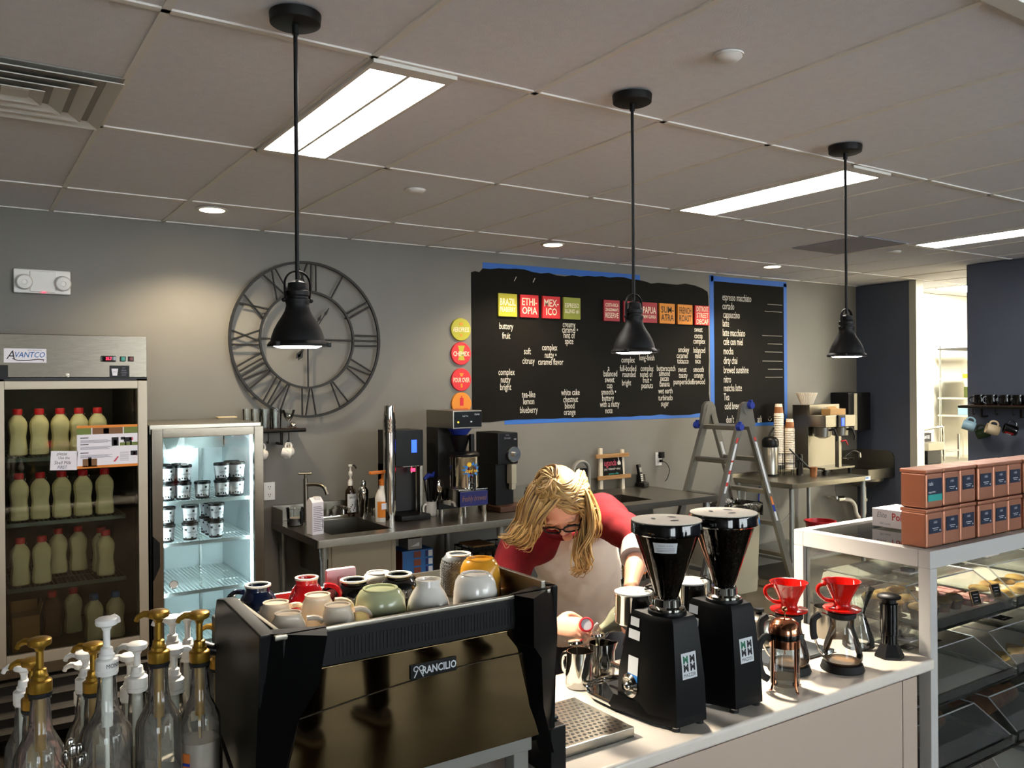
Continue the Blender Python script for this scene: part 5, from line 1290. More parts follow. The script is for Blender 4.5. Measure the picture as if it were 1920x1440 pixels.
b = L6(B()); b.box(.485, 1.10, 1.510, 1.522, 1.338, 1.347, .002); b.obj('rear_rail', 'steel', t)
b = L6(B()); b.box(.485, 1.115, 1.525, 1.895, 1.275, 1.285, .001); b.obj('cup_tray', 'steel', t)
b = L6(B()); b.box(1.088, 1.10, 1.53, 1.93, 1.28, 1.362, .002); b.box(.50, .51, 1.53, 1.86, 1.28, 1.345, .002); b.box(.51, 1.09, 1.885, 1.895, 1.28, 1.33, .002); b.obj('tray_walls', 'steel', t)
# side fins with the flared rear flange
def fin(xo, s, apex):
    # s=+1: outer face on the right
    b = L6(B())
    prof = [(1.53, 1.347), (1.90, 1.347), (1.925, 1.33), (1.93, 1.28), (1.90, 1.0), (1.86, .975), (1.60, .985), (1.545, 1.02)]
    if s < 0: prof = [(1.53, 1.347), (1.78, 1.362), (1.83, 1.352), (1.845, 1.32), (1.85, 1.0), (1.80, .96), (1.60, .965), (1.545, 1.02)]
    b.prism(prof, .03, Matrix(((0, 0, 1, xo-.03 if s > 0 else xo), (1, 0, 0, 0), (0, 1, 0, 0), (0, 0, 0, 1))), bev=.004)
    # flange: stacked wedge sections
    secs = []
    for z, out, ap, ay in apex: secs.append([(xo-s*.0+out, 1.54, z), (ap, ay, z), (ap-s*.022, 1.525, z), (xo-s*.03, 1.56, z)])
    if s < 0: secs = [list(reversed(q)) for q in secs]
    b.loft(secs[::-1]); return b.obj('side_fin', 'machine_side', t, smooth=35)
fin(1.135, 1, [(1.347, 0, 1.02, 1.462), (1.245, .004, 1.022, 1.465), (1.215, .003, 1.045, 1.47), (1.10, -.008, 1.062, 1.488), (.99, -.028, 1.098, 1.50)])
fin(.463, -1, [(1.347, .01, .565, 1.462), (1.26, .004, .55, 1.466), (1.20, -.002, .515, 1.475), (1.11, -.006, .495, 1.49), (.98, -.006, .485, 1.50)])
b = L6(B()); b.box(.52, 1.06, 1.53, 1.56, .995, 1.03, .003); b.box(.60, 1.05, 1.62, 1.8, .96, 1.0); b.obj('base_rail', 'grey_plastic', t)
for x in (.56, 1.045):
    for y in (1.57, 1.82): L6(B()).box(x-.02, x+.02, y-.02, y+.02, .9, 1.0, .004).obj('leg', 'grey_plastic', t)
b = L6(B()); b.box(.50, 1.10, 1.86, 2.02, 1.20, 1.27, .004); b.box(.52, 1.08, 1.86, 2.06, .96, 1.0, .003); b.obj('group_housing', 'steel', t)
for x in (.66, .94):
    b = L6(B()); b.cyl((x, 1.96, 1.14), (x, 1.96, 1.20), .036); b.cyl((x, 1.99, 1.135), (x, 2.09, 1.12), .012, .014); b.obj('group_head', 'chrome', t)
for x, z in ((.56, 1.22), (1.06, 1.22)):
    b = L6(B()); b.tube([(x, 1.90, z), (x-.02, 1.97, z), (x-.03, 2.02, z-.08), (x-.03, 2.03, z-.2)], .005, 8); b.obj('steam_wand', 'chrome', t)
b = L6(B()); b.cyl((.47, 1.84, 1.24), (.43, 1.86, 1.25), .011, .017); b.obj('steam_knob', 'black_plastic', t)
b = L6(B()); b.box(.02+.52, .03+.52, 1.56, 1.57, 1.286, 1.2861); 
b.text('buttery', Matrix.Translation((.99, 1.553, 1.2865)), .03, .8); b.bm.faces.ensure_lookup_table(); b.obj('tray_scribble', 'chalk', t, smooth=0)
t7 = thing('water_connection_box', 'small black box standing beside the espresso machine foot', 'box', (1.155, 1.66, .9))
B().box(-.022, .022, -.10, .10, 0, .115, .004).obj('housing', 'black_plastic', t7)
B().box(-.016, .024, -.07, .03, .1152, .125, .004).obj('rocker_switch', 'black_plastic', t7)

# cups upside down on the machine
TZ = 1.2855
def up_mug(name, label, x, y, r, h, m, shape, foot=None, handle=None, cat='mug', hr=.0, hs=1.0, n=32):
    """upside-down cup: rim at z=0, foot at z=h"""
    t = thing(name, label, cat, (x, y, TZ), hr, 'cups warming upside down on the espresso machine')
    P = {'bowl': [(1, 0), (1.0, .1), (.97, .3), (.88, .55), (.74, .78), (.64, .88)], 'mug': [(.97, 0), (1, .12), (1, .55), (.96, .78), (.82, .92), (.70, .97)],
         'round': [(.84, 0), (.95, .15), (1, .38), (.96, .6), (.82, .78), (.66, .86)], 'bell': [(.98, 0), (1, .1), (.99, .35), (.9, .56), (.72, .74), (.58, .83)], 'tall': [(1, 0), (1, .3), (.98, .62), (.9, .83), (.76, .95), (.66, .98)]}[shape]
    fr = P[-1][0]*r
    b = B(); prof = [((r-.004)*.9, .003), (P[0][0]*r-.003, 0)] + [(a*r, z*h) for a, z in P]
    prof += [(fr*.97, h*.96), (fr, h), (fr*.86, h), (fr*.82, h*.955), (0, h*.955)] if shape != 'bell' and shape != 'round' else [(fr*.93, h*.88), (fr*1.02, h*.985), (fr, h), (fr*.84, h), (fr*.78, h*.93), (0, h*.93)]
    b.lathe(prof, n, cap0=False); b.obj('cup_body', m, t)
    if foot:
        b = B(); q = [(fr*.80, h-.002), (fr*.83, h+.0008), (fr*1.02, h+.0008), (fr*1.03, h-.003)]; b.lathe(q, n, cap0=False, cap1=False); b.obj('foot_ring', foot, t)
    if handle:
        b = B(); b.tube(bez((r*.9, 0, h*.2), (r+.042*hs, 0, h*.02), (r+.045*hs, 0, h*.85), (r*.86, 0, h*.78), 12), .0058, 8, flat=1.4, up=(0, 1, 0)); b.obj('handle', m, t)
    return t
up_mug('navy_mug', 'glossy navy mug upside down at the far left of the machine top', .548, 1.82, .046, .087, 'navy_gloss', 'bell', 'bare_clay', 1, hr=2.2)
up_mug('red_mug', 'glossy red mug upside down with handle, behind the white cups', .649, 1.80, .043, .093, 'red_gloss', 'bell', 'bare_clay', 1, hr=-.3)
w0 = up_mug('white_cup', 'white cup upside down nearest the left fin, behind the front one', .5545, 1.72, .041, .070, 'cream_gloss', 'bowl', None, 1, cat='cup', hr=.3)
dup(w0, (.548, 1.625, TZ), -.15, 'white cup upside down at the front left corner with a mark on its foot')
dup(w0, (.638, 1.705, TZ), -.2, 'white cup upside down just in front of the red mug', s=(1.02, 1.02, 1.1))
dup(w0, (.646, 1.615, TZ), .05, 'white cup upside down at the front with its handle pointing to the green mug', s=(1, 1, 1.05))
up_mug('black_mug', 'black mug upside down with pale foot ring, left of two, by the pink timer', .7557, 1.79, .046, .076, 'black_gloss', 'round', 'bare_clay', 1, hr=2.5)
up_mug('black_mug', 'black mug upside down with pale foot ring, right of two', .859, 1.775, .046, .078, 'black_gloss', 'round', 'bare_clay', 1, hr=.6)
g = up_mug('green_mug', 'pale green glossy mug upside down with an orange mark', .758, 1.655, .053, .084, 'pistachio', 'mug', None, 1, hr=.65)
b = B(); patch(b, .0536, -1.45, -.75, .006, .03, 8); o = b.obj('print', 'label_orange', g); o.rotation_euler = (0, 0, -.65)
up_mug('white_cup', 'pinkish white cup upside down at the back between two black mugs', .847, 1.862, .038, .068, 'white_gloss', 'mug', None, None, cat='cup')
up_mug('white_mug', 'white bell-shaped mug upside down at the rear edge, middle', .850, 1.612, .047, .098, 'white_gloss', 'bell', None, 1, hr=.9)
g = up_mug('grey_mug', 'tall grey mug with chevron relief upside down at the right back', 1.04, 1.812, .045, .0975, 'gray_glaze', 'tall', 'bare_clay', None)
b = B()
for k in range(13):
    n_ = 72; z = .006+.0062*k; b.tube([((.0452 if k < 9 else .0452-.0009*(k-9)**1.5)*math.cos(2*PI*i/n_), (.0452 if k < 9 else .0452-.0009*(k-9)**1.5)*math.sin(2*PI*i/n_), z+(.005 if i % 2 else 0)) for i in range(n_)], .0008, 4, closed=True)
b.obj('chevron_relief', 'grey_plastic', g)
g = up_mug('amber_mug', 'amber yellow mug upside down with a small drawing', 1.03, 1.695, .049, .107, 'amber_gloss', 'tall', None, 1, hr=.3, hs=.6)
b = B(); b.tube([(.0494*math.cos(a), .0494*math.sin(a), z) for a, z in ((-1.1, .02), (-.95, .055), (-.8, .05), (-.85, .03), (-.7, .025), (-.72, .008))], .0008, 4); o = b.obj('drawing', 'photo_brown', g); o.rotation_euler = (0, 0, -.3)
g = up_mug('white_mug', 'large white mug with black marking upside down before the amber one', .958, 1.597, .049, .099, 'white_gloss', 'tall', None, None)
b = B(); patch(b, .0495, -.9, -.1, .01, .055, 8); b.obj('print', 'black_plastic', g)
t = thing('kitchen_timer', 'pale pink digital timer seen from behind, standing on the machine', 'timer', (.757, 1.872, TZ), -.05)
b = B(); b.box(-.037, .037, -.008, .008, .02, .088, .007); b.obj('timer_body', 'pink_plastic', t)
b = B(); b.box(-.01, .012, -.012, -.008, .03, .07, .003); b.box(-.012, .014, -.03, .012, 0, .022, .003); b.obj('clip_stand', 'pink_plastic', t)

# ---- drip tray
t = thing('drip_tray', 'perforated steel drip tray on the counter by the machine', 'drip tray', (1.318, 1.75, .9))
b = B(); b.box(-.125, .125, -.125, .125, 0, .026, .003); b.obj('tray_body', 'steel', t)
b = B()
for i in range(15):
    for j in range(13):
        x = -.11+.0155*i+(.0078 if j % 2 else 0); y = -.108+.018*j
        if abs(x) < .113: b.lathe([(0, .0266), (.0055, .0266)], 6, (x, y, 0), cap0=False, cap1=False)
b.obj('perforations', 'rubber', t, smooth=0)

# ---- two tall grinders
def grinder(loc, label, label_hopper):
    t = thing('espresso_grinder', label, 'coffee grinder', loc, 0, 'black espresso grinders with bean hoppers')
    def sec(w0, y0, w1, y1, w2, y2, z): return [(-w0, y0, z), (w0, y0, z), (w1, y1, z), (w2, y2, z), (-w2, y2, z), (-w1, y1, z)]
    b = B(); b.loft([sec(.054, -.088, .083, -.01, .08, .115, .022), sec(.052, -.084, .08, -.01, .076, .11, .12), sec(.044, -.068, .066, -.005, .062, .08, .268), sec(.040, -.060, .058, -.002, .055, .07, .283)])
    b.obj('grinder_body', 'machine_side', t, smooth=25)
    b = B(); b.loft([[(.5*c*x, y, z) if 0 else (x*c, y*c2, z) for x, y in ((-.054, -.088), (.054, -.088), (.083, -.01), (.10, .12), (.06, .20), (-.06, .20), (-.10, .12), (-.083, -.01))] for c, c2, z in ((1, 1, .012), (1, 1, .03), (.93, .95, .05))])
    b.obj('base_plinth', 'machine_side', t, smooth=25)
    for x, y in ((-.045, -.075), (.045, -.07), (-.07, .15), (.07, .15)):
        b = B(); b.cyl((x, y, 0), (x, y, .008), .012, n=12); b.obj('foot', 'rubber', t)
        b = B(); b.cyl((x, y, .008), (x, y, .016), .010, n=12); b.obj('foot_nut', 'chrome', t)
    b = B(); b.lathe([(.050, .279), (.052, .284), (.05, .292), (.04, .296)], 32); b.obj('collar_plate', 'black_plastic', t)
    b = B(); b.lathe([(.047, .292), (.047, .299), (.037, .303), (.036, .322), (.034, .324), (.0, .324)], 32); b.obj('adjust_ring', 'chrome', t)
    b = B(); b.lathe([(.027, .31), (.029, .325), (.091, .508)], 36, cap1=False); h = b.obj('hopper', 'hopper_smoke', t)
    b = B(); b.lathe([(0, .312), (.025, .312), (.0272, .325), (.0845, .495), (.06, .502), (0, .506)], 32); b.obj('coffee_beans', 'beans', h)
    b = B(); b.lathe([(.0905, .496), (.0955, .50), (.0955, .528), (.0945, .53), (0, .53)], 40, cap0=False); ld = b.obj('hopper_rim', 'black_gloss', h)
    b = B(); b.lathe([(.0935, .5305), (.0935, .5325), (0, .534)], 40, cap0=False); b.obj('lid', 'lid_grey', h)
    for a in (.4, 2.5, 4.6):
        c = (.035*math.cos(a), .035*math.sin(a), .5345); b = B(); b.lathe([(.014, 0), (0, 0.0002)], 14, c, Matrix.Rotation(a+PI/2, 4, 'Z') @ Matrix.Diagonal((1, .45, 1, 1)), cap0=False); b.obj('lid_slot', 'rubber', h)
    if label_hopper:
        b = B(); q = [(-.35, .455), (.35, .455), (.35, .485), (-.35, .485)]
        rz = lambda z: .029+(.091-.029)*(z-.325)/(.508-.325)+.0008
        patch(b, rz(.455), -PI/2-1.2, -PI/2-.42, .455, .483, 8, 0, rz(.483)); lb = b.obj('label', 'label_white', h)
        b = B(); wrap_text(b, 'house blend', rz(.475)+.0006, .476, .009, -PI/2-.8, .9)
        for k in range(3): patch(b, rz(.459+.004*k)+.0006, -PI/2-1.12, -PI/2-.5, .459+.004*k, .4603+.004*k, 6)
        b.obj('label_print', 'ink_grey', lb)
    # doser on the barista side
    b = B(); b.lathe([(0, .225), (.05, .225), (.052, .23), (.052, .305), (.054, .309)], 32, (0, .135, 0)); b.obj('doser', 'chrome', t)
    b = B(); b.lathe([(.053, .309), (.053, .313), (.046, .316), (0, .317)], 32, (0, .135, 0)); dl_ = b.obj('doser_lid', 'white_gloss', t)
    b = B(); q = random.Random(9)
    for k in range(16): a = q.uniform(0, 6.3); r = q.uniform(.02, .045); b.lathe([(.0035, 0), (0, .0003)], 5, (r*math.cos(a), .135+r*math.sin(a), .3168), Matrix.Diagonal((1, .5, 1, 1)), cap0=False)
    b.obj('coffee_grounds', 'beans', dl_, smooth=0)
    b = B(); b.tube([(.02, .11, .32), (.03, .09, .325), (.04, .10, .33), (.03, .115, .325), (.015, .10, .33), (.03, .08, .32), (.02, .07, .29)], .0025, 6); b.obj('lid_cord', 'rubber', t)
    b = B(); b.lathe([(.02, .20), (.042, .222), (.0, .222)], 20, (0, .135, 0)); b.tube([(0, .165, .15), (0, .15, .2)], .012, 8); b.obj('chute', 'machine_side', t)
    for x in (-.035, .035): B().tube([(x, .11, .10), (x, .19, .10)], .007, 8).obj('fork_prong', 'chrome', t)
    b = B(); b.lathe([(.03, 0), (.032, .006), (.024, .012), (.018, .008), (0, .008)], 24, (-.078, .06, .085), rot_to((-1, 0, .05))); b.sphere((-.088, .06, .085), .012, 12); b.obj('on_switch', 'chrome', t)
    b = B(); n = 24; ring = [Vector((-.0+.10*math.cos(a), .19+.09*math.sin(a), .024)) for a in [PI*i/(n-1) for i in range(n)]]
    b.tube([Vector((.10, .12, .024))] + ring + [Vector((-.10, .12, .024))], .006, 8); b.prism([(p.x, p.y) for p in [Vector((.10, .12, 0))] + ring + [Vector((-.10, .12, 0))]], .006, Matrix.Translation((0, 0, .014))); b.obj('catch_tray', 'chrome', t)
    # stickers on the flank and the badge
    def flank(y0, y1, z0, z1, m):
        f = lambda y, z: Vector((-((.0805-(z-.12)*.0946 if z > .12 else .0825-(z-.022)*.02)-.004*(y+.01)/.12)-.0012, y, z))
        b = B(); b.poly([f(y1, z0)+Vector((-.001, 0, 0)), f(y0, z0)+Vector((-.001, 0, 0)), f(y0, z1)+Vector((-.001, 0, 0)), f(y1, z1)+Vector((-.001, 0, 0))]); return b.obj('flank_sticker', m, t, smooth=0)
    flank(.035, .07, .245, .268, 'label_white'); flank(.03, .075, .21, .235, 'label_white'); flank(.03, .07, .115, .165, 'label_white'); flank(.03, .07, .10, .118, 'sky_print')
    tilt = Matrix.Rotation(.09, 4, 'X')
    fm = lambda x, z, k=0: Matrix.Translation((0, -.0805-.0008*k+.0, .15)) @ Matrix.Rotation(-.1, 4, 'X') @ wallF(x, 0, z)
    b = B(); b.prism([(-.026, -.033), (.026, -.033), (.026, .033), (-.026, .033)], .001, fm(.0, .012)); bg = b.obj('badge', 'label_white', t, smooth=0)
    b = B()
    for i, (x, z) in enumerate(((-.012, .027), (.012, .027), (-.012, .006), (.012, .006))): b.text('M', fm(x, z, 1.5), .026, .95, bold=.04, mi=1 if i == 0 else 0)
    b.text('MAZZER', fm(0, -.012, 1.5), .0125, .9, mi=0); b.obj('badge_print', ['ink', 'dark_green_print'], bg, smooth=0)
    return t
mat('dark_green_print', '#0d6b4c', .5)
g1 = grinder((1.60, 1.668, .9), 'black espresso grinder nearer the espresso machine, sticker on its hopper', True)
g2 = grinder((1.82, 1.668, .9), 'black espresso grinder right of the other, nearer the red drippers', False)
b = B(); b.tube(catmull([(1.70, 1.70, .905), (1.76, 1.66, .905), (1.80, 1.70, .905), (1.79, 1.78, .905)], 6), .004, 6); b.X = Matrix(); o = b.obj('power_cord', 'grey_plastic', g2); o.location = (-1.82, -1.668, -.9)

# ---- milk pitchers with thermometers
def pitcher(loc, label, tl, rz):
    t = thing('milk_pitcher', label, 'milk pitcher', loc, rz, 'steel milk pitchers')
    b = B(); n = 28; rings = []
    for r, z, sp in ((.036, 0, 0), (.0405, .004, 0), (.042, .03, 0), (.038, .085, .004), (.037, .107, .016), (.0355, .107, .016), (.036, .085, .003), (.039, .03, 0), (.036, .006, 0)):
        rg = []
        for i in range(n):
            a = 2*PI*i/n; d = max(0, math.cos(a))**14; rg.append(((r+sp*d)*math.cos(a), (r+sp*d)*math.sin(a), z+.006*d*(sp > .01)))
        rings.append(rg)
    b.loft(rings); b.obj('pitcher_body', 'chrome', t)
    b = B(); b.tube(bez((-.036, 0, .09), (-.075, 0, .1), (-.07, 0, .03), (-.04, 0, .03), 10), .005, 8, flat=1.6); b.obj('handle', 'chrome', t)
    th = thing('dial_thermometer', tl, 'thermometer', loc, rz, 'dial thermometers in the milk pitchers')
    B().cyl((.0, 0, .02), (-.012, -.0, .125), .0022, n=8).obj('stem', 'chrome', th)
    m = Matrix.Translation((-.012, 0, .126)) @ Matrix.Rotation(-.12, 4, 'Y'); b = B(); b.lathe([(0, 0), (.022, 0), (.024, .003), (.023, .009), (0, .011)], 24, m=m); b.obj('dial', 'chrome', th)
pitcher((1.548, 1.985, .9), 'steel milk pitcher nearer the espresso machine', 'dial thermometer in the pitcher nearer the espresso machine', -1.3)
pitcher((1.652, 2.01, .9), 'steel milk pitcher receiving the poured milk', 'dial thermometer in the pitcher receiving the milk', -.9)
t = thing('milk_spoon', 'thin steel spoon handle on the counter behind the first grinder', 'spoon', (1.75, 1.93, .905))
b = B(); b.tube([(-.06, .05, .03), (.03, -.03, .006)], .004, 6); b.obj('spoon_stem', 'chrome', t)

# ---- pour-over things
def carafe(loc, label, dlabel, rz):
    t = thing('glass_carafe', label, 'carafe', loc, rz, 'glass pour-over carafes')
    B().lathe([(0, 0), (.064, 0), (.066, .004), (.060, .022), (.05, .024), (0, .02)], 36).obj('base_ring', 'rubber', t)
    b = B(); b.lathe([(.045, .021), (.054, .024), (.060, .036), (.060, .05), (.052, .085), (.041, .115), (.036, .135), (.036, .165), (.038, .172)], 36, cap1=False); b.obj('carafe_body', 'clear_glass', t)
    B().lathe([(0, .024), (.05, .024), (.053, .03), (0, .032)], 28).obj('coffee_rest', 'syrup_gold', t)
    B().lathe([(.037, .160), (.042, .165), (.042, .178), (.03, .182), (0, .182)], 32, cap0=False).obj('neck_collar', 'rubber', t)
    b = B(); b.tube(catmull([(-.038, 0, .165), (-.065, 0, .174), (-.088, 0, .15), (-.086, 0, .10), (-.07, 0, .06), (-.058, 0, .045)], 5), .0035, 8); b.obj('wire_handle', 'chrome', t)
    b = B(); b.tube(catmull([(-.068, 0, .172), (-.088, 0, .155), (-.0895, 0, .115), (-.085, 0, .095)], 5), .0085, 8, flat=1.3); b.obj('grip', 'rubber', t)
    d = thing('coffee_dripper', dlabel, 'coffee dripper', (loc[0], loc[1], loc[2]+.183), rz, 'red ceramic coffee drippers')
    b = B(); n = 48; rings = []
    for r, z in ((.030, 0), (.056, .004), (.057, .009), (.032, .012), (.026, .016), (.024, .022), (.032, .045), (.056, .090), (.058, .093), (.054, .092), (.030, .047), (.016, .02), (.012, .01)):
        rings.append([(r*math.cos(2*PI*i/n), r*math.sin(2*PI*i/n), z) for i in range(n)])
    b.loft(rings); b.obj('dripper_body', 'dripper_red', d)
    for k in range(12):
        a = 2*PI*k/12; pts = [((.014+.039*q)*math.cos(a+q*1.0), (.014+.039*q)*math.sin(a+q*1.0), .021+.066*q) for q in [i/7 for i in range(8)]]
        b = B(); b.tube(pts, .0022, 6); b.obj('spiral_rib', 'dripper_red', d)
    b = B(); b.tube(bez((-.05, 0, .083), (-.095, 0, .085), (-.075, 0, .03), (-.028, 0, .03), 12), .006, 8, flat=1.3, up=(0, 1, 0)); b.obj('handle', 'dripper_red', d)
carafe((2.172, 1.725, .9), 'glass carafe with black handle behind the french press', 'red ceramic dripper above the french press', -.55)
carafe((2.318, 1.64, .9), 'glass carafe with black handle standing clear, right of the french press', 'red ceramic dripper on the right-hand carafe', -.6)
t = thing('french_press', 'copper-framed glass french press at the counter front', 'french press', (2.035, 1.632, .9), 0)
B().lathe([(.040, .014), (.042, .018), (.042, .165)], 32, cap0=True, cap1=False).obj('beaker', 'clear_glass', t)
b = B(); b.lathe([(.0435, .125), (.0435, .148)], 32, cap0=False, cap1=False); 
for k in range(4):
    a = PI/4+k*PI/2+.6; c, s = math.cos(a), math.sin(a)
    b.tube([(c*.0445, s*.0445, .147), (c*.0445, s*.0445, .02), (c*.05, s*.05, .004), (c*.058, s*.058, .003)], [.0042, .0042, .004, .003], 8, flat=.6)
b.obj('frame', 'copper', t)
b = B(); b.lathe([(.044, .148), (.0455, .152), (.045, .165), (.04, .17), (0, .17)], 32, cap0=False); b.prism([(-.01, .04), (.01, .04), (.004, .055), (-.004, .055)], .014, Matrix.Rotation(-2.6, 4, 'Z') @ Matrix.Translation((0, 0, .150))); b.obj('lid_band', 'black_gloss', t)
B().lathe([(.0465, .165), (.0465, .172), (.042, .19), (.03, .202), (.012, .208), (0, .209)], 36, cap0=False).obj('lid_dome', 'copper', t)
b = B(); b.cyl((0, 0, .1), (0, 0, .228), .0025, n=10); b.sphere((0, 0, .232), .009, 14); b.obj('plunger', 'copper', t)
B().lathe([(0, .03), (.039, .03), (.039, .036), (0, .036)], 28).obj('filter_disc', 'steel_dark', t)
b = B(); b.tube(catmull([(-.044, 0, .145), (-.06, 0, .155), (-.078, 0, .13), (-.08, 0, .085), (-.07, 0, .045), (-.052, 0, .03)], 6), .008, 10, flat=1.3); o = b.obj('handle', 'rubber', t); o.rotation_euler = (0, 0, -.45)
t = thing('pour_over_flask', 'hourglass clear glass coffee maker behind the right carafe', 'coffee maker', (2.555, 1.745, .9))
B().lathe([(.0, .003), (.045, .0), (.052, .006), (.05, .03), (.03, .09), (.02, .115), (.024, .13), (.05, .195), (.053, .2), (.051, .2), (.02, .12), (.028, .09), (.048, .03), (.04, .006), (0, .006)], 36).obj('flask_body', 'clear_glass', t)
t = thing('press_maker', 'tall black plunger coffee maker by the display case', 'coffee maker', (2.545, 1.625, .9))
b = B(); b.lathe([(.046, 0), (.046, .008), (.027, .045), (.026, .05)], 6, a0=.3); b.obj('funnel_foot', 'black_plastic', t, smooth=0)
B().lathe([(.0255, .045), (.0255, .075), (.028, .077), (.028, .175), (.024, .177)], 28).obj('chamber', 'black_gloss', t)
B().lathe([(.022, .175), (.022, .19), (.036, .192), (.037, .198), (.03, .203), (0, .204)], 28, cap0=False).obj('plunger_cap', 'black_plastic', t)
b = B()
for i, s in enumerate('4321'): wrap_text(b, s, .0284, .16-.022*i, .012, -PI/2+.5, .9)
b.obj('markings', 'led_yellow_print', t) if 'led_yellow_print' in MATS else b.obj('markings', mat('led_yellow_print', '#a8752c', .5), t)
t = thing('steel_cup', 'plain steel cup behind the right carafe', 'cup', (2.565, 1.885, .9))
B().lathe([(0, .003), (.036, .0), (.038, .004), (.038, .105), (.036, .106), (.0355, .01), (0, .01)], 28).obj('cup_body', 'steel', t)
t = thing('steel_teapot', 'small steel kettle with black lid knob, right of the second grinder', 'kettle', (2.305, 1.955, .9))
B().lathe([(0, 0), (.048, 0), (.052, .01), (.05, .05), (.043, .082), (.036, .09)], 32).obj('kettle_body', 'steel', t)
B().lathe([(.037, .088), (.038, .093), (.03, .1), (.012, .106), (0, .106)], 28, cap0=False).obj('lid', 'steel', t)
B().lathe([(.009, .105), (.012, .11), (.017, .114), (.017, .124), (0, .126)], 20).obj('lid_knob', 'black_plastic', t)
b = B(); b.tube(bez((.045, .0, .03), (.09, 0, .03), (.07, 0, .1), (.11, 0, .11), 10), .005, 8); b.obj('spout', 'steel', t)
t = thing('brew_scale', 'flat dark brewing mat on the counter behind the carafes', 'scale', (2.29, 1.815, .9))
B().box(-.15, .15, -.06, .07, 0, .012, .003).obj('scale_plate', 'tray_steel', t)
# ------------------------------------------------------------------ bakery display case
KX0, KX1, KY0, KY1, KZ = 2.662, 4.5, 1.553, 2.09, 1.24
t = thing('display_case', 'white framed glass bakery case at the right end of the counter', 'display case', (3.5, 1.82, 0)); o8 = t.location.copy()
def L8(b): b.X = Matrix.Translation((-o8.x, -o8.y, 0)); return b
w = .042
b = L8(B())
for y in (KY0, KY1-w): b.box(KX0, KX1, y, y+w, KZ-.058, KZ, .003)
for x in (KX0, KX1-w): b.box(x, x+w, KY0+w, KY1-w, KZ-.058, KZ, .003)
b.obj('top_frame', 'case_white', t)
for x in (KX0, KX1-w):
    for y in (KY0, KY1-w): L8(B()).box(x, x+w, y, y+w, 0, KZ-.058, .003).obj('post', 'case_white', t)
L8(B()).box(KX0+w-.005, KX1-w+.005, KY0+w-.005, KY1-w+.005, KZ-.012, KZ-.006).obj('glass_top', 'case_top', t)
b = L8(B()); b.box(KX0+.01, KX1-.01, KY0+.01, KY1-.01, .02, .12); b.obj('plinth', 'grey_plastic', t)
L8(B()).box(KX0+.018, KX0+.022, KY0+w, KY1-w, .12, KZ-.058).obj('side_pane', 'acrylic', t)
SH = []
for z in (.975, .725, .475, .225):
    b = L8(B()); b.box(KX0+.03, KX1-.03, KY0+.012, KY1-.02, z-.012, z-.004, .001); b.obj('glass_shelf', 'case_top', t)
    SH.append(z)
# acrylic covered trays, tipped a little towards the customers
def tray(x0, x1, z, label, h=.115, flip=0):
    t = thing('bakery_tray', label, 'bakery tray', (x0, KY0+.015, z), 0, 'covered acrylic trays in the bakery case')
    W, D = x1-x0, KY1-KY0-.06
    b = B(); b.poly([(0, 0, 0), (W, 0, 0), (W, D, 0), (0, D, 0)]); b.box(0, W, 0, .006, 0, .03, .001); b.box(0, W, D-.006, D, 0, .03, .001); b.box(0, .006, 0, D, 0, .03, .001); b.box(W-.006, W, 0, D, 0, .03, .001); b.obj('tray_base', 'acrylic', t)
    B().box(.02, W-.02, .02, D-.02, .0065, .010).obj('liner', 'parchment' if not flip else 'tray_steel', t)
    b = B()
    A = [Vector(p) for p in ((.012, .012, .03), (W-.012, .012, .03), (W-.012, D-.012, .03), (.012, D-.012, .03))]
    C = [Vector(p) for p in ((.04, .13, h), (W-.04, .13, h), (W-.04, D-.02, h), (.04, D-.02, h))]
    for i in range(4): j = (i+1) % 4; b.poly([A[i], A[j], C[j], C[i]])
    b.poly(C); cv = b.obj('cover', 'acrylic', t, smooth=0)
    b = B()
    E_ = A+C
    for p, q in ((0, 4), (1, 5), (4, 5), (5, 6), (4, 7)): b.tube([E_[p], E_[q]], .003, 6)
    b.obj('cover_edge', 'water_glass_edge', cv)
    b = B(); b.box(W*.5-.045, W*.5+.045, .22, .29, h+.001, h+.004); b.obj('handle_plate', 'paper', cv)
    b = B(); b.lathe([(0, 0), (.03, 0), (.03, .008), (0, .009)], 20, (W*.5, .255, h+.004), Matrix.Diagonal((1, .8, 1, 1))); b.obj('handle_knob', 'tray_steel', cv)
    return t
glass('water_glass_edge', '#ffffff', 2.2, body=.35)
TR = []
nm = ['top', 'second', 'third', 'bottom']
for k, z in enumerate(SH):
    for j, (x0, x1) in enumerate(((2.715, 3.235), (3.26, 3.78), (3.80, 4.32))):
        TR.append(tray(x0, x1, z+.0005-.004, f'acrylic covered tray on the {nm[k]} shelf of the bakery case, {["left","middle","right"][j]}', .115 if k < 3 else .16, k == 2))
# pastries
def muffin(loc, label, rz=0):
    t = thing('muffin', label, 'muffin', loc, rz, 'muffins in dark paper in the top bakery tray')
    b = B(); n = 20; rings = []
    for r, z in ((.022, 0), (.026, .02), (.032, .034)): rings.append([((r+(.0015 if i % 2 else -.0015))*math.cos(2*PI*i/n), (r+(.0015 if i % 2 else -.0015))*math.sin(2*PI*i/n), z) for i in range(n)])
    b.loft(rings); b.obj('wrapper', 'muffin', t)
    b = B(); q = random.Random(int(loc[0]*1000)); b.lathe([(.031, .031), (.033, .038), (.026, .047), (.012, .052), (0, .053)], 16, cap0=False)
    for v in b.bm.verts: v.co += Vector((q.uniform(-1, 1), q.uniform(-1, 1), q.uniform(-1, 1)))*.0018
    b.obj('muffin_top', 'muffin_top', t)
    return t
k = 0; mf = None
POS = ['front left', 'front second', 'front third', 'front right', 'middle left', 'middle second', 'middle third', 'middle right', 'back left', 'back second', 'back third', 'back right']
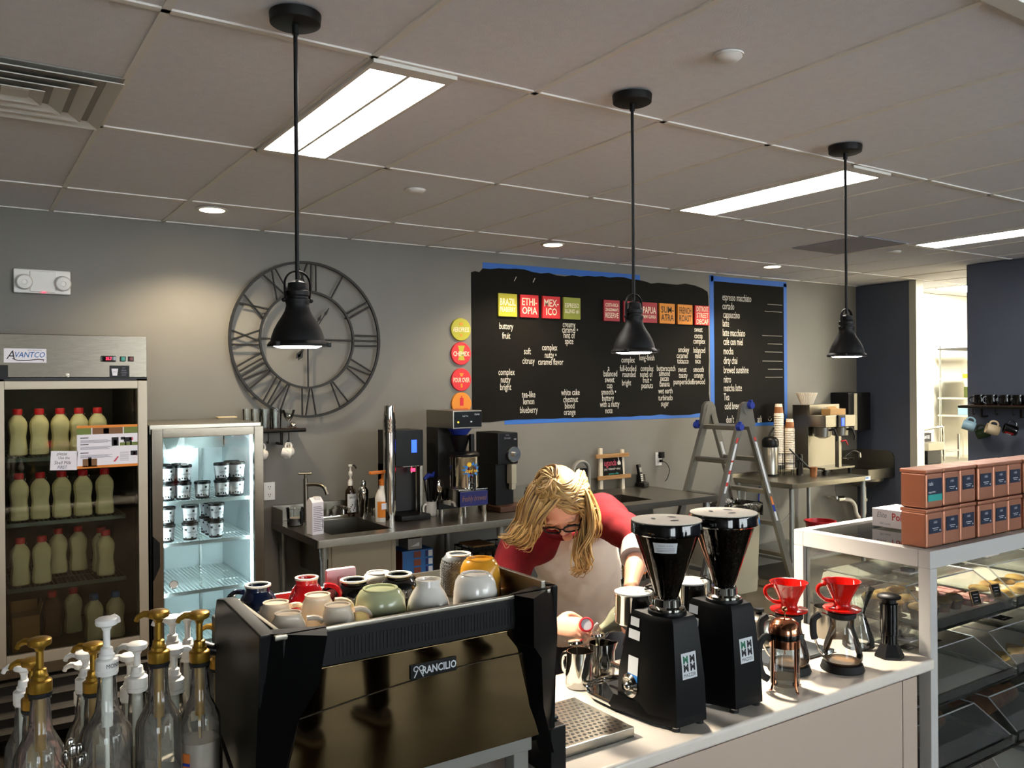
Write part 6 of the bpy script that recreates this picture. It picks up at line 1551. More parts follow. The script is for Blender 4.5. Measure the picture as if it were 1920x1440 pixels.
for j in range(3):
    for i in range(4):
        loc = (2.775+.075*i, KY0+.11+.09*j, SH[0]+.0065); lb = f'yellow-topped muffin in dark paper, {POS[k]} of its rows in the top left tray'
        if mf is None: mf = muffin(loc, lb)
        else: dup(mf, loc, k*.7, lb)
        k += 1
def slab(name, loc, size, m, label, cat, group, rz=0, bev=.006):
    t = tag(B().box(-size[0]/2, size[0]/2, -size[1]/2, size[1]/2, 0, size[2], bev).obj(name, m, None, loc, rz=rz), label, cat, group); return t
pk = None
for i, (dx, dy) in enumerate(((0, 0), (.055, .01), (.11, 0), (.0, .11), (.055, .12), (.11, .11))):
    loc = (3.085+dx, KY0+.12+dy, SH[0]+.0065); lb = f'pink frosted pastry bar, {["front left","front middle","front right","back left","back middle","back right"][i]} beside the muffins'
    if pk is None: pk = slab('pastry_bar', loc, (.045, .09, .022), 'pink_pastry', lb, 'pastry', 'pink pastry bars in the top bakery tray')
    else:
        c = dup(pk, loc, .1*(-1)**i, lb)
ck = None; 
CK = [(3.33, .10), (3.42, .10), (3.51, .11), (3.60, .1), (3.68, .12), (3.34, .2), (3.44, .21), (3.54, .2), (3.64, .21)]
for i, (x, dy) in enumerate(CK):
    for z in (SH[0],):
        loc = (x, KY0+dy, z+.0065); lb = f'golden cookie number {["one","two","three","four","five","six","seven","eight","nine"][i]} in the top middle tray of the case'
        if ck is None: ck = tag(B().lathe([(0, 0), (.034, 0), (.037, .006), (.03, .014), (.015, .018), (0, .019)], 20).obj('cookie', 'pastry', None, loc), lb, 'cookie', 'cookies in the top middle bakery tray')
        else: dup(ck, loc, i, lb)
SC_ = [(2.78, .12), (2.9, .13), (3.02, .12), (3.33, .12), (3.45, .13), (3.58, .12), (3.69, .13)]
sc = None
for i, (x, dy) in enumerate(SC_):
    if i < 3: continue
    loc = (x, KY0+dy, SH[1]+.0065); lb = f'golden brown scone {["a","b","c","first","second","third","fourth"][i]} from the left in the second-shelf middle tray'
    if sc is None:
        b = B(); b.prism([(-.04, -.03), (.04, -.03), (0, .045)], .03, bev=.008); sc = tag(b.obj('scone', 'pastry', None, loc), lb, 'scone', 'scones on the second bakery shelf')
    else: dup(sc, loc, .4*i, lb)
# breads
def loaf(loc, label, L_, m, rz=0, r=.05):
    b = B(); rings = []
    for i in range(9):
        u = i/8; x = -L_/2+L_*u; k = (1-abs(2*u-1)**4)**.5*.35+.65; k = k if 0 < i < 8 else .35
        rings.append([(x, r*k*math.cos(a), max(0, r*.55*k+r*.75*k*math.sin(a))) for a in [2*PI*j/16 for j in range(16)]])
    b.loft(rings); t = tag(b.obj('loaf', m, None, loc, rz=rz), label, 'bread', 'loaves on the lower bakery shelves'); return t
loaf((2.98, KY0+.24, SH[2]+.0065), 'dark brown loaf on the third shelf of the bakery case, left tray', .40, 'bread', .2, .055)
loaf((3.50, KY0+.24, SH[2]+.0065), 'dark brown loaf on the third shelf of the bakery case, middle tray', .40, 'bread', .1, .055)
for i, (x, dy) in enumerate(((2.80, .12), (2.86, .13), (2.92, .125), (2.98, .13), (3.04, .12))):
    loaf((x, KY0+dy+.05, SH[3]+.0065), f'golden striped pastry roll, {["first","second","third","fourth","fifth"][i]} from the left on the bottom shelf', .16, 'pastry', 1.3, .026)
# price tags clipped on the top tray front
for x, y, lb in ((3.03, KY0+.04, 'small wood-framed dark price tag left of the two before the pink bars'), (3.19, KY0+.05, 'small wood-framed dark price tag right of the two before the pink bars')):
    t = thing('price_tag', lb, 'price tag', (x, y, SH[0]+.027), -.15, 'price tags in the bakery case')
    R_ = Matrix.Rotation(-.3, 4, 'X')
    b = B(); b.box(-.024, .024, 0, .006, 0, .052, .002, m=R_); b.obj('wood_frame', 'wood_pale', t)
    b = B(); b.box(-.020, .020, -.001, .0, .004, .048, m=R_); b.obj('slate', 'chalkboard', t)
    b = B()
    for k in range(3): b.box(-.013, .013-.004*k, -.0015, -.001, .036-.011*k, .038-.011*k, m=R_)
    b.obj('chalk_print', 'ink_grey', t, smooth=0)
for i, (x, z) in enumerate(((2.86, SH[1]), (3.0, SH[1]), (3.52, SH[1]), (2.98, SH[2]), (3.5, SH[2]))):
    t = thing('shelf_card', ['dark name card on the second-shelf left tray, left', 'dark name card on the second-shelf left tray, right', 'dark name card on the second-shelf middle tray', 'dark name card on the third-shelf left tray', 'dark name card on the third-shelf middle tray'][i], 'price tag', (x, KY0+.2, z+.1165), 0)
    B().box(-.035, .035, -.025, .025, 0, .002).obj('card', 'chalkboard', t)
    B().box(-.022, .01, -.012, -.008, .002, .0024).obj('print', 'ink_grey', t)
# glove box and tea tins on the case
t = thing('glove_box', 'white box of poly gloves lying on the case behind the tins', 'box', (3.05, 1.84, KZ+.0005))
B().box(-.08, .08, -.135, .125, 0, .068, .002).obj('carton', 'paper', t)
SM = frame_m((-.0806, 0, 0), (0, -1, 0), (0, 0, 1))
b = B(); b.text('Poly Gloves', SM @ Matrix.Translation((.035, .042, 0)), .038, .85, bold=.02, mi=0); b.text('Elite', SM @ Matrix.Translation((-.085, .045, 0)), .03, .8, shear=.3, mi=1); b.text('500 count', SM @ Matrix.Translation((-.07, .014, 0)), .012, .9, mi=1); b.text('M', SM @ Matrix.Translation((.1, .018, 0)), .02, 1, mi=0)
b.obj('box_print', ['label_red', 'ink_grey'], t, smooth=0)
TX = [2.7435+.1085*i for i in range(9)]; t0 = None; t1 = None
def tin(loc, label, big):
    t = thing('tea_tin', label, 'tin', loc, 0, 'copper tea tins stacked on the bakery case')
    B().box(-.0508, .0508, -.046, .046, .001, .118, .007, 3).obj('tin_body', 'rose_tin', t)
    B().box(-.0526, .0526, -.048, .048, .117, .1305, .004).obj('lid', 'rose_tin', t)
    b = B()
    if big:
        b.box(-.042, .042, -.0478, -.047, .03, .1, mi=0); b.box(-.042, .042, -.048, -.0472, .025, .047, mi=1)
        lb = b.obj('label', ['navy_label', 'teal_label'], t, smooth=0)
    else:
        b.box(-.036, .036, -.0478, -.047, .048, .096, mi=0); lb = b.obj('label', 'navy_label', t, smooth=0)
    b = B()
    if big: b.text('rishi', wallF(-.026, -.0485, .083), .018, .9); b.text('peppermint', wallF(-.02, -.0485, .056), .01, .9)
    else: b.text('rishi', wallF(0, -.0482, .085), .014, .9); b.box(-.018, .018, -.0484, -.0478, .064, .066); b.box(-.012, .012, -.0484, -.0478, .058, .0595); b.lathe([(.003, 0), (0, .0002)], 8, (.027, -.0482, .056), rot_to((0, -1, 0)), cap0=False)
    b.obj('label_print', 'label_white', lb, smooth=0)
    return t
ow = ['first', 'second', 'third', 'fourth', 'fifth', 'sixth', 'seventh', 'eighth', 'ninth']
for row in (0, 1):
    for i, x in enumerate(TX):
        loc = (x, 1.629+.0025*((i*7+row*3) % 3), KZ+.0005+.131*row)
        lb = f'copper tea tin, {ow[i]} from the left in the {"upper" if row else "lower"} row'
        if row and i == 0: tin(loc, 'copper tea tin with a larger navy and teal label, top left corner', True)
        elif t0 is None: t0 = tin(loc, lb, False)
        else: dup(t0, loc, 0, lb)
# ------------------------------------------------------------------ people
def remesh(o, vox, smooth=4, f=.5):
    m = o.modifiers.new('r', 'REMESH'); m.mode = 'VOXEL'; m.voxel_size = vox; m.use_smooth_shade = True
    s = o.modifiers.new('s', 'SMOOTH'); s.iterations = smooth; s.factor = f
def ring_pts(c, R, Fv, rx, ry, n=24, sq=1.0):
    c = Vector(c); R = Vector(R).normalized(); Fv = Vector(Fv); Fv = (Fv-R*Fv.dot(R)).normalized()
    return [c + R*(rx*math.cos(2*PI*i/n)) + Fv*(ry*math.sin(2*PI*i/n)) for i in range(n)]
def limb(b, pts, rad, n=14, k=5):
    P = catmull(pts, k); m = len(pts); R = []
    for i in range(len(P)):
        u = i/k; j = min(int(u), m-2); f = min(1, u-j); f = f*f*(3-2*f); R.append(rad[j]*(1-f)+rad[j+1]*f)
    b.tube(P, R, n)
    b.sphere(P[0], R[0]*.99, 12); b.sphere(P[-1], R[-1]*.99, 12)
def add_hand(b, wrist, d, nrm, side, curl, s=1.0, spread=.10, thumb=.9):
    """d: direction wrist->fingers, nrm: out of the palm, side: +1 / -1 for the thumb side along d x nrm"""
    d = Vector(d).normalized(); nrm = Vector(nrm); nrm = (nrm-d*nrm.dot(d)).normalized(); sd = d.cross(nrm)*side
    w = Vector(wrist)
    def rg(t, rx, ry, off=0): return ring_pts(w+d*(t*s)+nrm*(off*s), sd, nrm, rx*s, ry*s, 14)
    b.loft([rg(-.015, .024, .019), rg(.01, .027, .018), rg(.035, .036, .0165), (rg(.065, .041, .0155)), rg(.084, .040, .013), rg(.092, .034, .010)])
    for i, (off, ln, bs) in enumerate(((.029, .074, .086), (.0098, .083, .090), (-.0098, .077, .087), (-.0285, .060, .078))):
        p = w + d*(bs*s-.012*s) + sd*(off*s*.98); a = curl[i]; dirn = (d + sd*(off*spread*14)).normalized()
        pts = [p, w+d*(bs*s)+sd*(off*s)]; cur = pts[-1].copy(); ang = 0
        for seg, fr in ((.46, .75), (.3, 1.15), (.24, .75)):
            ang += a*fr; v = dirn*math.cos(ang)+nrm*math.sin(ang); cur = cur+v*(ln*seg*s); pts.append(cur.copy())
        r = [.0098, .0094, .0086, .0080, .0066]; b.tube(catmull(pts, 3), [s*(r[min(q//3, 4)]) for q in range(len(pts)*3-2)], 10)
        b.sphere(pts[-1], .0068*s, 10)
    base = w + d*(.022*s) + sd*(.024*s)
    t1 = base + (d*.55+sd*.75+nrm*.25).normalized()*(.042*s); t2 = t1 + (d*.8+sd*.25+nrm*thumb*.6).normalized()*(.033*s); t3 = t2 + (d*.8-sd*.1+nrm*thumb*.8).normalized()*(.026*s)
    b.tube(catmull([base-sd*.006*s, t1, t2, t3], 4), [s*(.0145, .0125, .0105, .0085)[min(q//4, 3)] for q in range(13)], 10); b.sphere(t3, .0088*s, 10)
def add_head(b, Hm, s=1.0):
    """local: x = the person's right, y = forward, z = up; origin in the middle of the skull"""
    n = 28; rings = []
    PRF = [(.118, .012, .006), (.112, .040, .05), (.098, .060, .076), (.075, .072, .091), (.045, .0765, .098), (.015, .0760, .098), (-.01, .0735, .095), (-.035, .069, .088), (-.06, .063, .078), (-.082, .055, .066), (-.102, .042, .052), (-.113, .026, .036), (-.117, .01, .015)]
    for z, rx, ry in PRF:
        yo = -.005 if z > -.02 else -.005+(-.02-z)*.28
        rings.append([Hm @ Vector((rx*s*math.cos(2*PI*i/n), (yo+ry*math.sin(2*PI*i/n)*(1 if math.sin(2*PI*i/n) > 0 or z > -.03 else .55+.45*max(0, (z+.12)/.09)))*s, z*s)) for i in range(n)])
    b.loft(rings[::-1])
    def E(c, r, m=None): b.sphere(Hm @ (Vector(c)*s), tuple(q*s for q in r), 12, m=Hm.to_3x3().to_4x4() @ (m or Matrix()))
    E((0, .091, -.004), (.011, .012, .03)); E((0, .104, -.026), (.0125, .013, .012)); E((-.011, .096, -.030), (.008, .009, .008)); E((.011, .096, -.030), (.008, .009, .008))   # nose
    E((0, .088, .024), (.052, .012, .012))                                    # brow
    for x in (-.033, .033): E((x, .080, .004), (.0165, .012, .0105)); E((x*1.25, .070, -.028), (.022, .018, .02)); E((x*2.27, -.005, -.006), (.007, .019, .029))
    E((0, .088, -.056), (.021, .010, .006)); E((0, .087, -.066), (.018, .010, .0065)); E((0, .084, -.098), (.020, .016, .015))
    return b

# ---- the barista
SR, SL = Vector((1.700, 2.53, 1.195)), Vector((1.985, 2.41, 1.318))
NK = Vector((1.865, 2.47, 1.285)); HC = Vector((1.745, 2.330, 1.392))
pit = math.radians(52); c_, s_ = math.cos(pit), math.sin(pit)
Fh = Vector((-.60*c_, -.80*c_, -s_)); Uh = Vector((-.60*s_, -.80*s_, c_)); Xh = Fh.cross(Uh)
ROLL = Matrix.Rotation(math.radians(12), 3, Fh); Xh = ROLL @ Xh; Uh = ROLL @ Uh
if Xh.z > 0: 
    ROLL = Matrix.Rotation(math.radians(-24), 3, Fh); Xh = ROLL @ Xh; Uh = ROLL @ Uh
HM = Matrix(((Xh.x, Fh.x, Uh.x, HC.x), (Xh.y, Fh.y, Uh.y, HC.y), (Xh.z, Fh.z, Uh.z, HC.z), (0, 0, 0, 1)))
PO = Vector((2.04, 2.66, 0))
def LP(b): b.X = Matrix.Translation(-PO); return b
ELR, WRR = Vector((1.51, 2.40, 1.0)), Vector((1.555, 2.135, 1.045))
ELL, WRL = Vector((1.935, 2.145, 1.262)), Vector((1.775, 2.012, 1.158))
SP = [Vector(p) for p in ((2.07, 2.665, .82), (2.065, 2.655, .95), (2.03, 2.605, 1.08), (1.96, 2.545, 1.19), (1.90, 2.50, 1.26), (1.868, 2.475, 1.30))]
b = LP(B()); add_head(b, HM, .98)
limb(b, [SP[4], NK, HC-Fh*.025-Uh*.05], [.055, .050, .052])
limb(b, [SP[0], SP[2], SP[4]], [.08, .075, .06])
for S, E_, W_ in ((SR, ELR, WRR), (SL, ELL, WRL)):
    limb(b, [SP[4]*.45+S*.55, S, S*.5+E_*.5, E_, E_*.5+W_*.5, W_], [.05, .046, .042, .036, .034, .0235])
add_hand(b, WRR, (.62, -.70, .02), (.45, .35, -.80), 1, (.75, .72, .8, .85), .93)
add_hand(b, WRL, (-.55, -.25, -.62), (.38, -.30, -.45), -1, (.45, .42, .45, .5), .93)
HIPL, HIPR = Vector((2.145, 2.61, .84)), Vector((1.985, 2.72, .84))
FTL, FTR = Vector((2.12, 2.60, .07)), Vector((1.93, 2.72, .07))
for H, Ft in ((HIPL, FTL), (HIPR, FTR)):
    limb(b, [H, (H+Ft)*.5+Vector((-.03, -.04, .0)), Ft], [.078, .05, .034])
person = b.obj('person', 'skin', None, PO, smooth=180)
tag(person, 'person with long blonde hair, glasses and maroon-sleeved white shirt, bending to pour milk', 'person')
remesh(person, .0042, 3, .5)
# face details
b = LP(B())
for x in (-.033, .033):
    b.tube([HM @ (Vector((x+dx, .0925-abs(dx)*.25, -.0035-.22*dx*dx/.02*1.0))*.98) for dx in (-.015, -.008, 0, .008, .015)], .0016, 6)
b.obj('eyelashes', 'eye_dark', person)
b = LP(B())
for x in (-.034, .034):
    b.tube([HM @ (Vector((x+dx, .0985-abs(dx)*.35, .0235-dx*dx*14))*.98) for dx in (-.018, -.008, .004, .016)], [.0022, .003, .003, .0015], 6)
b.obj('eyebrows', 'brow', person)
b = LP(B()); b.tube([HM @ (Vector((dx, .0965-dx*dx*14, -.061+dx*dx*6))*.98) for dx in (-.019, -.01, 0, .01, .019)], [.002, .0042, .005, .0042, .002], 8); b.obj('lips', 'lips', person)
# glasses
b = LP(B())
for x in (-.034, .034):
    P = []
    for i in range(20):
        a = 2*PI*i/20; P.append(HM @ (Vector((x+.0275*math.copysign(abs(math.cos(a))**.8, math.cos(a)), .108-abs(x+.0275*math.cos(a))*.12, -.006+.0195*math.copysign(abs(math.sin(a))**.8, math.sin(a))))*.98))
    b.tube(P, .0031, 6, closed=True)
b.tube([HM @ Vector((-.007, .105, .0)), HM @ Vector((0, .107, .003)), HM @ Vector((.007, .105, .0))], .0022, 6)
for s in (-1, 1): b.tube([HM @ Vector((s*.061, .099, .004)), HM @ Vector((s*.074, .06, .004)), HM @ Vector((s*.078, .0, .004)), HM @ Vector((s*.076, -.02, -.012))], .0024, 6)
b.obj('glasses', 'black_plastic', person)
# shirt
RT = Vector((.83, -.56, .0)); RS = (SL-SR).normalized()
def torso_rings(g):
    D = [(0, .172, .118, RT), (1, .165, .112, RT), (2, .160, .115, (RT*.8+RS*.2)), (3, .158, .112, RT*.5+RS*.5), (4, .128, .085, RS), (5, .066, .060, RS)]
    o = []
    for i, rx, ry, R in D:
        o.append(ring_pts(SP[i]+(Vector((-.02, -.03, 0)) if i in (2, 3) else Vector((0, 0, 0))), R, Vector((-.56, -.83, 0)), rx+g, ry+g, 32))
    return o
b = LP(B()); rings = torso_rings(.004)
low = ring_pts(SP[0]+Vector((.0, 0, -.05)), RT, Vector((-.56, -.83, 0)), .178, .122, 32)
b.loft([low]+rings); sh = b.obj('shirt', 'tee_white', person, smooth=180)
remesh(sh, .012, 6, .6)
tx = bpy.data.textures.new('folds', 'CLOUDS'); tx.noise_scale = .09
dm = sh.modifiers.new('d', 'DISPLACE'); dm.texture = tx; dm.strength = .018; dm.mid_level = .5
def sleeve(S, E_, cuff, nm):
    b = LP(B()); A = SP[5]*.80+S*.20+Vector((0, 0, -.008))
    pts = [A, SP[4]*.35+S*.65+Vector((0, 0, .004)), S, S*.5+E_*.5, E_, E_+(cuff-E_)*.18]
    limb(b, pts, [.055, .082, .078, .066, .056, .052], 18)
    o = b.obj('sleeve', 'maroon', person, smooth=180); remesh(o, .011, 4, .5)
    d_ = o.modifiers.new('d', 'DISPLACE'); d_.texture = tx; d_.strength = .015; d_.mid_level = .5
    return o
sleeve(SR, ELR, WRR, 0); sleeve(SL, ELL, WRL, 1)
b = LP(B()); a0 = ELL+(WRL-ELL)*.10; a1 = ELL+(WRL-ELL)*.42; b.tube([a0, (a0+a1)/2, a1], [.058, .057, .053], 20); b.obj('cuff', 'cuff_grey', person)
b = LP(B()); P = ring_pts(SP[5]+Vector((-.022, -.030, -.006)), RS, Vector((-.6, -.8, -.55)), .074, .082, 32); b.tube(P, .0095, 8, closed=True, flat=1.3); b.obj('neckband', 'maroon', person)
b = LP(B())
b.loft([ring_pts(c, RT, Vector((-.56, -.83, 0)), rx, ry, 24) for c, rx, ry in ((SP[0]+Vector((0, 0, -.14)), .17, .12), (SP[0]+Vector((0, 0, -.04)), .172, .118), (SP[0]+Vector((0, 0, .03)), .166, .11))])
for H, Ft in ((HIPL, FTL), (HIPR, FTR)): limb(b, [H+Vector((0, 0, -.02)), (H+Ft)*.5+Vector((-.03, -.04, .0)), Ft+Vector((0, 0, .03))], [.098, .072, .05], 18)
o = b.obj('trousers', 'jeans', person, smooth=180); remesh(o, .012, 4)
for Ft in (FTL, FTR):
    b = LP(B()); b.sphere(Ft+Vector((-.04, -.055, -.035)), (.05, .13, .035), 16, m=Matrix.Rotation(-.6, 4, 'Z')); b.obj('shoe', 'shoe_grey', person)
# hair: cap plus swept strands
HG = {
'L1': [(1.738, 2.327, 1.491), (1.662, 2.331, 1.473), (1.613, 2.341, 1.396), (1.602, 2.348, 1.324), (1.58, 2.374, 1.285), (1.554, 2.403, 1.28)] ,
'L2': [(1.716, 2.313, 1.488), (1.646, 2.301, 1.433), (1.611, 2.307, 1.364), (1.601, 2.325, 1.309), (1.585, 2.371, 1.269), (1.574, 2.407, 1.27)] ,
'L3': [(1.722, 2.292, 1.486), (1.663, 2.273, 1.426), (1.62, 2.29, 1.365), (1.614, 2.3, 1.321), (1.618, 2.325, 1.277), (1.602, 2.359, 1.252)] ,
'L0': [(1.77, 2.402, 1.486), (1.69, 2.419, 1.458), (1.665, 2.436, 1.39), (1.649, 2.446, 1.312), (1.624, 2.463, 1.275)] ,
'F': [(1.756, 2.257, 1.447), (1.694, 2.241, 1.441), (1.649, 2.251, 1.403), (1.618, 2.274, 1.359), (1.617, 2.298, 1.321), (1.616, 2.316, 1.286)] ,
'R1': [(1.753, 2.317, 1.489), (1.776, 2.273, 1.462), (1.783, 2.24, 1.402), (1.785, 2.226, 1.34), (1.775, 2.222, 1.288), (1.746, 2.229, 1.237), (1.755, 2.224, 1.196), (1.74, 2.245, 1.167)] ,
'R2': [(1.746, 2.293, 1.486), (1.772, 2.237, 1.433), (1.786, 2.217, 1.368), (1.784, 2.21, 1.3), (1.75, 2.22, 1.251), (1.732, 2.227, 1.212), (1.752, 2.22, 1.183), (1.728, 2.241, 1.164)] ,
'R3': [(1.804, 2.379, 1.48), (1.837, 2.321, 1.44), (1.844, 2.281, 1.37), (1.837, 2.261, 1.313), (1.818, 2.262, 1.265)] ,
}
q = random.Random(11)
b = LP(B())
def scalp(th, ph, k=1.0):          # th from the crown, ph around
    return HM @ (Vector((.081*math.sin(th)*math.cos(ph), -.012+.103*math.sin(th)*math.sin(ph), .008+.121*math.cos(th)))*k)
rings = []
for i in range(11):
    rg = []
    for j in range(28):
        ph = 2*PI*j/28; front = max(0, math.sin(ph)); lim = 2.0-1.12*front**1.3
        rg.append(scalp(.02+lim*i/10, ph, 1.0+.045*math.sin(PI*min(1, i/10+.1))))
    rings.append(rg)
b.mi = 0; b.loft(rings, cap=True)
TL = {1: ['L1', 'L2', 'L3', 'L0'], -1: ['R1', 'R2', 'R3', 'R1']}
CR = []
for k in range(280):
    sd = 1 if k % 19 < 12 else -1; t0 = q.uniform(.0, .95); ph = PI/2-.12*sd+q.uniform(-.12, .12) if q.random() < .75 else q.uniform(-PI, PI)
    if t0 < .12 or abs(ph-PI/2) > .4: t0 = q.uniform(.02, .3)
    pe = (q.uniform(-.9, .95) if sd > 0 else PI-q.uniform(-.9, .75)); lf = q.uniform(1.02, 1.10)
    CR.append(([scalp(t0, ph, 1.0+.05*lf), scalp(t0*.6+.45, ph*.5+pe*.5, 1.09*lf/1.04), scalp(1.15, ph*.12+pe*.88, 1.12*lf/1.04), scalp(1.6, pe, 1.16*lf/1.05)], sd, pe))
def strand(P, r, w):
    P = catmull(P, 5); m = len(P); b.tube(P, [r*(.65+.6*math.sin(PI*min(1, (i/m)*1.1+.12)))*(1-.8*max(0, (i/m-.72)/.28)) for i in range(m)], 6, flat=w)
def blend(A, C, t):
    n = 8; a = catmull(A, 6); c = catmull(C, 6); o = []
    for i in range(n):
        u = i/(n-1); pa = a[min(len(a)-1, int(u*(len(a)-1)+.5))]; pc = c[min(len(c)-1, int(u*(len(c)-1)+.5))]; o.append(pa*(1-t)+pc*t)
    return o
for P, sd, pe in CR:
    tl = HG[TL[sd][q.randrange(4)]]; cut = q.choice((3, 3, 2)); jit = Vector((q.gauss(0, .010), q.gauss(0, .010), q.gauss(0, .006)))
    P = P + ([Vector(p)+jit for p in tl[-cut:]] if math.sin(pe) > -.6 else [P[-1]+Vector((0, .02, -.08))])
    b.mi = q.choice((0, 0, 0, 1, 1, 1, 1, 2)); strand(P, q.uniform(.0022, .0048), q.uniform(.5, .9))
PAIR = [('L1', 'L2', 60), ('L2', 'L3', 60), ('L0', 'L1', 46), ('L3', 'F', 46), ('F', 'L2', 20), ('R1', 'R2', 44), ('R1', 'R3', 34)]
for a, c, n in PAIR:
    for k in range(n):
        t = q.random(); P = blend(HG[a], HG[c], t); j = Vector((q.gauss(0, .006), q.gauss(0, .006), q.gauss(0, .005))); ph = q.uniform(0, 6.28); am = q.uniform(.001, .006)
        P = [p + j*(i/len(P)*1.2+.3) + Vector((am*math.sin(ph+i*1.5), am*math.cos(ph+i*1.3), am*math.sin(ph+i*1.1))) for i, p in enumerate(P)]
        b.mi = q.choice((0, 0, 0, 1, 1, 1, 1, 2)); strand(P, q.uniform(.0018, .0052), q.uniform(.5, .9))
for k in range(26):       # stray hairs
    a, c, _ = PAIR[k % len(PAIR)]; b.mi = k % 2; P = blend(HG[a], HG[c], q.random()); j = Vector((q.gauss(0, .016), q.gauss(0, .016), q.gauss(.006, .012)))
    strand([p+j*(i/len(P)) for i, p in enumerate(P)], .0011, 1)
b.obj('hair', ['hair', 'hair_light', 'hair_dark'], person, smooth=180)

# ---- the bottle she pours from, and its cap
NB = Vector((1.672, 2.035, 1.035)); BB = Vector((1.83, 1.945, 1.142)); ax = (BB-NB).normalized()
t = thing('milk_bottle', 'clear milk bottle held tilted by the barista, pouring into the pitcher', 'milk bottle', NB)
mB = rot_to(ax)
b = B(); b.lathe([(.0165, .0), (.0185, .004), (.0185, .012), (.024, .03), (.037, .05), (.042, .07), (.038, .12), (.038, .135), (.042, .165), (.043, .205), (.036, .215), (0, .216)], 24, m=mB, cap0=False); b.obj('bottle_body', 'bottle_glass', t)
b = B(); b.lathe([(.0145, .002), (.0155, .014), (.021, .032), (.033, .052), (.038, .072), (.034, .11), (.02, .125), (0, .128)], 20, m=mB); b.obj('milk', 'milk', t)
b = B(); b.tube(arc((0, 0, 0), .026, .4, 2*PI-.4, 14, Vector((0, 0, 1)), Vector((.75, -.6, .2)).normalized()), .0032, 6); b.obj('handle_ring', 'white_plastic', t)
b = B(); b.tube([mB @ Vector((0, 0, .004)), Vector((-.012, .0, -.012)), Vector((-.018, -.006, -.04)), Vector((-.020, -.012, -.075))], [.012, .009, .006, .004], 10); b.obj('milk_stream', 'milk', t)
t = thing('bottle_cap', 'round red cap with a white disc held in the barista\'s fingers', 'cap', (1.622, 2.045, 1.058))
mC = rot_to((-.35, -.85, .35))
B().lathe([(.018, -.006), (.0225, -.005), (.0225, .006), (.019, .008), (.0165, .005)], 28, m=mC, cap0=False, cap1=False).obj('cap_ring', 'red_cap', t)
B().lathe([(.0175, .003), (0, .0032)], 24, m=mC, cap0=False).obj('cap_disc', 'paper', t)

# ---- two customers on the near side, seen mirrored in the machine's back panel
def standing(name, label, loc, rz, legs, hgt, top, leg, shoe, sole):
    k = hgt/1.75
    b = B(); Hm = Matrix.Translation((0, .02*k, 1.63*k)); add_head(b, Hm, k)
    limb(b, [(0, -.02, 1.40*k), (0, -.01, 1.48*k), (0, .0, 1.56*k)], [.06*k, .052*k, .05*k]); limb(b, [(0, 0, .95*k), (0, 0, 1.2*k), (0, 0, 1.42*k)], [.12*k, .12*k, .09*k])
    for s in (-1, 1):
        limb(b, [(s*.10*k, 0, 1.41*k), (s*.19*k, 0, 1.40*k), (s*.23*k, 0, 1.22*k), (s*.25*k, .0, 1.10*k), (s*.25*k, .06, .96*k), (s*.24*k, .1, .86*k)], [.05*k, .05*k, .044*k, .038*k, .033*k, .024*k])
        add_hand(b, (s*.24*k, .1, .86*k), (0, .15, -1), (-s, .1, 0), s, (.3, .32, .35, .38), k)
    for x, y in legs: limb(b, [(x*.6, y*.4, .95*k), (x*.9, y*.7+.02, .5*k), (x, y, .07)], [.09*k, .058*k, .036*k])
    o = b.obj(name, 'skin', None, loc, smooth=180, rz=rz); remesh(o, .009, 3); tag(o, label, 'person')
    b = B(); b.loft([ring_pts((0, y, z*k), (1, 0, 0), (0, 1, 0), rx*k, ry*k) for z, rx, ry, y in ((.84, .18, .13, 0), (1.0, .175, .125, 0), (1.2, .19, .135, .0), (1.36, .185, .12, 0), (1.44, .12, .09, -.01), (1.49, .065, .065, -.01))])
    for s in (-1, 1): limb(b, [(s*.12*k, 0, 1.42*k), (s*.20*k, 0, 1.40*k), (s*.235*k, 0, 1.22*k), (s*.25*k, 0, 1.1*k), (s*.25*k, .06, .93*k)], [.07*k, .075*k, .065*k, .058*k, .045*k])
    j = b.obj('jacket', top, o, smooth=180); remesh(j, .014, 4)
    b = B(); b.loft([ring_pts((0, 0, z*k), (1, 0, 0), (0, 1, 0), .172*k, .125*k) for z in (.80, .9, 1.0)])
    for x, y in legs: limb(b, [(x*.6, y*.4, .9*k), (x*.9, y*.7+.02, .5*k), (x, y, .11)], [.105*k, .082*k, .066*k])
    j = b.obj('trousers', leg, o, smooth=180); remesh(j, .014, 4)
    b = B(); b.sphere(Hm @ Vector((0, -.02, .03)), (.088, .105, .108), 18); b.obj('hair', 'brow', o)
    for x, y in legs:
        b = B(); SR_ = []
        for u, w, h in ((-.085, .02, .05), (-.08, .036, .085), (-.03, .042, .10), (.03, .043, .085), (.09, .046, .062), (.15, .043, .052), (.19, .028, .045), (.205, .012, .03)):
            SR_.append([(x+w*math.cos(a), y+u, max(.018, .02+(h-.02)*max(0, math.sin(a)))) for a in [2*PI*i/16 for i in range(16)]])
        b.loft(SR_); sh_ = b.obj('shoe', shoe, o)
        b = B(); b.prism([(x+(.047 if -.06 < u < .17 else .034)*sg, y+u) for sg, us in ((1, (-.09, -.05, .0, .09, .15, .2)), (-1, (.2, .15, .09, .0, -.05, -.09))) for u in us], .026); b.obj('sole', sole, sh_)
        b = B()
        for i in range(4): b.tube([(x-.022, y+.02+.022*i, .097-.011*i), (x+.022, y+.03+.022*i, .095-.011*i)], .003, 5)
        b.obj('laces', 'black_plastic', sh_)
    return o
standing('person', 'person in dark jeans and grey sneakers with white soles, mirrored in the espresso machine panel', (1.80, -1.13, 0), PI-.25, [(-.10, .0), (.30, .05)], 1.78, 'jacket', 'denim_dark', 'shoe_grey', 'sole_white')
